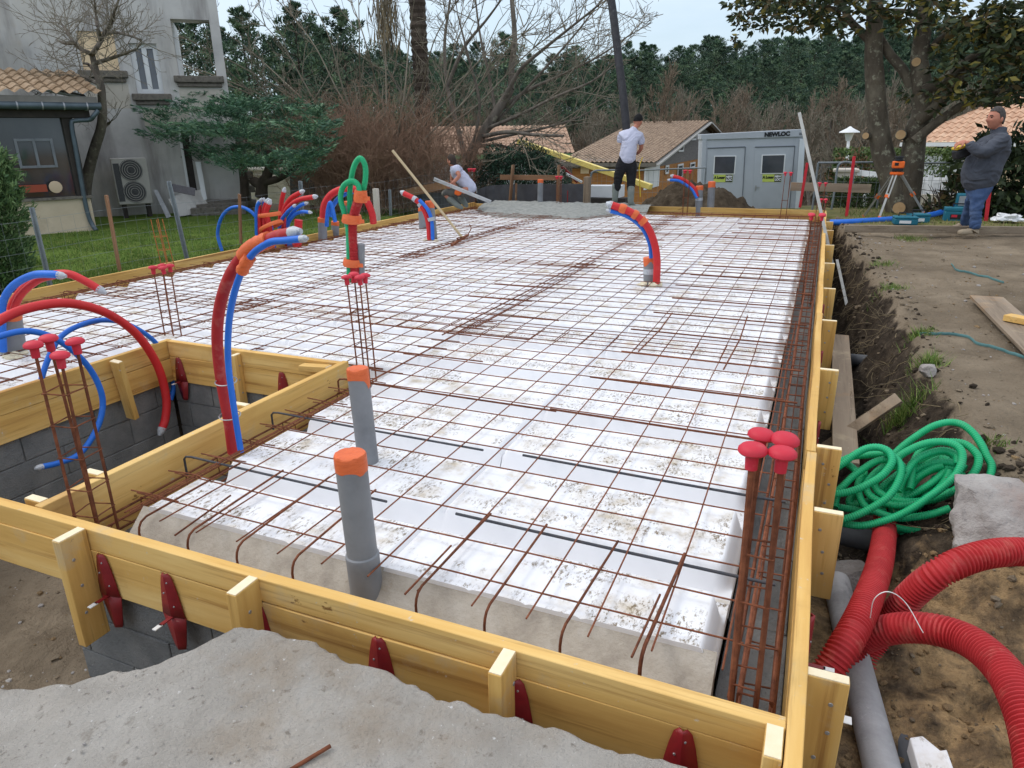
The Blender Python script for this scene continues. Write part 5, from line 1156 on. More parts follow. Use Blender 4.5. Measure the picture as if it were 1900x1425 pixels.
m = MB(); P = q(1402, 349, .02); m.box(P, (.035, .02, .2), SF.ax); m.bar(P+SF.n*.04+V(0, 0, .03), P+SF.n*.04+V(0, 0, .03)+(SF.d if np.dot(SF.d, CR) > 0 else -SF.d)*.13, .02, .02); m.build('handle', MATS['zinc'], t)
# ---- barn house
C0 = atd(1199, 300, 40); g = ray(1560, 244)*V(1, 1, 0); azg = math.atan2(-g[0], g[1]); GF = Frame(C0, azg)
if np.dot(GF.d, CR) < 0: GF.d = -GF.d
ue, ze = GF.uz(1199, 291); ua, za = GF.uz(1301, 226); sd = nrm(np.cross(V(0, 0, 1), GF.n)); back = -GF.n
# long side runs to the left, away from the gable
LF = Frame(GF.pt(0, 0), math.atan2(-back[0], back[1])); LF.d = nrm(back); LF.n = -GF.d
ul = LF.uz(1062, 300)[0]
M('orange_cladding', [C(140, 92, 46), C(164, 112, 60), C(180, 128, 74)], scale=2.2, rough=.7, stretch=(1, 1, 6), spots=[(1.4, .56, .7, C(128, 78, 32), (1, 1, 3), .6)])
M('grey_cladding', [C(92, 90, 90), C(122, 118, 116), C(76, 74, 76)], scale=2.2, rough=.85, stretch=(1, 1, 7), spots=[(1.2, .56, .68, C(140, 134, 128), (1, 1, 3), .6)])
bt = thing('barn_house', C0-V(0, 0, 3), 'barn like house, orange and grey timber gable, long weathered tile roof', 'house')
zm = GF.uz(1200, 313)[1]; zgd = zm-3.2; wd = 2*ua
m = MB(); m.prism([GF.pt(0, zgd), GF.pt(wd, zgd), GF.pt(wd, zm), GF.pt(0, zm)], back*ul); m.build('lower_wall', MATS['orange_cladding'], bt, ang=30)
m = MB(); m.prism([GF.pt(0.0, zm, .02), GF.pt(wd, zm, .02), GF.pt(wd, ze-.2, .02), GF.pt(ua, za-.3, .02), GF.pt(0, ze-.2, .02)], back*(ul-.02)); m.build('gable_wall', MATS['grey_cladding'], bt, ang=30)
E0, E1 = GF.pt(-.55, ze-.32, .7), GF.pt(-.55, ze-.32, .7)+back*(ul+1.4); R0 = GF.pt(ua, za+.05, .7)
vs_, fs = tiles(E1, E0, R0-E0, pitch=.26, step=.42, h=.07, sub=5); m = MB(); m.add(vs_, fs); m.build('roof', MATS['roof_tile_grey'], bt, ang=60)
E2 = GF.pt(wd+.55, ze-.32, .7); vs_, fs = tiles(E2, E2+back*(ul+1.4), GF.pt(ua, za+.05, .7)-E2, pitch=.26, step=.42, h=.07, sub=4); m = MB(); m.add(vs_, fs); m.build('roof', MATS['roof_tile_grey'], bt, ang=60)
m = MB(); m.bar(E0+V(0, 0, -.12), R0+V(0, 0, -.12), .1, .28, GF.n); m.bar(E2+V(0, 0, -.12), R0+V(0, 0, -.12), .1, .28, GF.n); m.build('bargeboard', M('grey_board', [C(166, 164, 160), C(186, 184, 180)], rough=.8), bt)
m = MB(); m.bar(E0+V(0, 0, -.1), E1+V(0, 0, -.1), .12, .2); m.build('eave_board', MATS['old_stone'], bt)
for quad in (((1260, 259), (1268, 281)), ((1284, 249), (1291, 260)), ((1258, 305), (1266, 330)), ((1235, 307), (1240, 322)), ((1281, 302), (1289, 311))):
    window(GF, GF.rect(*quad, .06), bt, .10, bars=0, t=.12)
for quad in (((1198, 312), (1222, 345)),): m = MB(); r = GF.rect(*quad, .06); GF.box(m, r[0], r[1], r[2], r[3], .0, .08); m.build('white_door', MATS['white_paint'], bt)
m = MB(); r = LF.rect((1078, 308), (1093, 322)); LF.box(m, r[0], r[1], r[2], r[3], 0, .06); m.build('shutter', MATS['render_cream'], bt)
# ---- house half hidden behind the bare trees
F2 = Frame(atd(930, 285, 46), rad(-62)); t2 = thing('tiled_house', F2.P-V(0, 0, 3), 'low white house with a pinkish tile roof behind the bare trees', 'house')
a, z = F2.uz(800, 285); b, _ = F2.uz(1046, 285); lo, hi = min(a, b), max(a, b)
m = MB(); F2.box(m, lo, hi, z-3.0, z, -7, 0); m.build('wall', MATS['white_paint'], t2)
vs_, fs = tiles(F2.pt(lo-.6, z-.1, .6), F2.pt(hi+.6, z-.1, .6), -F2.n*4.1+V(0, 0, 1.75), pitch=.3, step=.45, h=.08, sub=4); m = MB(); m.add(vs_, fs); m.build('roof', M('roof_tile_dull', [C(150, 122, 104), C(172, 144, 124), C(186, 160, 140)], scale=2.5, rough=.92, spec=.1), t2, ang=60)
m = MB(); F2.box(m, lo-.6, hi+.6, z-.35, z-.12, .5, .62); m.build('fascia', M('green_board', [C(92, 140, 96), C(110, 158, 112)]), t2)
# ---- house with the garage on the right
F3 = Frame(atd(1740, 300, 27), rad(-114)); t3 = thing('garage_house', F3.P-V(0, 0, 2), 'cream house with white garage door and bright clay tile roof', 'house')
u0 = F3.uz(1697, 290)[0]; sg = 1 if F3.uz(1780, 290)[0] > u0 else -1; ze3 = F3.uz(1740, 264)[1]; zg3 = -2.2
def ub(u0, k): return u0+sg*k
m = MB(); F3.box(m, u0, ub(u0, 9), zg3, ze3, -7, 0); m.build('wall', MATS['render_cream'], t3)
gu0, gz1 = F3.uz(1699, 284); gu1, _ = F3.uz(1790, 284)
m = MB()
n_ = 16
for i in range(n_): F3.box(m, gu0+(gu1-gu0)*i/n_+.012*sg, gu0+(gu1-gu0)*(i+1)/n_-.012*sg, zg3, gz1, -.02, .05)
F3.box(m, gu0, gu1, zg3, gz1, -.02, .03); m.build('garage_door', MATS['white_paint'], t3)
A, B = F3.pt(ub(u0, -.35), ze3-.02, .6), F3.pt(ub(u0, 9.4), ze3-.02, .6); up = -F3.n*4.6+V(0, 0, 2.3)
vs_, fs = tiles(A, B, up, pitch=.25, step=.36, h=.08, sub=5)
L_ = np.linalg.norm(B-A); dd = (B-A)/L_
vv = []
for p in vs_:
    p = np.asarray(p); s = np.dot(p-A, dd); f = np.dot(p-A, -F3.n)/4.6
    lim = f*3.6
    vv.append(A+(p-A)+dd*max(0, (lim-s)) if s < lim else p)
m = MB(); m.add(vv, fs); m.build('roof', MATS['roof_tile_pink'], t3, ang=60)
m = MB(); F3.box(m, ub(u0, -.4), ub(u0, 9.3), ze3-.14, ze3-.0, .45, .62); m.build('gutter', MATS['white_paint'], t3)
P = F3.at(1744, 275, .08); m = MB(); m.lathe([(.05, -.2), (.10, -.12), (.12, .05), (.04, .12), (.02, .2)], P, 12); m.build('wall_lamp', MATS['ink'], t3)
# ---- street lamp
P = atd(1572, 300, 30); t = thing('street_lamp', V(P[0], P[1], -3), 'white street lamp with a conical hood beyond the fence', 'street lamp'); Tp = atd(1576, 247, 30)
m = MB(); m.tube([V(P[0], P[1], -3), P, Tp-V(0, 0, .25)], [.09, .07, .06], 10); m.build('post', MATS['white_paint'], t)
m = MB(); m.lathe([(.10, -.32), (.20, .02), (.2, .03)], Tp, 14); m.build('lantern', M('lantern_glass', [C(190, 196, 198), C(206, 210, 212)], rough=.3), t)
m = MB(); m.lathe([(.42, .02), (.40, .06), (.12, .2), (.03, .27)], Tp, 18); m.build('hood', MATS['white_paint'], t)
# ================================================================== plants
NP = np.random.RandomState(11)
def tubes(name, polys, mat, parent=None, n=3, origin=None, smooth=True):
    """polys: list of (points (k,3), r0, r1); one mesh"""
    VV, FF, b = [], [], 0
    ang = np.arange(n)*2*math.pi/n; ca, sa = np.cos(ang)[None, :, None], np.sin(ang)[None, :, None]
    for P, r0, r1 in polys:
        P = np.asarray(P, float); k = len(P); t = np.gradient(P, axis=0); t /= np.linalg.norm(t, axis=1)[:, None]+1e-9
        h = np.array([0, 0, 1.]) if abs(t[:, 2]).mean() < .8 else np.array([1., 0, 0])
        a = np.cross(t, h); a /= np.linalg.norm(a, axis=1)[:, None]+1e-9; c = np.cross(t, a); r = np.linspace(r0, r1, k)[:, None, None]
        VV.append((P[:, None, :]+r*(ca*a[:, None, :]+sa*c[:, None, :])).reshape(-1, 3))
        i = np.arange(k-1)[:, None]*n+b; j = np.arange(n)[None, :]; j2 = (j+1) % n
        FF.append(np.stack([i+j, i+j2, i+n+j2, i+n+j], -1).reshape(-1, 4)); b += k*n
    A = np.concatenate(VV); F = np.concatenate(FF).astype(np.int32)
    o0 = np.array(wloc(parent)) if parent is not None else (np.asarray(origin, float) if origin is not None else np.array([A[:, 0].mean(), A[:, 1].mean(), A[:, 2].min()]))
    me = bpy.data.meshes.new(name); me.vertices.add(len(A)); me.vertices.foreach_set('co', (A-o0).astype(np.float32).ravel())
    me.loops.add(F.size); me.loops.foreach_set('vertex_index', F.ravel()); me.polygons.add(len(F)); me.polygons.foreach_set('loop_start', np.arange(0, F.size, 4, dtype=np.int32))
    me.materials.append(MATS[mat]); me.update(calc_edges=True)
    if smooth: me.polygons.foreach_set('use_smooth', [True]*len(F))
    return link(name, me, parent, o0, 0)
def grow(P, d, L, r, lev, out, spread=.6, kids=(4, 5, 5), shrink=.62, up=.12, wob=.22, seg=5, rmin=.003, start=.25, lens=None):
    P = np.asarray(P, float); d = nrm(d); pts = [P]
    for i in range(seg):
        d = nrm(d+NP.normal(0, wob, 3)*.5+V(0, 0, up)*.5); pts.append(pts[-1]+d*L/seg)
    out.append((np.array(pts), r, max(rmin, r*.45)))
    if lev == 0: return
    for k in range(kids[-lev] if lev <= len(kids) else kids[0]):
        t = start+(1-start)*(k+NP.uniform(.1, .9))/kids[-lev]; i = min(seg-1, int(t*seg)); f = t*seg-i
        q = pts[i]*(1-f)+pts[i+1]*f; dd = nrm(nrm(pts[i+1]-pts[i])+NP.normal(0, spread, 3))
        grow(q, dd, L*shrink*NP.uniform(.7, 1.15)*(1.15-.5*t), max(rmin, r*(1-.5*t)*.55), lev-1, out, spread, kids, shrink, up, wob, max(3, seg-1), rmin)
def quads(Cn, D, ln, wd, curl=0.0, flatness=0.0):
    """leaf cards: centre, direction, length, width"""
    n = len(Cn); D = D/(np.linalg.norm(D, axis=1)[:, None]+1e-9); R_ = NP.normal(0, 1, (n, 3))
    if flatness: R_ = R_*(1-flatness)+np.cross(D, np.tile([0, 0, 1.], (n, 1)))*flatness
    S = R_-D*(R_*D).sum(1)[:, None]; S /= np.linalg.norm(S, axis=1)[:, None]+1e-9
    ln = np.asarray(ln).reshape(-1, 1); wd = np.asarray(wd).reshape(-1, 1); a = Cn-D*ln/2; b = Cn+D*ln/2
    return np.stack([a, Cn-D*ln*.05+S*wd/2, b, Cn-D*ln*.05-S*wd/2], 1).reshape(-1, 3)
def foliage(name, A, mats, parent=None, origin=None, per=1):
    n = len(A)//4; mi = np.repeat(NP.randint(0, len(mats), n//per+1), per)[:n]; w = NP.rand(n) < .25; mi[w] = NP.randint(0, len(mats), w.sum()); return raw(name, A, 4, [MATS[k] for k in mats], parent, origin, mi=mi)
def leafm(name, c, rough=.6, tr=.25):
    m = M(name, [C(*[max(0, int(v*.82)) for v in c]), C(*c)], scale=2, rough=rough, spec=.3, hue=.28 if name[:4] == 'pine' else 0); return m
for nm_, c in (('pine_a', (56, 80, 66)), ('pine_b', (82, 108, 84)), ('pine_c', (118, 140, 104)), ('jun_a', (64, 98, 78)), ('jun_b', (88, 126, 98)), ('jun_c', (120, 154, 118)), ('thu_a', (70, 100, 62)), ('thu_b', (96, 126, 78)), ('thu_c', (118, 144, 92)),
             ('mag_a', (48, 60, 36)), ('mag_b', (66, 78, 44)), ('mag_c', (92, 78, 46)), ('mag_d', (128, 118, 50)), ('hed_a', (70, 92, 46)), ('hed_b', (96, 116, 60)), ('hed_c', (52, 70, 38)), ('hed_br', (128, 98, 70)), ('gr_a', (82, 112, 42)), ('gr_b', (106, 134, 56)), ('gr_c', (136, 146, 78)), ('dk_a', (34, 50, 38)), ('dk_b', (48, 66, 48)), ('dry', (150, 134, 104))): leafm(nm_, c)
M('bark_grey', [C(78, 72, 66), C(108, 100, 92), C(132, 124, 114)], scale=7, rough=.95, bump=.8, bscale=30, stretch=(1, 1, .4), spots=[(6, .58, .66, C(160, 156, 140), (1, 1, 1), .7), (3, .6, .7, C(92, 96, 58), (1, 1, 1), .6)], bdist=.02)
M('bark_mag', [C(62, 54, 46), C(92, 84, 72), C(120, 112, 96)], scale=5, rough=.95, bump=.8, bscale=26, stretch=(1, 1, .5), spots=[(9, .56, .62, C(146, 144, 124), (1, 1, 1), .85), (2.4, .56, .68, C(84, 72, 56), (1, 1, 1), .6)], bdist=.02)
M('bark_dark', [C(50, 42, 36), C(72, 62, 54), C(90, 80, 70)], scale=5, rough=.95, bump=.9, bscale=18, stretch=(1, 1, .5), bdist=.03)
M('twig_brown', [C(112, 98, 84), C(136, 122, 104)], scale=3, rough=.9)
M('twig_red', [C(130, 102, 84), C(158, 128, 108)], scale=3, rough=.9)
M('twig_grey', [C(112, 104, 92), C(138, 130, 114)], scale=3, rough=.9)
M('cut_wood', [C(172, 138, 98), C(196, 164, 122)], scale=8, rough=.8)
# ---- bare fruit tree before the old house
def trunk(px, Y, r0, r1, n=8, slope=0.0):
    k = len(px); P = [aty(x, y, Y+slope*i/(k-1)) for i, (x, y) in enumerate(px)]; S = spline(P, 5); return S, r0, r1
B = HF.at(162, 372, 1.7); Y = B[1]
t = thing('bare_tree', (B[0], B[1], -.4), 'small bare lichen covered tree in front of the old house', 'tree')
out = []; P1 = [aty(*p, Y) for p in ((158, 385), (160, 340), (169, 299), (178, 268), (187, 240), (190, 212), (189, 180), (187, 158), (180, 138), (175, 118), (171, 101))]
main = [(np.array(spline(P1, 4)), .125, .055)]
fk = [[(171, 101), (180, 88), (187, 76), (193, 65), (206, 61), (220, 61), (240, 66), (262, 74)], [(171, 101), (158, 95), (146, 88), (137, 79), (128, 66), (120, 52), (111, 40)], [(187, 158), (172, 150), (155, 142), (140, 143), (120, 150), (95, 152)], [(180, 138), (165, 120), (155, 118)], [(187, 76), (182, 55), (178, 30), (176, 5)], [(187, 240), (200, 230), (205, 226)], [(137, 79), (120, 80), (105, 74)], [(193, 65), (205, 45), (213, 20), (220, 0)], [(175, 118), (200, 110), (230, 100), (252, 92)]]
for f in fk:
    S = np.array(spline([aty(*p, Y+NP.uniform(-.3, .3)*(i > 0)) for i, p in enumerate(f)], 4)); main.append((S, .05, .018))
    for k in range(len(S) if len(f) > 3 else 3):
        i = NP.randint(2, len(S)); d = nrm(S[i]-S[i-1]) if i else V(0, 0, 1)
        grow(S[i], nrm(d+NP.normal(0, .75, 3)), NP.uniform(.5, 1.1), .011, 2, out, .6, (3, 3), .6, .16, .3, 4, .0038)
tubes('trunk', main, 'bark_grey', t, 8); tubes('twigs', out, 'twig_grey', t, 3)
# ---- central trees
def shrubtree(base, stems, label, mat_t='bark_grey', mat_b='twig_grey', name='bare_tree', extra=(1.0, 2, (5, 5)), r0=.12, r1=.02, dens=1.0, rmin=.005, bl=1.3):
    Y = base[1]; t = thing(name, base, label, 'tree'); main, out = [], []
    for f, a, b in stems:
        S = np.array(spline([aty(x, y, Y+(dy or 0)) for x, y, dy in f], 5)); main.append((S, a, b)); L = np.linalg.norm(np.diff(S, axis=0), axis=1).sum()
        for k in range(int(L*extra[0]*dens)):
            i = NP.randint(max(1, len(S)//5), len(S)); d = nrm(S[i]-S[i-1])
            grow(S[i], nrm(d+NP.normal(0, .55, 3)+V(0, 0, .1)), bl*NP.uniform(.5, 1.2), .016, extra[1], out, .5, extra[2], .6, .10, .25, 4, rmin)
    tubes('trunk', main, mat_t, t, 8); tubes('twigs', out, mat_b, t, 3); return t
g = un(862, 392, -.45); b1 = V(g[0], 16.2, -.5)
def f0(*p): return [(x, y, dy) for x, y, dy in p]
shrubtree(b1, [
 (f0((855, 345, 0), (866, 310, 0), (880, 272, 0), (900, 240, 0), (920, 210, 0), (938, 182, .1), (948, 165, .2)), .17, .10),
 (f0((948, 165, .2), (950, 120, .3), (955, 70, .4), (950, 0, .5), (948, -40, .6)), .09, .05),
 (f0((935, 185, 0), (965, 130, -.3), (1010, 90, -.5), (1060, 50, -.7), (1110, 10, -1)), .06, .02),
 (f0((920, 210, 0), (975, 170, .5), (1040, 140, .8), (1110, 105, 1), (1175, 60, 1.2)), .055, .012),
 (f0((900, 240, 0), (960, 215, -.5), (1030, 180, -.8), (1100, 150, -1), (1150, 110, -1.1)), .05, .012),
 (f0((885, 265, 0), (950, 250, .4), (1020, 235, .6), (1080, 215, .8), (1130, 185, 1)), .045, .012),
 (f0((890, 255, 0), (940, 245, -.4), (990, 250, -.6), (1046, 252, -.8)), .06, .03),
 (f0((880, 272, 0), (930, 270, .2), (980, 290, .3), (1020, 310, .4)), .045, .015),
 (f0((866, 310, 0), (850, 240, .3), (830, 160, .5), (825, 80, .7), (835, 0, .9)), .08, .03),
 (f0((830, 160, .5), (860, 90, .6), (900, 40, .6), (930, 0, .7)), .06, .02),
 (f0((870, 300, 0), (890, 200, -.4), (870, 110, -.6), (850, 30, -.7)), .05, .02),
 (f0((920, 210, 0), (905, 130, .3), (890, 60, .4), (880, -20, .5)), .05, .02),
 (f0((880, 272, 0), (990, 150, .3), (1070, 60, .4), (1130, -20, .5)), .045, .012),
 (f0((862, 320, 0), (800, 260, .4), (760, 200, .6), (720, 130, .8)), .05, .015)],
 'large leaning bare tree with mossy trunk behind the kneeling worker', 'bark_grey', 'twig_grey', extra=(2.3, 2, (4, 5)), rmin=.0055, bl=1.5)
b2 = V(un(740, 392, -.45)[0]+.2, 15.3, -.5)
st = []
for k in range(17):
    a = -1.05+1.75*k/16+NP.uniform(-.06, .06); x0 = 705+NP.uniform(-40, 60); L = NP.uniform(260, 390)
    st.append((f0((x0, 360, 0), (x0+80*a*.6, 270, NP.uniform(-.3, .3)), (x0+200*a, 170+40*abs(a), NP.uniform(-.6, .6)), (x0+L*a*1.05, 60+90*abs(a)**1.5, NP.uniform(-.9, .9)), (x0+L*a*1.45, -20+130*abs(a)**1.6, NP.uniform(-1.2, 1.2))), .035, .008))
shrubtree(b2, st, 'fan shaped bare tree of long arching stems behind the red brown shrubs', 'twig_grey', 'twig_grey', extra=(1.5, 2, (4, 4)), rmin=.005, bl=1.1)
# ---- palm
Pp = aty(783, 200, 17.2); t = thing('palm_tree', (Pp[0], 17.2, -.5), 'dark palm trunk between the bare trees, dead fronds hanging at its top', 'tree')
m = MB(); S = spline([aty(x, y, 17.2) for x, y in ((786, 330), (784, 200), (779, 100), (774, 0), (772, -60))], 14); m.tube(S, [.21+.028*((i % 2)*1.0)+.02*noise.noise(Vector((i*.7, 0, 0))) for i in range(len(S))], 14); m.build('trunk', MATS['bark_dark'], t, ang=0)
q0 = aty(715, 35, 17.0); Cn, D = [], []
for k in range(420):
    u = NP.uniform(0, 1); Cn.append(q0+V(NP.normal(0, .12+.10*math.sin(u*3.1)), NP.normal(0, .15), .55-1.35*u)); D.append((NP.normal(0, .16), NP.normal(0, .16), -1))
raw('dead_frond', quads(np.array(Cn), np.array(D), NP.uniform(.35, .8, 420), NP.uniform(.02, .05, 420)), 4, [MATS['dry'], MATS['twig_grey']], t, mi=NP.randint(0, 2, 420))
for k in range(16):
    pass
# ---- red brown shrubs
def twigshrub(px0, px1, ytop, ybase, Y, n, label, mat='twig_red', depth=1.2, hmul=1.0):
    a, b = aty(px0, ybase, Y), aty(px1, ybase, Y); out = []
    for k in range(n):
        u = NP.uniform(0, 1); x = a[0]+(b[0]-a[0])*u; top = aty(px0+(px1-px0)*u, ytop, Y)[2]; top = -.5+(top+.5)*(.72+.28*math.sin(math.pi*min(1, max(0, u*.9+.05)))**.6)*NP.uniform(.35, 1.04)
        y = Y+NP.uniform(-depth, depth); z0 = -.5+NP.uniform(0, .6)*max(0, top); d = nrm(V(NP.normal(0, .3), NP.normal(0, .3), 1))
        grow((x, y, z0), d, max(.5, top-z0)*1.12, .007, 2, out, .62, (4, 4), .40, .12, .5, 5, .0030, .25)
    t = thing('bare_shrub', ((a[0]+b[0])/2, Y, -.5), label, 'shrub', 'red brown bare shrubs behind the left board'); tubes('twigs', out, mat, t, 3); return t
twigshrub(598, 672, 190, 395, 14.6, 430, 'dense red brown bare shrub beside the juniper, leftmost of three')
twigshrub(660, 762, 185, 395, 14.7, 520, 'dense red brown bare shrub below the palm trunk, middle of three')
twigshrub(750, 880, 200, 395, 15.2, 300, 'thinner red brown bare shrub behind the kneeling worker')
twigshrub(770, 860, 300, 400, 14.4, 110, 'low tangle of brown twigs by the wire fence next to the kneeling worker', 'twig_brown', .5)
# ---- juniper
Jb = un(478, 398, -.4); Jb = V(Jb[0], Jb[1], -.4); t = thing('juniper', Jb, 'spreading dark green juniper with layered sprays beside the old house', 'tree')
Cn, D, ln = [], [], []
k_ = pxm(Jb)
lay = [(300, 205, 42, 16), (350, 178, 30, 14), (345, 215, 60, 18), (310, 248, 46, 16), (400, 200, 70, 22), (460, 185, 60, 20), (420, 235, 90, 22), (350, 262, 60, 18), (520, 200, 60, 22), (570, 235, 50, 26), (500, 250, 80, 24), (420, 275, 70, 20), (470, 292, 80, 20), (560, 285, 50, 24), (590, 205, 30, 24), (380, 238, 60, 18), (590, 260, 30, 30), (540, 310, 50, 14), (440, 210, 50, 18), (335, 190, 24, 10), (440, 302, 40, 12), (322, 230, 40, 14), (375, 285, 40, 14)]
for (x, y, rx, ry) in lay:
    dy = NP.uniform(-1.2, .6); c = aty(x, y, Jb[1]+dy); N_ = int(rx*ry*.46)
    for s in range(max(4, N_//26)):
        a = NP.uniform(0, 6.28); rr = NP.uniform(0, 1)**.5; tip = c+V(math.cos(a)*rr*rx*k_*1.05, math.sin(a)*rr*rx*k_*.8, NP.uniform(-.22, .28)*ry*k_)
        out_ = nrm(V(math.cos(a)*.95, math.sin(a)*.95, .30)+NP.normal(0, .2, 3)*.8); L = NP.uniform(.35, .75)
        for j in range(64):
            u = NP.uniform(0, 1); Cn.append(tip+out_*(u-.6)*L*1.25+NP.normal(0, .05, 3)*(1.25-u)*V(1.6, 1.6, .7)); D.append(out_+NP.normal(0, .34, 3)); ln.append(NP.uniform(.07, .16))
A = quads(np.array(Cn), np.array(D), ln, np.array(ln)*NP.uniform(.14, .22, len(ln))); foliage('crown', A, ('jun_a', 'jun_b', 'jun_b', 'jun_c'), t, per=64)
def jl(*p): return np.array(spline([aty(x, y, Jb[1]+.2) for x, y in p], 5))
tubes('trunk', [(jl((485, 366), (487, 340), (498, 320), (500, 280)), .16, .09), (jl((487, 345), (470, 335), (468, 330)), .15, .09), (jl((490, 338), (515, 332), (540, 318), (560, 298)), .10, .05), (jl((455, 372), (452, 330), (445, 300), (430, 270)), .12, .06)], 'bark_dark', t, 8)
# ---- thuja at the left edge
Tb = un(-15, 560, -.4); t = thing('thuja', Tb, 'feathery green conifer at the left picture edge', 'tree'); k_ = pxm(Tb); Cn, D, ln = [], [], []
for s in range(420):
    v = NP.uniform(0, 1); y = 285+(545-285)*v; xr = 18+48*math.sin(min(1, v*1.25)*1.9)*.95; a = NP.uniform(0, 6.28)
    tip = aty(-15, y, Tb[1])+V(math.cos(a)*xr*k_, math.sin(a)*xr*k_, 0)*NP.uniform(.55, 1.05); o_ = nrm(V(math.cos(a)*.8, math.sin(a)*.8, .75)+NP.normal(0, .2, 3)); L = NP.uniform(.2, .42)
    for j in range(44):
        u = NP.uniform(0, 1); Cn.append(tip+o_*(u-.7)*L+NP.normal(0, .035, 3)*(1.3-u)); D.append(o_+NP.normal(0, .4, 3)); ln.append(NP.uniform(.05, .10))
foliage('crown', quads(np.array(Cn), np.array(D), ln, np.array(ln)*NP.uniform(.18, .3, len(ln))), ('thu_a', 'thu_b', 'thu_b', 'thu_c'), t)
m = MB(); m.tube([Tb-V(0, 0, .1), aty(-15, 300, Tb[1])], [.09, .02], 8); m.build('trunk', MATS['bark_dark'], t)
# ---- pines
def pine_mesh(H, R, nb, per, size, seed, bare=.28):
    NP.seed(seed); Cn, D, ln, tr = [], [], [], []
    lean = NP.normal(0, .015, 2)
    def ax(h): return V(lean[0]*h*h/H*2, lean[1]*h*h/H*2, h)
    tr.append((np.array([ax(h) for h in np.linspace(-.6, H*.98, 9)]), .014*H+.04, .02))
    for b in range(nb):
        f = (b+NP.uniform(0, 1))/nb; h = H*(bare+(1-bare)*f**.9); rr = R*(1-f**2.4)*(.55+.45*min(1, f*3))*NP.uniform(.6, 1.2)+.25; a = b*2.4+NP.uniform(-.5, .5); p0 = ax(h)
        e = p0+V(math.cos(a)*rr, math.sin(a)*rr, rr*(.15+.55*f)); tr.append((np.array([p0, (p0+e)/2-V(0, 0, .05*rr), e]), .02+.012*rr, .01))
        for c in range(3):
            q = p0+(e-p0)*(.45+.28*c); cr = (.30+.20*rr)*NP.uniform(.75, 1.2)*(1 if c < 2 else .8)
            for j in range(per):
                w = NP.normal(0, 1, 3); w = w/np.linalg.norm(w); w[2] = w[2]*.75+.12; Cn.append(q+w*cr*NP.uniform(.35, 1.0)); D.append(w+V(0, 0, .55)); ln.append(size*NP.uniform(.6, 1.3))
    return quads(np.array(Cn), np.array(D), ln, np.array(ln)*.34), tr
PV = []
for i in range(5):
    A, tr = pine_mesh((13, 14, 12, 15, 13)[i], (3.2, 2.8, 3.6, 3.0, 2.8)[i], 38, 54, .32, 40+i, (.30, .38, .25, .42, .2)[i])
    t = thing('pine_tree', (0, 0, 0), 'dark green pine of the wood on the far hillside', 'tree', 'pines of the wood on the far hillside')
    foliage('crown', A, ('pine_a', 'pine_b', 'pine_b', 'pine_c'), t, origin=(0, 0, 0), per=54); tubes('trunk', tr, 'bark_dark', t, 5); PV.append((t, (13, 14, 12, 15, 13)[i]))
def place(proto, H, px, s, ytop, label=None, group=None, used=set()):
    d = ray(px, 248)*V(1, 1, 0); d = d/np.dot(d, CF*V(1, 1, 0))*1.0; q = CAM+d*s; z = gh(q[0], q[1]) if s > 20 else -.5
    zt = atd(px, ytop, np.dot(q-CAM, CF)+0)[2]; sc = max(.5, (zt-z)/H); 
    if proto.name not in used: used.add(proto.name); o = proto; o.location = (q[0], q[1], z); o.rotation_euler = (0, 0, NP.uniform(0, 6)); o.scale = (min(1.35, sc**.8),)*2+(sc,); 
    else: o = dup(proto, (q[0], q[1], z), NP.uniform(0, 6), scale=(min(1.35, sc**.8)*NP.uniform(.85, 1.15), min(1.35, sc**.8)*NP.uniform(.85, 1.15), sc))
    if label: o['label'] = label
    if group: o['group'] = group
    return o
SKY = [(380, 90), (480, 75), (560, 70), (700, 85), (900, 105), (1030, 115), (1100, 100), (1160, 92), (1240, 96), (1300, 90), (1350, 80), (1400, 84), (1450, 72), (1500, 66), (1560, 58), (1640, 50), (1760, 52), (1900, 30), (2100, 30)]
NP.seed(3)
for row, (s, dy, step) in enumerate(((150, 2, 21), (136, 12, 22), (124, 26, 23), (112, 44, 24), (102, 64, 26), (92, 88, 30), (84, 112, 36))):
    x = 560+row*9 if row < 6 else 1120
    while x < 2000:
        px = x+NP.uniform(-9, 9); p, H = PV[NP.randint(0, 5)]; place(p, H, px, s+NP.uniform(-6, 6), interp(SKY, px)+dy+NP.uniform(-20, 24)+(26 if row == 0 and NP.rand() < .35 else 0)); x += step
# nearer pines behind the old house
NV = []
for i in range(3):
    A, tr = pine_mesh((17, 15, 16)[i], (3.2, 3.6, 2.9)[i], 46, 64, .30, 60+i, (.22, .15, .3)[i]); t = thing('pine_tree', (0, 0, 0), 'tall pine', 'tree'); foliage('crown', A, ('pine_a', 'pine_b', 'pine_b', 'pine_c'), t, origin=(0, 0, 0), per=64); tubes('trunk', tr, 'bark_dark', t, 6); NV.append((t, (17, 15, 16)[i]))
NP.seed(5)
for k, (px, yt, s, lb) in enumerate(((352, 50, 46, 'tall pine seen through the loggia opening, left one'), (384, 42, 52, 'tall pine seen through the loggia opening, right one'), (428, 66, 48, 'tall pine just right of the old house, its top lowest of the row'), (478, 32, 44, 'tallest pointed pine in the row right of the old house'), (515, 84, 50, 'shorter pine between two tall ones right of the old house'), (566, 26, 46, 'broad tall pine behind the fan shaped bare tree'), (605, 70, 52, 'pine half hidden by bare stems left of the hanging dead fronds'), (655, 34, 54, 'tall pine behind the hanging dead palm fronds'), (545, 130, 40, 'low bushy pine above the juniper crown'), (455, 150, 40, 'low bushy pine right beside the old house wall'), (942, 75, 60, 'pointed pine behind the leaning bare tree'), (845, 120, 56, 'pine behind the bare branches right of the palm trunk'))):
    p, H = NV[k % 3]; place(p, H, px, s, yt, lb, 'tall pines behind the old house')
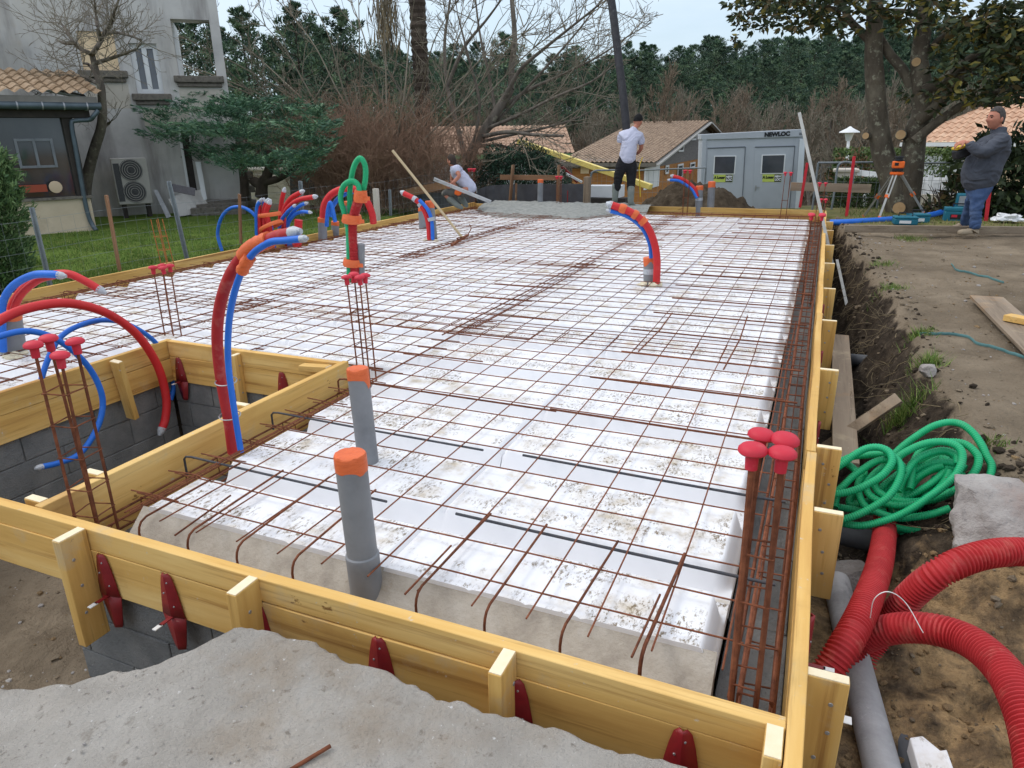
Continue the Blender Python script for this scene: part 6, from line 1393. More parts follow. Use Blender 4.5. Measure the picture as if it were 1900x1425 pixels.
# bare trees at the foot of the hill
BV = []
for i in range(4):
    NP.seed(80+i); out = []; grow((0, 0, -.4), (NP.normal(0, .05), NP.normal(0, .05), 1), 5.4, .13, 3, out, .40, (9, 7, 6), .60, .14, .16, 6, .016, .18)
    t = thing('bare_tree', (0, 0, 0), 'brown leafless tree in front of the pine wood', 'tree', 'leafless trees at the foot of the pine wood'); tr = [out[0]]; tubes('trunk', tr, 'bark_grey', t, 6); tubes('twigs', out[1:], ('twig_brown', 'twig_grey', 'twig_grey', 'twig_brown')[i], t, 3)
    BV.append((t, max(q[0][:, 2].max() for q in out)))
NP.seed(9)
for k, (px, yt, s) in enumerate(((1215, 112, 66), (1262, 150, 70), (1188, 165, 62), (1320, 160, 60), (1350, 150, 66), (1400, 185, 58), (1445, 175, 64), (1478, 160, 62), (1545, 140, 60), (1520, 190, 52), (1580, 185, 50), (1640, 160, 58), (1600, 175, 64), (1670, 130, 62), (1720, 150, 60), (1755, 130, 66), (1690, 180, 50), (1150, 180, 58), (1110, 195, 55), (1070, 190, 60), (1030, 185, 55), (980, 190, 62), (930, 195, 58), (1240, 190, 56), (1290, 205, 58), (1800, 140, 60), (1850, 150, 64), (1620, 200, 46), (1500, 205, 56), (880, 170, 60), (1380, 150, 72), (1425, 205, 60), (1330, 205, 62), (1560, 165, 70), (1780, 175, 55))):
    p, H = BV[k % 4]; place(p, H, px, s, yt)
# undergrowth below the wood
Cn, D = [], []
for k in range(16000):
    px = NP.uniform(560, 1960); s = NP.uniform(56, 84); d = ray(px, 248)*V(1, 1, 0); q = CAM+d/np.dot(d, CF*V(1, 1, 0))*s; Cn.append((q[0], q[1], -4+NP.uniform(0, 1)**1.6*4.2+(s-56)*.06)); D.append((NP.normal(0, .5), NP.normal(0, .5), 1))
T(raw('undergrowth', quads(np.array(Cn), np.array(D), NP.uniform(.5, 1.6, len(Cn)), NP.uniform(.05, .22, len(Cn))), 4, [MATS['twig_brown'], MATS['bark_grey'], MATS['dk_b'], MATS['twig_grey']], mi=NP.randint(0, 4, len(Cn))), kind='stuff')
# ---- magnolia on the right
NP.seed(21)
Mb = V(un(1672, 396, -.08)[0], 14.7, -.12); Y = Mb[1]; t = thing('magnolia', Mb, 'evergreen magnolia with a forked grey trunk and pale sawn cuts, right of the hut', 'tree')
def br(Y_, *p): return np.array(spline([aty(x, y, Y_+(i*.0)) for i, (x, y) in enumerate(p)], 6))
limbs = [(br(Y, (1668, 404), (1664, 372), (1655, 335), (1643, 300), (1634, 265), (1628, 215), (1624, 160), (1621, 110), (1622, 60), (1624, 0), (1625, -60)), 0.241, 0.129),
 (br(Y, (1678, 404), (1684, 365), (1690, 325), (1694, 285), (1700, 240), (1710, 215), (1712, 180), (1710, 150), (1706, 110), (1712, 60), (1716, 0), (1718, -50)), 0.241, 0.120),
 (br(Y-.15, (1700, 225), (1730, 205), (1765, 165), (1800, 125), (1840, 92), (1880, 60), (1940, 20)), 0.120, 0.056), (br(Y-.3, (1697, 262), (1722, 240), (1755, 215), (1795, 190), (1830, 178), (1880, 160)), 0.092, 0.056),
 (br(Y-.2, (1712, 170), (1750, 150), (1800, 110), (1850, 85), (1930, 45)), 0.112, 0.046), (br(Y, (1624, 85), (1600, 62), (1575, 35), (1562, 0), (1555, -40)), 0.083, 0.046), (br(Y+.1, (1622, 55), (1650, 100), (1675, 130), (1692, 165)), 0.083, 0.092), (br(Y, (1712, 110), (1745, 70), (1790, 50), (1840, 20)), 0.056, 0.027), (br(Y-.1, (1635, 20), (1690, 22), (1740, 40)), 0.046, 0.027), (br(Y-.3, (1800, 190), (1850, 195), (1900, 185)), 0.046, 0.027), (br(Y, (1562, 20), (1500, 5), (1440, -10)), 0.046, 0.019)]
tubes('trunk', limbs, 'bark_mag', t, 12)
for x, y, r in ((1700, 115, .075), (1671, 250, .085), (1606, 252, .06), (1668, 386, .11)):
    P = aty(x, y, Y-.30 if y > 200 else Y-.16); m = MB(); m.lathe([(r, -.22), (r*1.05, -.02), (r, 0)], P, 16, nrm(CAM-P+V(-.3 if x != 1606 else -3, 0, 0))); o_ = m.build('sawn_cut', MATS['cut_wood'], t); m = MB(); a_ = nrm(CAM-P+V(-.3 if x != 1606 else -3, 0, 0)); m.lathe([(r*1.25, -.26), (r*1.16, -.012), (r*1.10, -.004)], P, 16, a_); m.build('bark_collar', MATS['bark_mag'], t)
Cn, D, ln = [], [], []
def clus(x, y, dy, n=9, s=.16):
    c = aty(x, y, Y+dy)
    for j in range(n):
        d = NP.normal(0, 1, 3); d /= np.linalg.norm(d); d[2] = d[2]*.5-.25; Cn.append(c+d*s*.85); D.append(d); ln.append(NP.uniform(.12, .20))
for k in range(150): clus(NP.uniform(1360, 1560), 58-NP.uniform(0, 1)**.8*75-max(0, 1430-NP.uniform(1400, 1430))*.3, NP.uniform(-1, .6))
for x, y in ((1362, 72), (1368, 66), (1372, 78), (1352, 2), (1366, 6), (1475, 52), (1490, 50), (1510, 45), (1440, 40), (1398, 25), (1410, 35), (1565, 52), (1558, 62), (1468, 42), (1428, 30), (1380, 20)): clus(x, y, -.5, 8)
for k in range(240): clus(NP.uniform(1520, 1900), NP.uniform(-60, 45)+NP.uniform(0, 1)**3*25, NP.uniform(-1.4, 1.0))
for k in range(190):
    x = NP.uniform(1735, 1960); clus(x, NP.uniform(40, 195)-max(0, 1800-x)*.25, NP.uniform(-1.6, .2))
for k in range(120): clus(NP.uniform(1830, 1960), NP.uniform(0, 190), NP.uniform(-1.6, .2))
for x, y in ((1648, 52), (1660, 60), (1670, 50), (1690, 60), (1735, 130), (1722, 125), (1690, 180), (1680, 172), (1718, 170), (1728, 178), (1740, 150), (1752, 160), (1770, 170), (1735, 205), (1742, 196)): clus(x, y, -.5, 8, .13)
n = len(Cn); A = quads(np.array(Cn), np.array(D), ln, np.array(ln)*.42); mi = NP.choice([0, 0, 0, 1, 1, 2, 3], n); raw('crown', A, 4, [MATS[k] for k in ('mag_a', 'mag_b', 'mag_c', 'mag_d')], t, mi=mi)
# ---- leafy masses: hedges and bushes
def leafbush(name, boxpx, Y, dep_, n, size, mats, label, cat, asp=.45, z0=None, rnd_=.25, shape='box', group=None):
    (x0, y0, x1, y1) = boxpx; a, b = aty(x0, y1, Y), aty(x1, y0, Y); lo, hi = np.minimum(a, b), np.maximum(a, b); zb = lo[2] if z0 is None else z0
    U = NP.uniform(-1, 1, (n, 3)); 
    if shape == 'box':
        f = NP.randint(0, 3, n); sg = np.sign(NP.uniform(-1, 1, n)); m_ = NP.rand(n) < .75; U[np.arange(n)[m_], f[m_]] = sg[m_]*NP.uniform(.86, 1.0, m_.sum())
    else: U /= np.maximum(1e-6, np.linalg.norm(U, axis=1))[:, None]; U *= (NP.rand(n)[:, None])**.25*(1+.16*np.sin(U[:, :1]*9+U[:, 2:]*7))
    c = V((lo[0]+hi[0])/2, Y, (zb+hi[2])/2); h = V((hi[0]-lo[0])/2, dep_/2, (hi[2]-zb)/2); Cn = c+U*h+NP.normal(0, size*rnd_, (n, 3)); D = U+NP.normal(0, .8, (n, 3))+V(0, 0, .2)
    t = thing(name, (c[0], Y, zb), label, cat, group); ln = size*NP.uniform(.6, 1.3, n); foliage('foliage', quads(Cn, D, ln, ln*asp), mats, t)
    out = []
    for k in range(9): grow((c[0]+NP.uniform(-.6, .6)*h[0], Y+NP.uniform(-.4, .4)*h[1], zb-.1), (NP.normal(0, .3), NP.normal(0, .3), 1), h[2]*1.4, .02, 1, out, .5, (4,), .6, .1, .2, 4)
    tubes('stems', out, 'bark_dark', t, 4); return t
leafbush('hedge', (1540, 332, 1632, 400), 16.5, 1.4, 9000, .07, ('hed_a', 'hed_b', 'hed_c', 'hed_c'), 'clipped rounded green hedge behind the site fence beside the magnolia', 'hedge', z0=-.9)
leafbush('hedge', (1548, 276, 1770, 300), 24, 1.6, 9000, .12, ('hed_a', 'hed_b', 'hed_b'), 'long green hedge top seen beyond the white garden fence', 'hedge', z0=-1.6)
leafbush('bush', (1528, 282, 1640, 345), 22, 1.6, 5000, .13, ('hed_br', 'hed_a', 'hed_br', 'hed_c'), 'brown and green bush beyond the site fence, right of the hut', 'bush', z0=-1.4, shape='ball')
leafbush('bush', (872, 262, 1050, 352), 15.9, 1.8, 26000, .085, ('dk_a', 'jun_a', 'dk_b'), 'dark green bush behind the black membrane', 'bush', .3, z0=-.7, shape='ball')
NP.seed(33)
leafbush('laurel', (1742, 235, 2010, 425), 14.6, 1.8, 3600, .18, ('mag_a', 'mag_b', 'hed_c', 'mag_a'), 'dark broad leaved shrub behind the standing man', 'shrub', .42, z0=-.3, shape='ball')
leafbush('laurel', (1742, 300, 1800, 385), 13.9, .7, 130, .22, ('mag_b', 'mag_c', 'mag_a'), 'small magnolia sapling with brownish leaves left of the standing man', 'shrub', .42, z0=-.15, shape='ball')
leafbush('laurel', (1700, 372, 1770, 402), 14.2, .5, 90, .2, ('mag_b', 'mag_c', 'mag_a'), 'low leafy sprout at the foot of the magnolia', 'shrub', .42, z0=-.15, shape='ball')
leafbush('bush', (402, 285, 470, 385), 19.5, 1.5, 2600, .12, ('hed_c', 'dk_b', 'hed_a'), 'loose green bush between the old house and the boundary wall', 'bush', z0=-.5, shape='ball')
# ---- grass
def grass(pts, hgt, name, seed, mats=('gr_a', 'gr_b', 'gr_c'), w=.012, per=1, spread=.0, droop=.35):
    NP.seed(seed); n = len(pts); P = np.asarray(pts, float); a = NP.uniform(0, 6.28, n); h = hgt*NP.uniform(.5, 1.2, n); dx = np.stack([np.cos(a), np.sin(a), np.zeros(n)], 1); b = NP.uniform(0, 6.28, n); l = np.stack([np.cos(b), np.sin(b), np.zeros(n)], 1)*(h*droop*NP.uniform(.2, 1.6, n))[:, None]; up = np.zeros((n, 3)); up[:, 2] = h
    A = np.stack([P-dx*w, P+dx*w, P+up+l], 1).reshape(-1, 3); return A, NP.randint(0, len(mats), n)
NP.seed(41); pts = []
while len(pts) < 70000:
    px, py = NP.uniform(-20, 700), NP.uniform(385, 575); q = un(px, py, -.4)
    if q[0] < -7.42 and -1 < q[1] < 15 and (q-V(*VF.P))@VF.n > .1 and (q-HF.P)@HF.n > .1: pts.append((q[0], q[1], -.42+.02*fbm(q[0], q[1], 2)))
A, mi = grass(pts, .055, 'lawn', 1, w=.009); T(raw('grass', A, 3, [MATS[k] for k in ('gr_a', 'gr_b', 'gr_c')], mi=mi), kind='stuff')
def tuft(c, r, n, h, label, seed, sq=1.0):
    NP.seed(seed); P = [(c[0]+NP.normal(0, r*.5), c[1]+NP.normal(0, r*.5*sq), 0) for _ in range(n)]; P = [(x, y, gh(x, y)-.005) for x, y, z in P]
    A, mi = grass(P, h, 'tuft', seed, w=.0035, droop=.9); T(raw('grass_tuft', A, 3, [MATS[k] for k in ('gr_a', 'gr_b', 'gr_c')], mi=mi), label, 'grass tuft')
for k, (x, y, r, n, h, lb) in enumerate(((1690, 700, .10, 420, .11, 'largest grass tuft on the bank edge above the leaning plank'), (1722, 668, .09, 260, .08, 'grass tuft beside the pale stone on the bank'), (1705, 612, .10, 200, .07, 'grass tuft where the blue green strap begins'), (1650, 530, .15, 200, .06, 'thin grass tuft halfway along the bank edge'), (1690, 440, .2, 320, .07, 'grass tuft on the bank in front of the muddy boots'), (1640, 492, .15, 160, .06, 'thin grass tuft far along the bank edge'), (1840, 812, .08, 120, .05, 'small grass tuft above the green coil'))):
    q = un(x, y, -.02); tuft(q, r, n, h, lb, 50+k)
NP.seed(71); pts = []
for k in range(9000):
    q = V(NP.uniform(.3, 5.5), NP.uniform(11.7, 15.5), 0); pts.append((q[0], q[1], gh(q[0], q[1])-.01))
A, mi = grass(pts, .05, 'bank', 2, w=.008); T(raw('grass', A, 3, [MATS[k] for k in ('gr_a', 'gr_c', 'dry')], mi=mi), kind='stuff')
# ================================================================== people
M('skin', [C(168, 108, 88), C(190, 130, 108)], scale=6, rough=.55, spec=.3)
M('hair_grey', [C(56, 50, 48), C(84, 78, 76)], scale=40, rough=.8)
M('hair_brown', [C(48, 38, 32), C(66, 54, 46)], scale=40, rough=.8)
M('tshirt', [C(176, 178, 198), C(194, 196, 214)], scale=4, rough=.9, bump=.5, bscale=9, bdist=.02)
M('fleece', [C(62, 66, 75), C(80, 84, 94)], scale=5, rough=.95, bump=.5, bscale=14, bdist=.015)
M('jeans', [C(40, 58, 92), C(62, 84, 122), C(86, 104, 136)], scale=6, rough=.9, bump=.6, bscale=10, spots=[(4, .58, .72, C(110, 112, 116), (1, 1, 1), .5)], bdist=.015)
M('black_cloth', [C(22, 22, 25), C(32, 32, 36)], scale=5, rough=.9, bump=.5, bscale=10, bdist=.015)
M('rubber_grey', [C(104, 110, 106), C(130, 136, 130)], scale=6, rough=.6, spots=[(5, .56, .68, C(148, 146, 138), (1, 1, 1), .7)])
M('boot_tan', [C(132, 118, 100), C(160, 146, 126)], scale=8, rough=.9, spots=[(6, .56, .68, C(96, 84, 70), (1, 1, 1), .6)])
M('work_trousers', [C(70, 70, 68), C(92, 90, 86)], scale=6, rough=.9, spots=[(5, .56, .66, C(126, 122, 112), (1, 1, 1), .6)])
M('black_knit', [C(14, 14, 16), C(24, 24, 26)], scale=30, rough=.95, bump=.5, bscale=60)
M('yellow_case', [C(206, 172, 40), C(222, 190, 60)], rough=.5); M('orange_plastic', [C(226, 96, 30), C(236, 112, 44)], rough=.45)
M('teal_case', [C(20, 96, 116), C(34, 112, 132)], rough=.5); M('bag_film', [C(206, 208, 210), C(226, 228, 230)], rough=.3, spec=.6, bump=.6, bscale=20)
def evalmesh(o):
    me = bpy.data.meshes.new_from_object(o.evaluated_get(bpy.context.evaluated_depsgraph_get())); bpy.data.objects.remove(o); return me
def skinned(chains, sub=2):
    """chains: lists of (point, rx, ry); the first point of a later chain joins an equal earlier point"""
    pts, rad_, ed, key = [], [], [], {}
    for ch in chains:
        prev = None
        for p, rx, ry in ch:
            k = tuple(np.round(p, 4))
            if k not in key: key[k] = len(pts); pts.append(tuple(p)); rad_.append((rx, ry))
            if prev is not None and prev != key[k]: ed.append((prev, key[k]))
            prev = key[k]
    me = bpy.data.meshes.new('skin'); me.from_pydata(pts, ed, []); o = bpy.data.objects.new('skin', me); COL.objects.link(o)
    o.modifiers.new('s', 'SKIN')
    for v, (rx, ry) in zip(me.skin_vertices[0].data, rad_): v.radius = (rx, ry)
    me.skin_vertices[0].data[0].use_root = True
    s = o.modifiers.new('u', 'SUBSURF'); s.levels = s.render_levels = sub
    return evalmesh(o)
def merged(meshes, name, mat, parent, voxel=.006, smooth=2):
    wr_amp = {'jacket': .016, 'jeans': .014, 'trousers': .013, 'tshirt': .012, 'rubber_boot': .005}.get(name, 0)
    bm = bmesh.new()
    for me in meshes: bm.from_mesh(me)
    me = bpy.data.meshes.new(name); bm.to_mesh(me); bm.free(); o = bpy.data.objects.new('tmp', me); COL.objects.link(o)
    if voxel:
        r = o.modifiers.new('r', 'REMESH'); r.mode = 'VOXEL'; r.voxel_size = voxel
        if smooth: q = o.modifiers.new('q', 'SMOOTH'); q.iterations = smooth; q.factor = .5
    me = evalmesh(o); me.name = name; me.materials.clear(); me.materials.append(MATS[mat])
    for k in me.polygons: k.material_index = 0
    if wr_amp:
        nv = [v.normal.copy() for v in me.vertices]; nc = []
        for v, nn in zip(me.vertices, nv):
            q = v.co.copy(); w = noise.noise(Vector((q.x*5, q.y*5, q.z*13+3*noise.noise(q*4)))); w2 = noise.noise(Vector((q.x*13+q.z*9, q.y*13, q.z*20)))
            nc.extend(q+nn*(wr_amp*((1-2*abs(w))*.8+.35*w2-.35)))
        me.vertices.foreach_set('co', nc)
    o0 = np.array(wloc(parent)); me.transform(Matrix.Translation(Vector(-o0))); return link(name, me, parent, o0, 180)
def mbmesh(m):
    me = bpy.data.meshes.new('t'); me.from_pydata(m.v, [], m.f); return me
def headmesh(c, f, u, s=1.0, jaw=1.0):
    f = nrm(f); u = nrm(u-f*np.dot(u, f)); r = np.cross(f, u); m = MB(); n, k = 36, 28; vs_ = []
    def pt(th, ph):
        z = math.cos(th); x = math.sin(th)*math.cos(ph); y = math.sin(th)*math.sin(ph)     # x forward, y side
        X, Y, Z = x*.098, y*.076, z*.120
        if Z < 0: Y *= 1-.30*min(1, -Z/.12)**1.5*(1 if jaw < 1.05 else .6); X = X*(1-.10*(-Z/.12)) if X > 0 else X*(1-.35*(-Z/.12))
        g = lambda a, b, c_, w, h: math.exp(-((Y-b)/w)**2-((Z-c_)/h)**2) if x > .2 else 0
        X += .034*g(0, 0, -.024, .014, .020)+.012*g(0, 0, .0, .010, .022)+.007*g(0, 0, .03, .05, .010)-.011*(g(0, .032, .010, .016, .012)+g(0, -.032, .010, .016, .012))+.008*g(0, 0, -.060, .024, .008)-.006*g(0, 0, -.066, .03, .004)+.006*g(0, 0, -.072, .022, .007)+.012*g(0, 0, -.102, .028, .016)+.006*(g(0, .045, -.018, .018, .016)+g(0, -.045, -.018, .018, .016))
        return c+s*(f*X+r*Y+u*Z)
    for i in range(k+1):
        for j in range(n): vs_.append(pt(.02+(math.pi-.04)*i/k, 2*math.pi*j/n))
    fs = [(i*n+j, (i+1)*n+j, (i+1)*n+(j+1) % n, i*n+(j+1) % n) for i in range(k) for j in range(n)]+[tuple(range(n)), tuple(k*n+j for j in range(n-1, -1, -1))]
    m.add(vs_, fs)
    for sg in (1, -1): m.ball(c+s*(r*sg*.078-f*.012-u*.012), (.016*s, .016*s, .030*s), 10, 8)
    return mbmesh(m)
def eyes(c, f, u, s, t):
    f = nrm(f); u = nrm(u-f*np.dot(u, f)); r = np.cross(f, u)
    for sg in (1, -1):
        m = MB(); m.ball(c+s*(f*.083+r*sg*.032+u*.010), (.009*s, .009*s, .006*s), 8, 6); m.build('eye', MATS['black_knit'], t)
        m = MB(); m.tube([c+s*(f*.097+r*sg*.016+u*.030), c+s*(f*.095+r*sg*.032+u*.034), c+s*(f*.084+r*sg*.048+u*.029)], .005*s, 5); m.build('eyebrow', MATS['hair_brown'], t)
def hairmesh(c, f, u, s=1.0, low=-.02, fr=.055, th=1.06, grow_=.0):
    f = nrm(f); u = nrm(u-f*np.dot(u, f)); r = np.cross(f, u); m = MB(); n, k = 30, 14; vs_ = []
    for i in range(k+1):
        for j in range(n):
            ph = 2*math.pi*j/n; x, y = math.cos(ph), math.sin(ph); zl = fr if x > .35 else lerp(fr, low, min(1, (.35-x)/.35)) if x > 0 else lerp(low, low-.03, -x)
            zmax = .126; z = zmax+(zl-zmax)*i/k; q = math.sqrt(max(0, 1-(z/.128)**2)) if z > 0 else 1-.12*(-z/.1)
            w = 1+.03*noise.noise(Vector((x*5, y*5, z*40))); vs_.append(c+s*(f*x*.098*q*th*w+r*y*.077*q*th*w+u*(z*1.03+.004)))
    fs = [(i*n+j, (i+1)*n+j, (i+1)*n+(j+1) % n, i*n+(j+1) % n) for i in range(k) for j in range(n)]+[tuple(range(n))]+[tuple(k*n+j for j in range(n-1, -1, -1))]
    m.add(vs_, fs); return mbmesh(m)
def hand(wr, d, up, curl=.5, s=1.0, thumb=1):
    """palm and five fingers; d = towards the finger tips, up = back of the hand"""
    d = nrm(d); up = nrm(up-d*np.dot(up, d)); r = np.cross(d, up)*thumb; m = MB(); ms = []
    m.ball(wr+d*.048*s, (.001, .001, .001), 4, 3); m = MB(); pal = MB()
    pal.tube([wr-d*.01*s, wr+d*.02*s, wr+d*.06*s, wr+d*.092*s], [.024*s, .034*s, .042*s, .036*s], 12, flat=.42, up=tuple(r)); ms.append(mbmesh(pal))
    for i, (o_, L) in enumerate(((.030, .072), (.010, .080), (-.010, .074), (-.029, .058))):
        p = wr+d*.086*s+r*o_*s; P = [p]; a = 0
        for q in (.45, .32, .23):
            a += curl*(.9+.1*i); P.append(P[-1]+(d*math.cos(a)-up*math.sin(a))*L*q*s)
        t = MB(); t.tube(P, [.0095*s, .009*s, .0085*s, .0065*s], 8); ms.append(mbmesh(t))
    p = wr+d*.022*s+r*.026*s; a = nrm(d*.55+r*.75-up*.35); b = nrm(d*.9+r*.2-up*.5); t = MB(); t.tube([p, p+a*.034*s, p+a*.034*s+b*.03*s, p+a*.034*s+b*.052*s], [.013*s, .0115*s, .010*s, .008*s], 8); ms.append(mbmesh(t))
    return ms
CFH = nrm(CF*V(1, 1, 0)); CRH = V(CFH[1], -CFH[0], 0); UP = V(0, 0, 1)
class Px:
    def __init__(s, P): s.P = np.asarray(P, float); s.n = -CFH
    def __call__(s, x, y, o=0.0): return atp(x, y, s.P+s.n*o, s.n)
# ---- standing man
B = un(1797, 439, -.0)
for _ in range(4): B = un(1797, 439, gh(B[0], B[1])+.004)
J = Px(B); t = thing('person', (B[0], B[1], gh(B[0], B[1])), 'standing man in dark grey fleece and blue jeans holding a black case', 'person')
hd = J(1848, 220); hf = nrm(-CRH*.97-CFH*.12+UP*.02); hu = nrm(UP+CRH*.05)
neck, chest, belly, hip = J(1853, 247), J(1846, 275), J(1822, 312), J(1818, 338)
sn, sf = J(1856, 262, .20), J(1852, 262, -.19)
en, wn_ = J(1822, 287, .26), J(1791, 262, .13); ef, wf_ = J(1818, 285, -.2), J(1788, 266, -.06)
hn, hfp = J(1816, 347, .06), J(1812, 347, -.07); kn, kf = J(1811, 387, .11), J(1800, 384, -.26); an, af = J(1808, 428, .12), J(1787, 420, -.44)
body = skinned([[(hip, .09, .085), (belly, .13, .12), (chest, .13, .11), (neck, .066, .066), (hd-hu*.03, .062, .062)], [(chest, .13, .11), (sn, .055, .055), (en, .045, .045), (wn_, .034, .034)], [(chest, .13, .11), (sf, .055, .055), (ef, .045, .045), (wf_, .034, .034)],
                [(hip, .09, .085), (hn, .055, .055), (kn, .06, .06), (an, .045, .045)], [(hip, .09, .085), (hfp, .055, .055), (kf, .06, .06), (af, .045, .045)]])
merged([body, headmesh(hd, hf, hu, 1.16, 1.1)]+hand(wn_, -CRH*.9-UP*.35+CFH*.3, UP*.7-CRH*.2+CFH*-.3, .55, 1.05, -1)+hand(wf_, -CRH*.9-UP*.45-CFH*.3, UP*.7-CRH*.2, .6, 1.05, 1), 'body', 'skin', t); eyes(hd, hf, hu, 1.16, t)
merged([skinned([[(J(1820, 352), .17, .18), (J(1819, 340), .215, .235), (J(1819, 326), .235, .26), (J(1823, 308), .245, .265), (J(1836, 285), .22, .24), (J(1848, 264), .19, .22), (J(1853, 250), .105, .11), (J(1855, 240), .092, .095), (J(1856, 233), .085, .088)], [(J(1848, 264), .19, .22), (sn, .11, .11), ((sn+en)/2, .098, .098), (en, .09, .09), ((en+wn_)/2, .075, .075), (wn_+(en-wn_)*.05, .055, .055)], [(J(1848, 264), .19, .22), (sf, .098, .098), (ef, .078, .078), (wf_+(ef-wf_)*.10, .046, .046)]], 3)], 'jacket', 'fleece', t, .009, 1)
merged([skinned([[(J(1820, 325), .165, .165), (J(1819, 335), .175, .175), (J(1817, 347), .165, .16)], [(J(1817, 347), .165, .16), (J(1818, 362, .09), .108, .108), (kn, .085, .085), (J(1811, 405, .11), .078, .078), (J(1809, 427, .12), .078, .075)], [(J(1817, 347), .165, .16), (J(1809, 362, -.10), .105, .105), (kf, .083, .083), (J(1794, 402, -.35), .075, .075), (J(1789, 418, -.44), .074, .072)]])], 'jeans', 'jeans', t, .009, 1)
for (a, toe, heel, dz) in ((an, J(1776, 436.5, .12), J(1816, 436, .12), 0), (af, J(1765, 428, -.48), J(1796, 427, -.48), 0)):
    a2 = a+V(0, 0, .0); merged([skinned([[(a2, .068, .068), (heel*.75+toe*.25+V(0, 0, .055), .066, .062), (toe*.55+heel*.45+V(0, 0, .045), .060, .052), (toe+V(0, 0, .035), .056, .042)], [(heel*.75+toe*.25+V(0, 0, .055), .066, .062), (heel+V(0, 0, .045), .056, .052)]])], 'boot', 'boot_tan', t, .008, 1)
merged([hairmesh(hd, hf, hu, 1.16, -.035, .075, 1.04)], 'hair', 'hair_grey', t, 0)
c = J(1783, 281, .02); tt = thing('instrument_case', c-V(0, 0, .1), 'black and yellow instrument case held against the chest of the standing man', 'case')
m = MB(); ax_ = (nrm(CRH+UP*.35), nrm(np.cross(UP, CRH)), nrm(UP-CRH*.35)); m.box(c-ax_[2]*.02, (.19, .15, .13), ax_); m.build('case', MATS['ink'], tt, bevel=.03); m = MB(); m.box(c+ax_[2]*.062, (.17, .135, .035), ax_); m.build('lid', MATS['yellow_case'], tt, bevel=.012)
# ---- worker with the pump hose
B = un(1166, 386, -.02); J = Px(B); t = thing('person', (B[0], B[1], -.03), 'worker seen from behind in pale T-shirt, black trousers, rubber boots and black beanie', 'person')
hd = J(1184, 225, -.06); hf = nrm(CFH*.75+CRH*.55-UP*.25); hu = nrm(UP+CRH*.1+CFH*.1)
neck, chest, waist, hip = J(1177, 240), J(1169, 258), J(1165, 283), J(1161, 298)
sl, sr = J(1150, 247), J(1189, 250); el, er = J(1156, 270, -.26), J(1190, 276, -.16); wl_, wr_ = J(1160, 282, -.36), J(1182, 286, -.28)
hl_, hr_ = J(1153, 303), J(1170, 303); kl, kr = J(1147, 328, -.03), J(1171, 330, .02); al, ar = J(1141, 369, -.1), J(1170, 376, .08)
body = skinned([[(hip, .10, .09), (waist, .10, .08), (chest, .12, .09), (neck, .055, .055), (hd-hu*.04, .052, .052)], [(chest, .12, .09), (sl, .06, .06), (el, .043, .043), (wl_, .028, .028)], [(chest, .12, .09), (sr, .06, .06), (er, .043, .043), (wr_, .028, .028)], [(hip, .10, .09), (hl_, .08, .08), (kl, .055, .055), (al, .04, .04)], [(hip, .12, .10), (hr_, .08, .08), (kr, .055, .055), (ar, .04, .04)]])
merged([body, headmesh(hd, hf, hu)]+hand(wl_, CFH*.8+CRH*.5, UP, .6)+hand(wr_, CFH*.8-CRH*.5, UP, .6, 1, -1), 'body', 'skin', t)
merged([skinned([[(J(1164, 305), .19, .14), (J(1164, 294), .245, .18), (J(1166, 275), .235, .17), (J(1168, 262), .235, .165), (J(1171, 250), .19, .13), (J(1176, 240), .08, .075), (J(1178, 236), .07, .065)], [(J(1171, 250), .19, .13), (J(1153, 250, -.02), .085, .085), (J(1151, 265, -.10), .085, .085)], [(J(1171, 250), .19, .13), (J(1187, 252, -.02), .085, .085), (J(1191, 268, -.06), .088, .085)]], 3)], 'tshirt', 'tshirt', t, .008, 1)
merged([skinned([[(J(1165, 278), .16, .13), (J(1164, 289), .18, .15), (hip, .18, .16)], [(hip, .18, .16), (J(1152, 310), .125, .125), (kl, .10, .10), (J(1144, 356, -.07), .07, .07)], [(hip, .18, .16), (J(1173, 310), .128, .128), (kr, .10, .10), (J(1170, 362, .05), .072, .072)]])], 'trousers', 'black_cloth', t, .008, 1)
for a, k_, toe in ((al, J(1143, 338, -.07), J(1140, 379, -.30)), (ar, J(1171, 342, .05), J(1184, 386, -.08))):
    merged([skinned([[(k_, .082, .082), ((a+k_)/2, .076, .076), (a, .066, .066), (a*.6+toe*.4-V(0, 0, .035), .056, .05), (toe, .05, .036)]])], 'rubber_boot', 'rubber_grey', t, .008, 1)
merged([hairmesh(hd, hf, hu, 1.08, .0, .04, 1.07)], 'beanie', 'black_knit', t, 0)
Hq = J(1164, 290, -.30); P = spline([aty(x, y, Hq[1]+d_) for x, y, d_ in ((1123, -60, 1.0), (1134, 0, .8), (1142, 60, .6), (1149, 120, .4), (1156, 175, .2), (1161, 225, .1), (1164, 262, .02), (1166, 300, -.02), (1172, 345, -.1))], 8)
t = thing('pump_hose', P[-1], 'long black concrete pump hose hanging down in front of the worker', 'hose'); m = MB(); m.tube(P, .082, 16); m.build('hose', M('hose_black', [C(42, 42, 46), C(62, 62, 66)], scale=9, rough=.8, spots=[(12, .58, .7, C(96, 96, 98), (1, 1, .4), .6)]), t)
m = MB(); m.tube(spline([J(1192, 292, -.25), J(1186, 310, -.1), J(1187, 335, -.05), J(1188, 365, -.08)], 5), .011, 6); m.build('rope', MATS['yellow_case'], t)
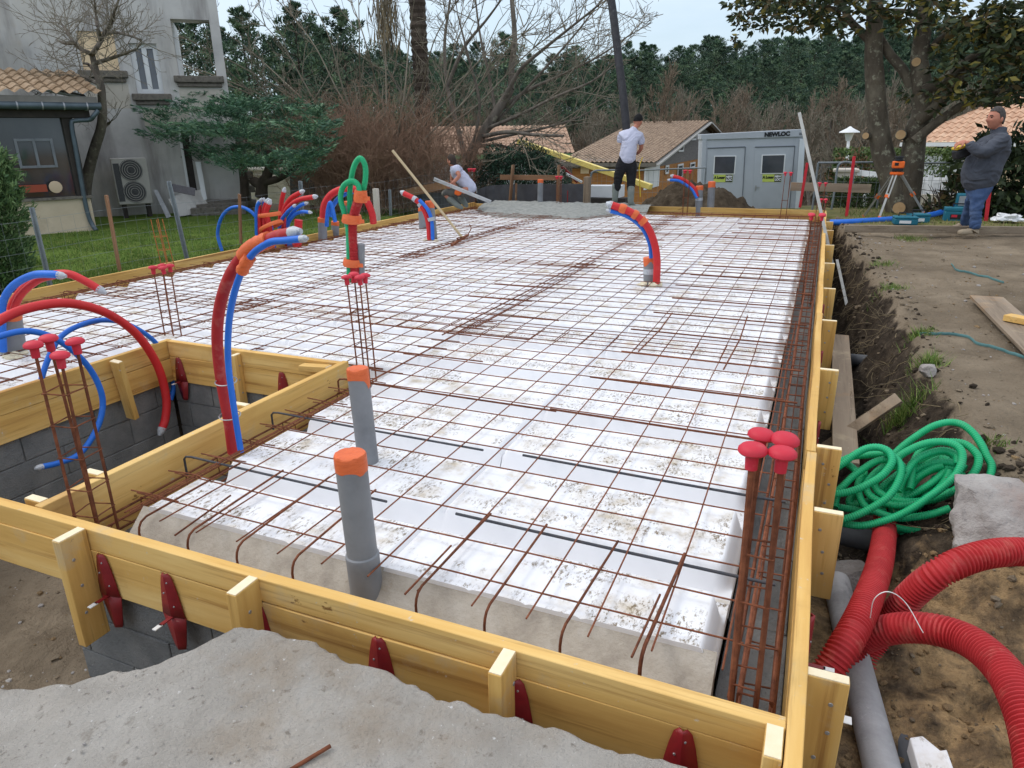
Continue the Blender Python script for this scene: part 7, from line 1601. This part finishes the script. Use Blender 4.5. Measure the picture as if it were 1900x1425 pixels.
# ---- kneeling man
B = un(852, 387, -.01); J = Px(B); t = thing('person', (B[0], B[1], -.03), 'crouching worker in pale T-shirt smoothing the wet concrete, head turned away', 'person')
hd = J(838, 298.5, -.02); hf = nrm(-CRH*.8+CFH*.6); hu = nrm(UP-CRH*.12)
neck, chest, waist, hip = J(843, 309), J(850, 322), J(864, 342), J(871, 352)
sn, sf = J(846, 314, .16), J(842, 314, -.16); en, wn2 = J(853, 327, .26), J(838, 341, .24); ef, wf2 = J(838, 335, -.2), J(850, 352, -.05)
hn, hf2 = J(866, 354, .12), J(868, 353, -.10); kn, kf = J(822, 358, .16), J(845, 352, -.2); an, af = J(848, 381, .12), J(864, 380, -.12)
body = skinned([[(hip, .10, .09), (waist, .10, .09), (chest, .12, .10), (neck, .055, .055), (hd-hu*.06, .052, .052)], [(chest, .12, .10), (sn, .062, .062), (en, .046, .046), (wn2, .030, .030)], [(chest, .12, .10), (sf, .06, .06), (ef, .045, .045), (wf2, .03, .03)], [(hip, .10, .09), (hn, .085, .085), (kn, .06, .06), (an, .042, .042)], [(hip, .10, .09), (hf2, .085, .085), (kf, .06, .06), (af, .042, .042)]])
merged([body, headmesh(hd, hf, hu)]+hand(wn2, -CRH*.7-UP*.6, -CFH*.9, .8, 1.1, 1)+hand(wf2, -CRH*.6-UP*.5, -CFH, .8, 1.1, 1), 'body', 'skin', t)
merged([skinned([[(J(876, 359), .13, .12), (J(873, 351), .175, .16), (J(866, 341), .165, .15), (chest, .175, .15), (J(845, 313), .13, .12), (J(843, 308), .07, .07)], [(J(845, 313), .13, .12), (sn, .086, .086), (J(851, 321, .22), .078, .078)], [(J(845, 313), .13, .12), (sf, .086, .086), (J(840, 324, -.2), .078, .078)]], 3)], 'tshirt', 'tshirt', t, .008, 1)
merged([skinned([[(J(873, 353), .15, .14), (J(868, 355), .15, .14)], [(J(868, 355), .15, .14), (J(846, 356, .15), .105, .105), (kn, .085, .085), (J(828, 364, .15), .07, .07)], [(J(868, 355), .15, .14), (J(858, 353, -.15), .10, .10), (kf, .083, .083), (J(852, 362, -.17), .07, .07)]])], 'trousers', 'work_trousers', t, .008, 1)
for a, k_, toe in ((an, J(829, 364, .15), J(860, 387, .10)), (af, J(852, 362, -.17), J(868, 384, -.16))):
    merged([skinned([[(k_, .080, .080), ((a+k_)/2, .072, .072), (a, .062, .062), (toe, .044, .034)]])], 'rubber_boot', 'rubber_grey', t, .008, 1)
merged([hairmesh(hd, hf, hu, 1.0, -.05, .055, 1.06)], 'hair', 'hair_brown', t, 0)
A, Bq = J(805, 332, .33), J(911, 375, .27); m = MB(); m.bar(A, Bq, .025, .07, (0, -.3, 1)); T(m.build('straightedge', M('worn_alu', [C(176, 178, 180), C(206, 208, 210)], scale=6, rough=.4, metal=.3, spots=[(14, .56, .64, C(120, 120, 118), (1, 1, 1), .7)]), bevel=.004), 'silver straightedge held across the knees of the crouching worker', 'straightedge')
m = MB(); m.ball(J(848, 357, .20), (.10, .06, .06), 12, 8, .15); T(m.build('work_glove', MATS['orange_plastic']), 'orange work glove gripping the silver straightedge', 'glove')
# ================================================================== wet concrete, back boards, heap
GXc, GYc = np.arange(-6.75, -3.15, .045), np.arange(10.7, 13.14, .045); vs_, keep = [], {}
A_, B_ = un(830, 396, -.05), un(1185, 402, -.05)
for j, y in enumerate(GYc):
    for i, x in enumerate(GXc):
        fr = 11.35-.35*math.sin((x+6.7)*.9)-.25*fbm(x*1.5, 3, 3, 1, 3)+(.9*ss(-4.2, -3.3, x))+.5*ss(-6.2, -6.75, x)
        e = ss(fr-.10, fr+.45, y); vs_.append((x, y, -.16+.15*e+.06*ss(11.8, 13.0, y)*e+(.016*fbm(x*3, y*3, 4)+.012*noise.noise(Vector((x*14, y*14, 0))))*(.4+e)+.03*math.exp(-((x+5.4)/.9)**2-((y-12.2)/.5)**2)))
nx_ = len(GXc); me = bpy.data.meshes.new('wet_concrete'); me.from_pydata(vs_, [], [(j*nx_+i, j*nx_+i+1, (j+1)*nx_+i+1, (j+1)*nx_+i) for j in range(len(GYc)-1) for i in range(nx_-1)]); me.materials.append(MATS['fresh_concrete'])
T(link('wet_concrete', me, None, (0, 0, 0), 0), kind='stuff'); me.polygons.foreach_set('use_smooth', [True]*len(me.polygons))
M('membrane', [C(62, 62, 66), C(84, 84, 88)], scale=3, rough=.5, bump=.6, bscale=6, bdist=.03)
Ym = 13.9
def wallpx(name, px_top, px_bot, Y, th, mat, label, cat, bevel=.003, wav=0):
    Tp = spline([aty(x, y, Y) for x, y in px_top], 8) if len(px_top) > 2 else [aty(x, y, Y) for x, y in px_top]; Bt = [V(p[0], p[1], aty(*px_bot[0], Y)[2]) for p in Tp]; n = len(Tp); m = MB()
    Tp = [p+V(0, wav*math.sin(i*1.3), 0) for i, p in enumerate(Tp)]
    vs_ = Tp+Bt+[p+V(0, th, 0) for p in Tp]+[p+V(0, th, 0) for p in Bt]; fs = []
    for i in range(n-1): fs += [(i, n+i, n+i+1, i+1), (2*n+i, 2*n+i+1, 3*n+i+1, 3*n+i), (i, i+1, 2*n+i+1, 2*n+i), (n+i, 3*n+i, 3*n+i+1, n+i+1)]
    fs += [(0, 2*n, 3*n, n), (n-1, 2*n-1, 4*n-1, 3*n-1)]; m.add(vs_, fs); return T(m.build(name, MATS[mat], ang=40), label, cat)
wallpx('membrane_sheet', [(885, 352), (905, 345), (935, 343), (980, 342), (1030, 342), (1088, 341)], [(950, 392)], Ym+.2, .04, 'membrane', 'dark grey membrane along the back edge behind the wet concrete', 'membrane sheet', wav=.05)
wallpx('membrane_sheet', [(772, 352), (800, 358), (835, 356), (880, 352)], [(820, 400)], 13.6, .04, 'membrane', 'dark membrane sagging behind the crouching worker', 'membrane sheet', wav=.06)
def boardpx(a, b, Y, hpx, th, mat, label, cat='board', name='rough_board', Y2=None):
    A, Bq = aty(a[0], a[1], Y), aty(b[0], b[1], Y if Y2 is None else Y2); h = hpx*pxm(A); m = MB(); m.bar(A, Bq, th, h, (0, 0, 1) if abs(A[2]-Bq[2]) < np.linalg.norm((A-Bq)[:2]) else (0, -1, 0)); return T(m.build(name, MATS[mat], bevel=.004, ang=30), label, cat)
boardpx((928, 329), (1042, 330), 13.75, 9, .03, 'brown_wood_x', 'level brown board nailed across the brown posts at the back')
boardpx((952, 306), (946, 378), 13.65, 11, .03, 'brown_wood_z', 'brown post left of the back grey pipe'); boardpx((958, 340), (957, 378), 13.7, 5, .03, 'brown_wood_z', 'short brown brace beside the left back post')
boardpx((1037, 306), (1035, 380), 13.65, 10, .03, 'brown_wood_z', 'brown post right of the back grey pipe, a capped cage beside it')
boardpx((748, 360), (832, 342), 13.3, 14, .03, 'brown_wood_x', 'tan board sloping up behind the crouching worker')
boardpx((1467, 346), (1616, 350), 13.9, 15, .03, 'old_wood_x', 'level grey profile board between the red stakes')
boardpx((1090, 328), (1088, 392), 14.2, 16, .12, 'old_wood_z', 'square wooden post at the right end of the membrane')
for a, b, lb in (((1570, 300), (1549, 388), 'red stake in front of the right side of the hut'), ((1585, 290), (1568, 420), 'tall red stake left of the surveying tripod'), ((1838, 338), (1828, 420), 'red stake behind the legs of the standing man')):
    a = (1498, 302) if a[0] == 1570 else a; b = (1484, 385) if b[0] == 1549 else b
    Y = 13.6 if a[0] < 1550 else 12.6 if a[0] < 1700 else 12.3; m = MB(); m.bar(aty(*a, Y), aty(*b, Y), .05, .05, (0, -1, 0)); T(m.build('red_stake', M('red_paint_%d' % a[0], [C(176, 30, 42), C(196, 44, 54)], rough=.6), bevel=.004), lb, 'stake')
P = aty(1053, 375, 13.7); m = MB(); m.tube([P, P+V(0, 0, .25)], .012, 6); T(m.build('red_stake', MATS['red_steel']), 'short red rod standing at the edge of the wet concrete', 'stake')
# earth heap
M('heap_soil', [C(52, 44, 36), C(84, 74, 62), C(108, 98, 84)], scale=4, rough=.98, bump=1.0, bscale=14, detail=10, spec=.06, bdist=.06, spots=[(6, .6, .7, C(124, 114, 98), (1, 1, 1), .6)])
hx, hy = np.arange(-5.2, .2, .06), np.arange(13.35, 18.2, .07); vs_ = []
pk = aty(1268, 354, 15.2)[2]; c1 = aty(1262, 350, 15.2); c2 = aty(1345, 360, 15.0)
for y in hy:
    for x in hx:
        h = (pk+.62)*math.exp(-((x-c1[0])/.95)**2-((y-15.3)/1.0)**2)+(aty(1345, 362, 15)[2]+.62)*.62*math.exp(-((x-c2[0])/.8)**2-((y-15)/.9)**2)+.14*math.exp(-((x+.9)/1.0)**2-((y-14.6)/.7)**2)
        h *= 1+.30*fbm(x*2.2, y*2.2, 4, 1, 6); n_ = (.13*fbm(x*4, y*4, 5, 1, 2)+.05*abs(fbm(x*9, y*9, 3, 1, 4)))*min(1, h*4); vs_.append((x, y, -.66+.12*ss(18, 14, y)+h+n_-.25*ss(.3, 0, min(x+5.2, .2-x, 18.2-y)/1.0)))
nx_ = len(hx); me = bpy.data.meshes.new('earth_heap'); me.from_pydata(vs_, [], [(j*nx_+i, j*nx_+i+1, (j+1)*nx_+i+1, (j+1)*nx_+i) for j in range(len(hy)-1) for i in range(nx_-1)]); me.materials.append(MATS['heap_soil'])
T(link('earth_heap', me, None, (0, 0, 0), 0), 'heap of dark excavated earth in front of the grey hut', 'earth heap'); me.polygons.foreach_set('use_smooth', [True]*len(me.polygons))
# yellow boom, white trough
A, Bq = aty(962, 262, 20.5), aty(1208, 347, 18.6); m = MB(); m.bar(A, Bq, .15, .15, (0, 0, 1)); o = m.build('steel_beam', M('yellow_paint', [C(222, 198, 104), C(234, 214, 130)], rough=.5), bevel=.01); T(o, 'long yellow steel beam sloping down to the right behind the worker', 'beam')
wallpx('white_trough', [(1088, 345), (1150, 345)], [(1100, 366)], 16.5, .5, 'white_paint', 'white ribbed container behind the legs of the worker', 'container')
wallpx('low_wall', [(1085, 368), (1160, 368)], [(1100, 395)], 16.3, .4, 'dark_timber', 'dark low wall under the white container at the back', 'wall')
t = thing('red_rail', aty(1040, 330, 19), 'red and white sloping rail left of the barn house', 'rail'); m = MB(); m.bar(aty(1038, 305, 19), aty(1072, 338, 19), .06, .08); m.build('red_bar', MATS['red_steel'], t); m = MB(); m.bar(aty(1050, 322, 18.9), aty(1080, 338, 18.9), .05, .06); m.build('white_bar', MATS['white_paint'], t)
# ---- fences
M('galv', [C(112, 120, 124), C(142, 148, 152)], scale=10, rough=.5, metal=.4)
def site_fence(px_rail, zbot, Y, label, arch=None, n=16):
    t = thing('site_fence', aty(*px_rail[0], Y), label, 'fence'); P = [aty(x, y, Y) for x, y in px_rail]; m = MB(); m.tube(P, .021, 8); m.build('top_rail', MATS['galv'], t)
    L = np.linalg.norm(P[-1]-P[0]); m = MB()
    for i in range(int(L/.14)): q = P[0]+(P[-1]-P[0])*(i+.5)/int(L/.14); m.tube([q, V(q[0], q[1], zbot)], .0035, 4)
    for z in np.arange(zbot+.1, P[0][2], .3): m.tube([V(P[0][0], P[0][1], z), V(P[-1][0], P[-1][1], z)], .0035, 4)
    m.build('wire_panel', MATS['galv'], t)
    for q in (P[0], P[-1]): m = MB(); m.tube([q, V(q[0], q[1], zbot)], .021, 8); m.build('post', MATS['galv'], t)
site_fence([(1518, 302), (1640, 301)], -.6, 15.3, 'galvanised site fence panel between the hut and the magnolia')
site_fence([(1096, 320), (1310, 311)], -.6, 19.5, 'galvanised site fence panel behind the worker and the earth heap')
site_fence([(1700, 303), (1800, 301)], -.6, 16.2, 'galvanised site fence panel in front of the garage door')
def arch(pts, Y, label):
    m = MB(); m.tube(spline([aty(x, y, Y) for x, y in pts], 6), .022, 8); T(m.build('fence_hoop', MATS['galv']), label, 'fence frame')
arch([(1541, 398), (1549, 350), (1554, 312), (1562, 302), (1574, 301), (1582, 306), (1583, 330), (1573, 395)], 14.9, 'rounded galvanised fence frame standing behind the tall red stake')
arch([(1094, 395), (1095, 350), (1097, 325), (1104, 317), (1120, 316), (1180, 315)], 15.4, 'rounded galvanised fence frame left of the worker')
FX = -7.85
t = thing('wire_fence', (FX, 6, -.4), 'thin wire mesh fence along the lawn', 'fence'); m = MB()
for z in np.linspace(-.35, .62, 7): m.tube([V(FX+.02*math.sin(y), y, z+.02*math.sin(y*1.7)) for y in np.arange(.5, 14.2, .7)], .0014, 4)
for y in np.arange(.6, 14.1, .16): m.tube([V(FX, y, -.38), V(FX+.01, y, .62)], .0010, 4)
m.build('wire_mesh', MATS['galv'], t)
for a, b, w, lb in (((312, 336), (346, 480), .055, 'leaning galvanised fence post with a folded top, in the middle of the lawn edge'), ((58, 385), (94, 535), .05, 'galvanised fence post beside the conifer'), ((556, 336), (560, 400), .06, 'galvanised fence post behind the conduit bundle'), ((722, 352), (724, 400), .05, 'galvanised fence post under the tan sloping board')):
    Pb = atx(*b, FX); Pt = aty(*a, Pb[1]) if a[0] < 700 else aty(*a, Pb[1]); m = MB(); d = nrm(Pt-Pb); m.bar(Pb, Pt, w, .012, (1, 0, 0)); m.bar(Pb+V(.02, 0, 0), Pt+V(.02, 0, 0), .012, w, (1, 0, 0)); T(m.build('fence_post', MATS['galv'], bevel=.002), lb, 'fence post')
    if a[0] == 312: m = MB(); m.bar(Pt+V(.03, .02, -.08), Pt+V(.12, .30, -.16), .02, .10); T(m.build('membrane_rag', MATS['membrane'], bevel=.004), 'dark rag caught on the leaning fence post', 'rag')
P = atx(700, 404, FX); m = MB(); m.bar(P-V(0, 0, .2), aty(697, 350, P[1]), .09, .09, (0, 1, 0)); T(m.build('fence_post', MATS['pale_patch'], bevel=.006), 'grey concrete fence post behind the red hoop', 'fence post')
for a, b, lb in (((197, 362), (222, 502), 'thin wooden stake left of the orange rebar cage'), ((444, 360), (447, 452), 'thin wooden stake inside the blue loop on the lawn')):
    Pb = atx(*b, -7.6); m = MB(); m.bar(Pb, aty(*a, Pb[1]), .035, .03, (0, -1, 0)); T(m.build('wooden_stake', MATS['brown_wood_z'], bevel=.003), lb, 'stake')
# white garden fence
t = thing('garden_fence', aty(1640, 345, 19), 'white rail fence in front of the garage house', 'fence')
for k, (a, b) in enumerate((((1574, 318), (1700, 334)), ((1600, 336), (1700, 348)), ((1700, 334), (1800, 336)), ((1700, 345), (1800, 347)), ((1700, 356), (1800, 358)))):
    m = MB(); m.bar(aty(*a, 19.5), aty(*b, 19.0), .05, .14); m.build('rail', MATS['white_paint'], t)
for x in (1612, 1662, 1700, 1728, 1760): m = MB(); p = aty(x, 326, 19.2); m.bar(p, V(p[0], p[1], -1.3), .12, .12, (0, 1, 0)); m.build('post', MATS['white_paint'], t)
m = MB(); m.box(aty(1570, 325, 19.6), (.5, .4, .35)); m.box(aty(1570, 316, 19.6), (.62, .5, .08)); T(m.build('gate_pillar', MATS['pale_patch'], bevel=.02), 'pale stone pillar head at the left end of the white fence', 'pillar')
wallpx('low_wall', [(1700, 362), (1800, 362)], [(1750, 385)], 18.8, .3, 'wall_block', 'pale grey low wall under the white fence', 'wall')
# ---- tripod and laser
Yt = 12.9; hdp = aty(1664, 322, Yt); t = thing('tripod', V(hdp[0], hdp[1], -.05), 'aluminium surveying tripod with orange joints', 'tripod')
for fpx, Yf in (((1600, 405), Yt+.5), ((1629, 414), Yt-.45), ((1716, 398), Yt+.3)):
    F_ = aty(*fpx, Yf); F_[2] = max(F_[2], gh(F_[0], F_[1])); top = hdp+nrm(V(F_[0]-hdp[0], F_[1]-hdp[1], 0))*.07; mid = top+(F_-top)*.52; m = MB(); sd = nrm(np.cross(F_-top, UP)); lg = None
    for sg in (-1, 1): m.bar(top+sd*sg*.028, mid+sd*sg*.028, .022, .022, (0, -1, .2))
    lg = m.build('leg', MATS['alu'], t); m = MB(); m.bar(mid-(F_-top)*.08, F_, .035, .03, (0, -1, .2)); m.build('extension', MATS['alu'], lg)
    for u in (.5, .97): m = MB(); m.bar(top+(F_-top)*(u-.03), top+(F_-top)*(u+.03), .075 if u < .9 else .05, .045, (0, -1, .2)); m.build('joint', MATS['orange_plastic'], lg)
m = MB(); m.lathe([(.085, -.03), (.11, -.01), (.11, .025), (.06, .03)], hdp, 16); m.build('head_plate', MATS['orange_plastic'], t)
c = hdp+V(0, 0, .15); tt = thing('laser_level', hdp+V(0, 0, .03), 'orange and black laser level on top of the tripod', 'laser level')
m = MB(); m.box(c-V(0, 0, .085), (.17, .15, .055)); m.build('base', MATS['ink'], tt, bevel=.01); m = MB(); m.box(c, (.19, .17, .12)); m.build('housing', MATS['orange_plastic'], tt, bevel=.02); m = MB(); m.box(c+V(-.03, -.087, .01), (.06, .006, .05)); m.build('emblem', MATS['ink'], tt)
m = MB(); m.lathe([(.085, .06), (.09, .07), (.06, .08), (.055, .115), (.075, .12), (.07, .14)], c, 18); m.build('rotor_cap', MATS['ink'], tt); 
# ---- blue hose, tool cases, bag
P = spline([un(1540, 413, -.05), un(1575, 412, -.03), un(1625, 409, -.03), un(1690, 404, -.03), un(1735, 397, -.03), un(1768, 385, .05), aty(1785, 374, 13.3), aty(1800, 362, 13.4)], 8); m = MB(); m.tube(P, .05, 12); T(m.build('blue_pipe', MATS['blue_hose']), 'thick bright blue pipe running along the ground behind the tripod', 'pipe')
def case(px, w, d, h, rz, label, deco):
    P = un(px[0], px[1], -.03); P[2] = gh(P[0], P[1]); t = thing('tool_case', P, label, 'tool case'); c, s = math.cos(rz), math.sin(rz); ax_ = (V(c, s, 0), V(-s, c, 0), UP)
    m = MB(); m.box(P+V(0, 0, h*.36), (w, d, h*.70), ax_); m.build('body', MATS['teal_case'], t, bevel=.012); m = MB(); m.box(P+V(0, 0, h*.85), (w*1.02, d*1.02, h*.26), ax_); m.build('lid', MATS['teal_case'], t, bevel=.012)
    m = MB(); a = P+ax_[0]*-.1+V(0, 0, h); b = P+ax_[0]*.1+V(0, 0, h); m.tube([a, a+V(0, 0, .05), b+V(0, 0, .05), b], .012, 6); m.build('handle', MATS['ink'], t)
    m = MB(); m.box(P-ax_[1]*(d/2+.002)+V(0, 0, h*.35)-ax_[0]*w*.05, (w*.5, .006, h*.34), ax_); m.build('label_plate', MATS[deco], t)
    if deco == 'ink': m = MB(); m.box(P-ax_[1]*(d/2+.005)+V(0, 0, h*.40)-ax_[0]*w*.16, (w*.2, .006, h*.16), ax_); m.build('label_patch', MATS['red_cap'], t)
case((1678, 415), .34, .26, .13, .1, 'low teal tool case under the tripod, left one', 'white_paint'); case((1702, 411), .30, .24, .15, .25, 'low teal tool case under the tripod, right one', 'white_paint'); case((1776, 407), .42, .2, .24, .0, 'teal tool case with a red and black label left of the muddy boots', 'ink')
P = aty(1784, 372, 13.0); t = thing('site_radio', P-V(0, 0, .12), 'teal site radio behind the knees of the standing man', 'radio'); m = MB(); m.box(P, (.16, .16, .24)); m.build('body', MATS['teal_case'], t, bevel=.02); m = MB(); m.box(P-V(0, .085, 0), (.10, .006, .16)); m.build('front', MATS['zinc'], t)
def crumple(c, r, mat, label, seed, name='plastic_bag', cat='bag'):
    bm = bmesh.new(); bmesh.ops.create_icosphere(bm, subdivisions=4, radius=1)
    for v in bm.verts: q = v.co.copy(); k = 1+.55*noise.noise(q*1.7+Vector((seed, 0, 0)))+.35*abs(noise.noise(q*4.2+Vector((0, seed, 0)))); v.co = Vector((q.x*k*r[0], q.y*k*r[1], max(-.2*r[2], q.z*k*r[2])))
    me = bpy.data.meshes.new(name); bm.to_mesh(me); bm.free(); me.materials.append(MATS[mat]); T(link(name, me, None, c, 30), label, cat)
crumple(un(1868, 413, -.02)+V(0, 0, .05), (.19, .10, .09), 'bag_film', 'crumpled white plastic bag on the grass right of the standing man', 2)
crumple(un(1658, 1008, -.5)+V(0, 0, .05), (.06, .04, .03), 'red_steel', 'crumpled reddish scrap beside the fat red pipe under the coil', 5, 'scrap', 'scrap')
# ---- loose clods, stones and roots
NP.seed(90)
def clods(name, pts, rr, mats, seed):
    rr_ = random.Random(seed); VV, FF = [], []; bm = bmesh.new(); bmesh.ops.create_icosphere(bm, subdivisions=1, radius=1); base = np.array([v.co[:] for v in bm.verts]); fc = np.array([[v.index for v in f.verts] for f in bm.faces]); bm.free(); out, mi = [], []
    for p, r in zip(pts, rr):
        q = base*(1+NP.uniform(-.32, .32, (len(base), 1)))*np.array([1, NP.uniform(.6, 1), NP.uniform(.45, .8)])*r; a = NP.uniform(0, 6.28); c, s = math.cos(a), math.sin(a); q = np.stack([q[:, 0]*c-q[:, 1]*s, q[:, 0]*s+q[:, 1]*c, q[:, 2]], 1)+p; out.append(q[fc].reshape(-1, 3)); mi += [NP.randint(0, len(mats))]*len(fc)
    T(raw(name, np.concatenate(out), 3, [MATS[k] for k in mats], mi=mi), kind='stuff')
pts, rr = [], []
for k in range(2600):
    y = NP.uniform(0, 11.5)**1.0; y = y if NP.rand() < .5 else NP.uniform(-.2, 2.2); e = interp(ED, y); x = NP.uniform(.15, e+.15) if y > 1.8 else NP.uniform(.2, 1.5); r = .006+.028*NP.rand()**4; pts.append(V(x, y, gh(x, y)+r*.2)); rr.append(r)
lo = [i for i, p in enumerate(pts) if p[1] < 1.75]; hi = [i for i, p in enumerate(pts) if p[1] >= 1.75]
clods('soil_clods', [pts[i] for i in hi], [rr[i] for i in hi], ('dark_soil', 'dirt', 'dark_soil'), 1); clods('soil_clods', [pts[i] for i in lo], [rr[i]*.6 for i in lo], ('sandy_soil', 'dirt', 'sandy_soil'), 4)
pts, rr = [], []
for k in range(1500): y = NP.uniform(1.8, 12)**1; x = interp(ED, y)+.05+abs(NP.normal(0, 1.1)); r = .004+.016*NP.rand()**5; pts.append(V(x, y, gh(x, y)+r*.2)); rr.append(r)
for k in range(500): x, y = NP.uniform(-4.2, -2.9), NP.uniform(-.6, 1.8); r = .004+.02*NP.rand()**5; pts.append(V(x, y, gh(x, y)+r*.2)); rr.append(r)
clods('pebbles', pts, rr, ('lump', 'dirt', 'sandy_soil'), 2)
pts, rr = [], []
for k in range(700):
    q = un(NP.uniform(0, 1300), NP.uniform(1240, 1440), -.045); r = .001+.004*NP.rand()**6; pts.append(q+V(0, 0, .022*fbm(q[0]*1.6, q[1]*1.6, 5, 1, 3)+.05*math.exp(-((q[0]+1.45)/.35)**2)*ss(-1.3, -.3, q[1]))); rr.append(r)
clods('grit', [p for p in pts if p[1] < -.45], [r for p, r in zip(pts, rr) if p[1] < -.45], ('lump', 'stone_concrete'), 3)
out = []
for k in range(150):
    y = NP.uniform(1.7, 11.2); e = interp(ED, y); x = lerp(.25, e, NP.uniform(.35, 1.0)); grow((x, y, gh(x, y)+.01), (NP.normal(-.5, .4), NP.normal(0, .6), NP.normal(-.5, .4)), NP.uniform(.1, .35), .003, 1, out, .7, (2,), .6, -.15, .6, 5, .0009)
T(tubes('roots', out, 'dry', None, 3), kind='stuff')
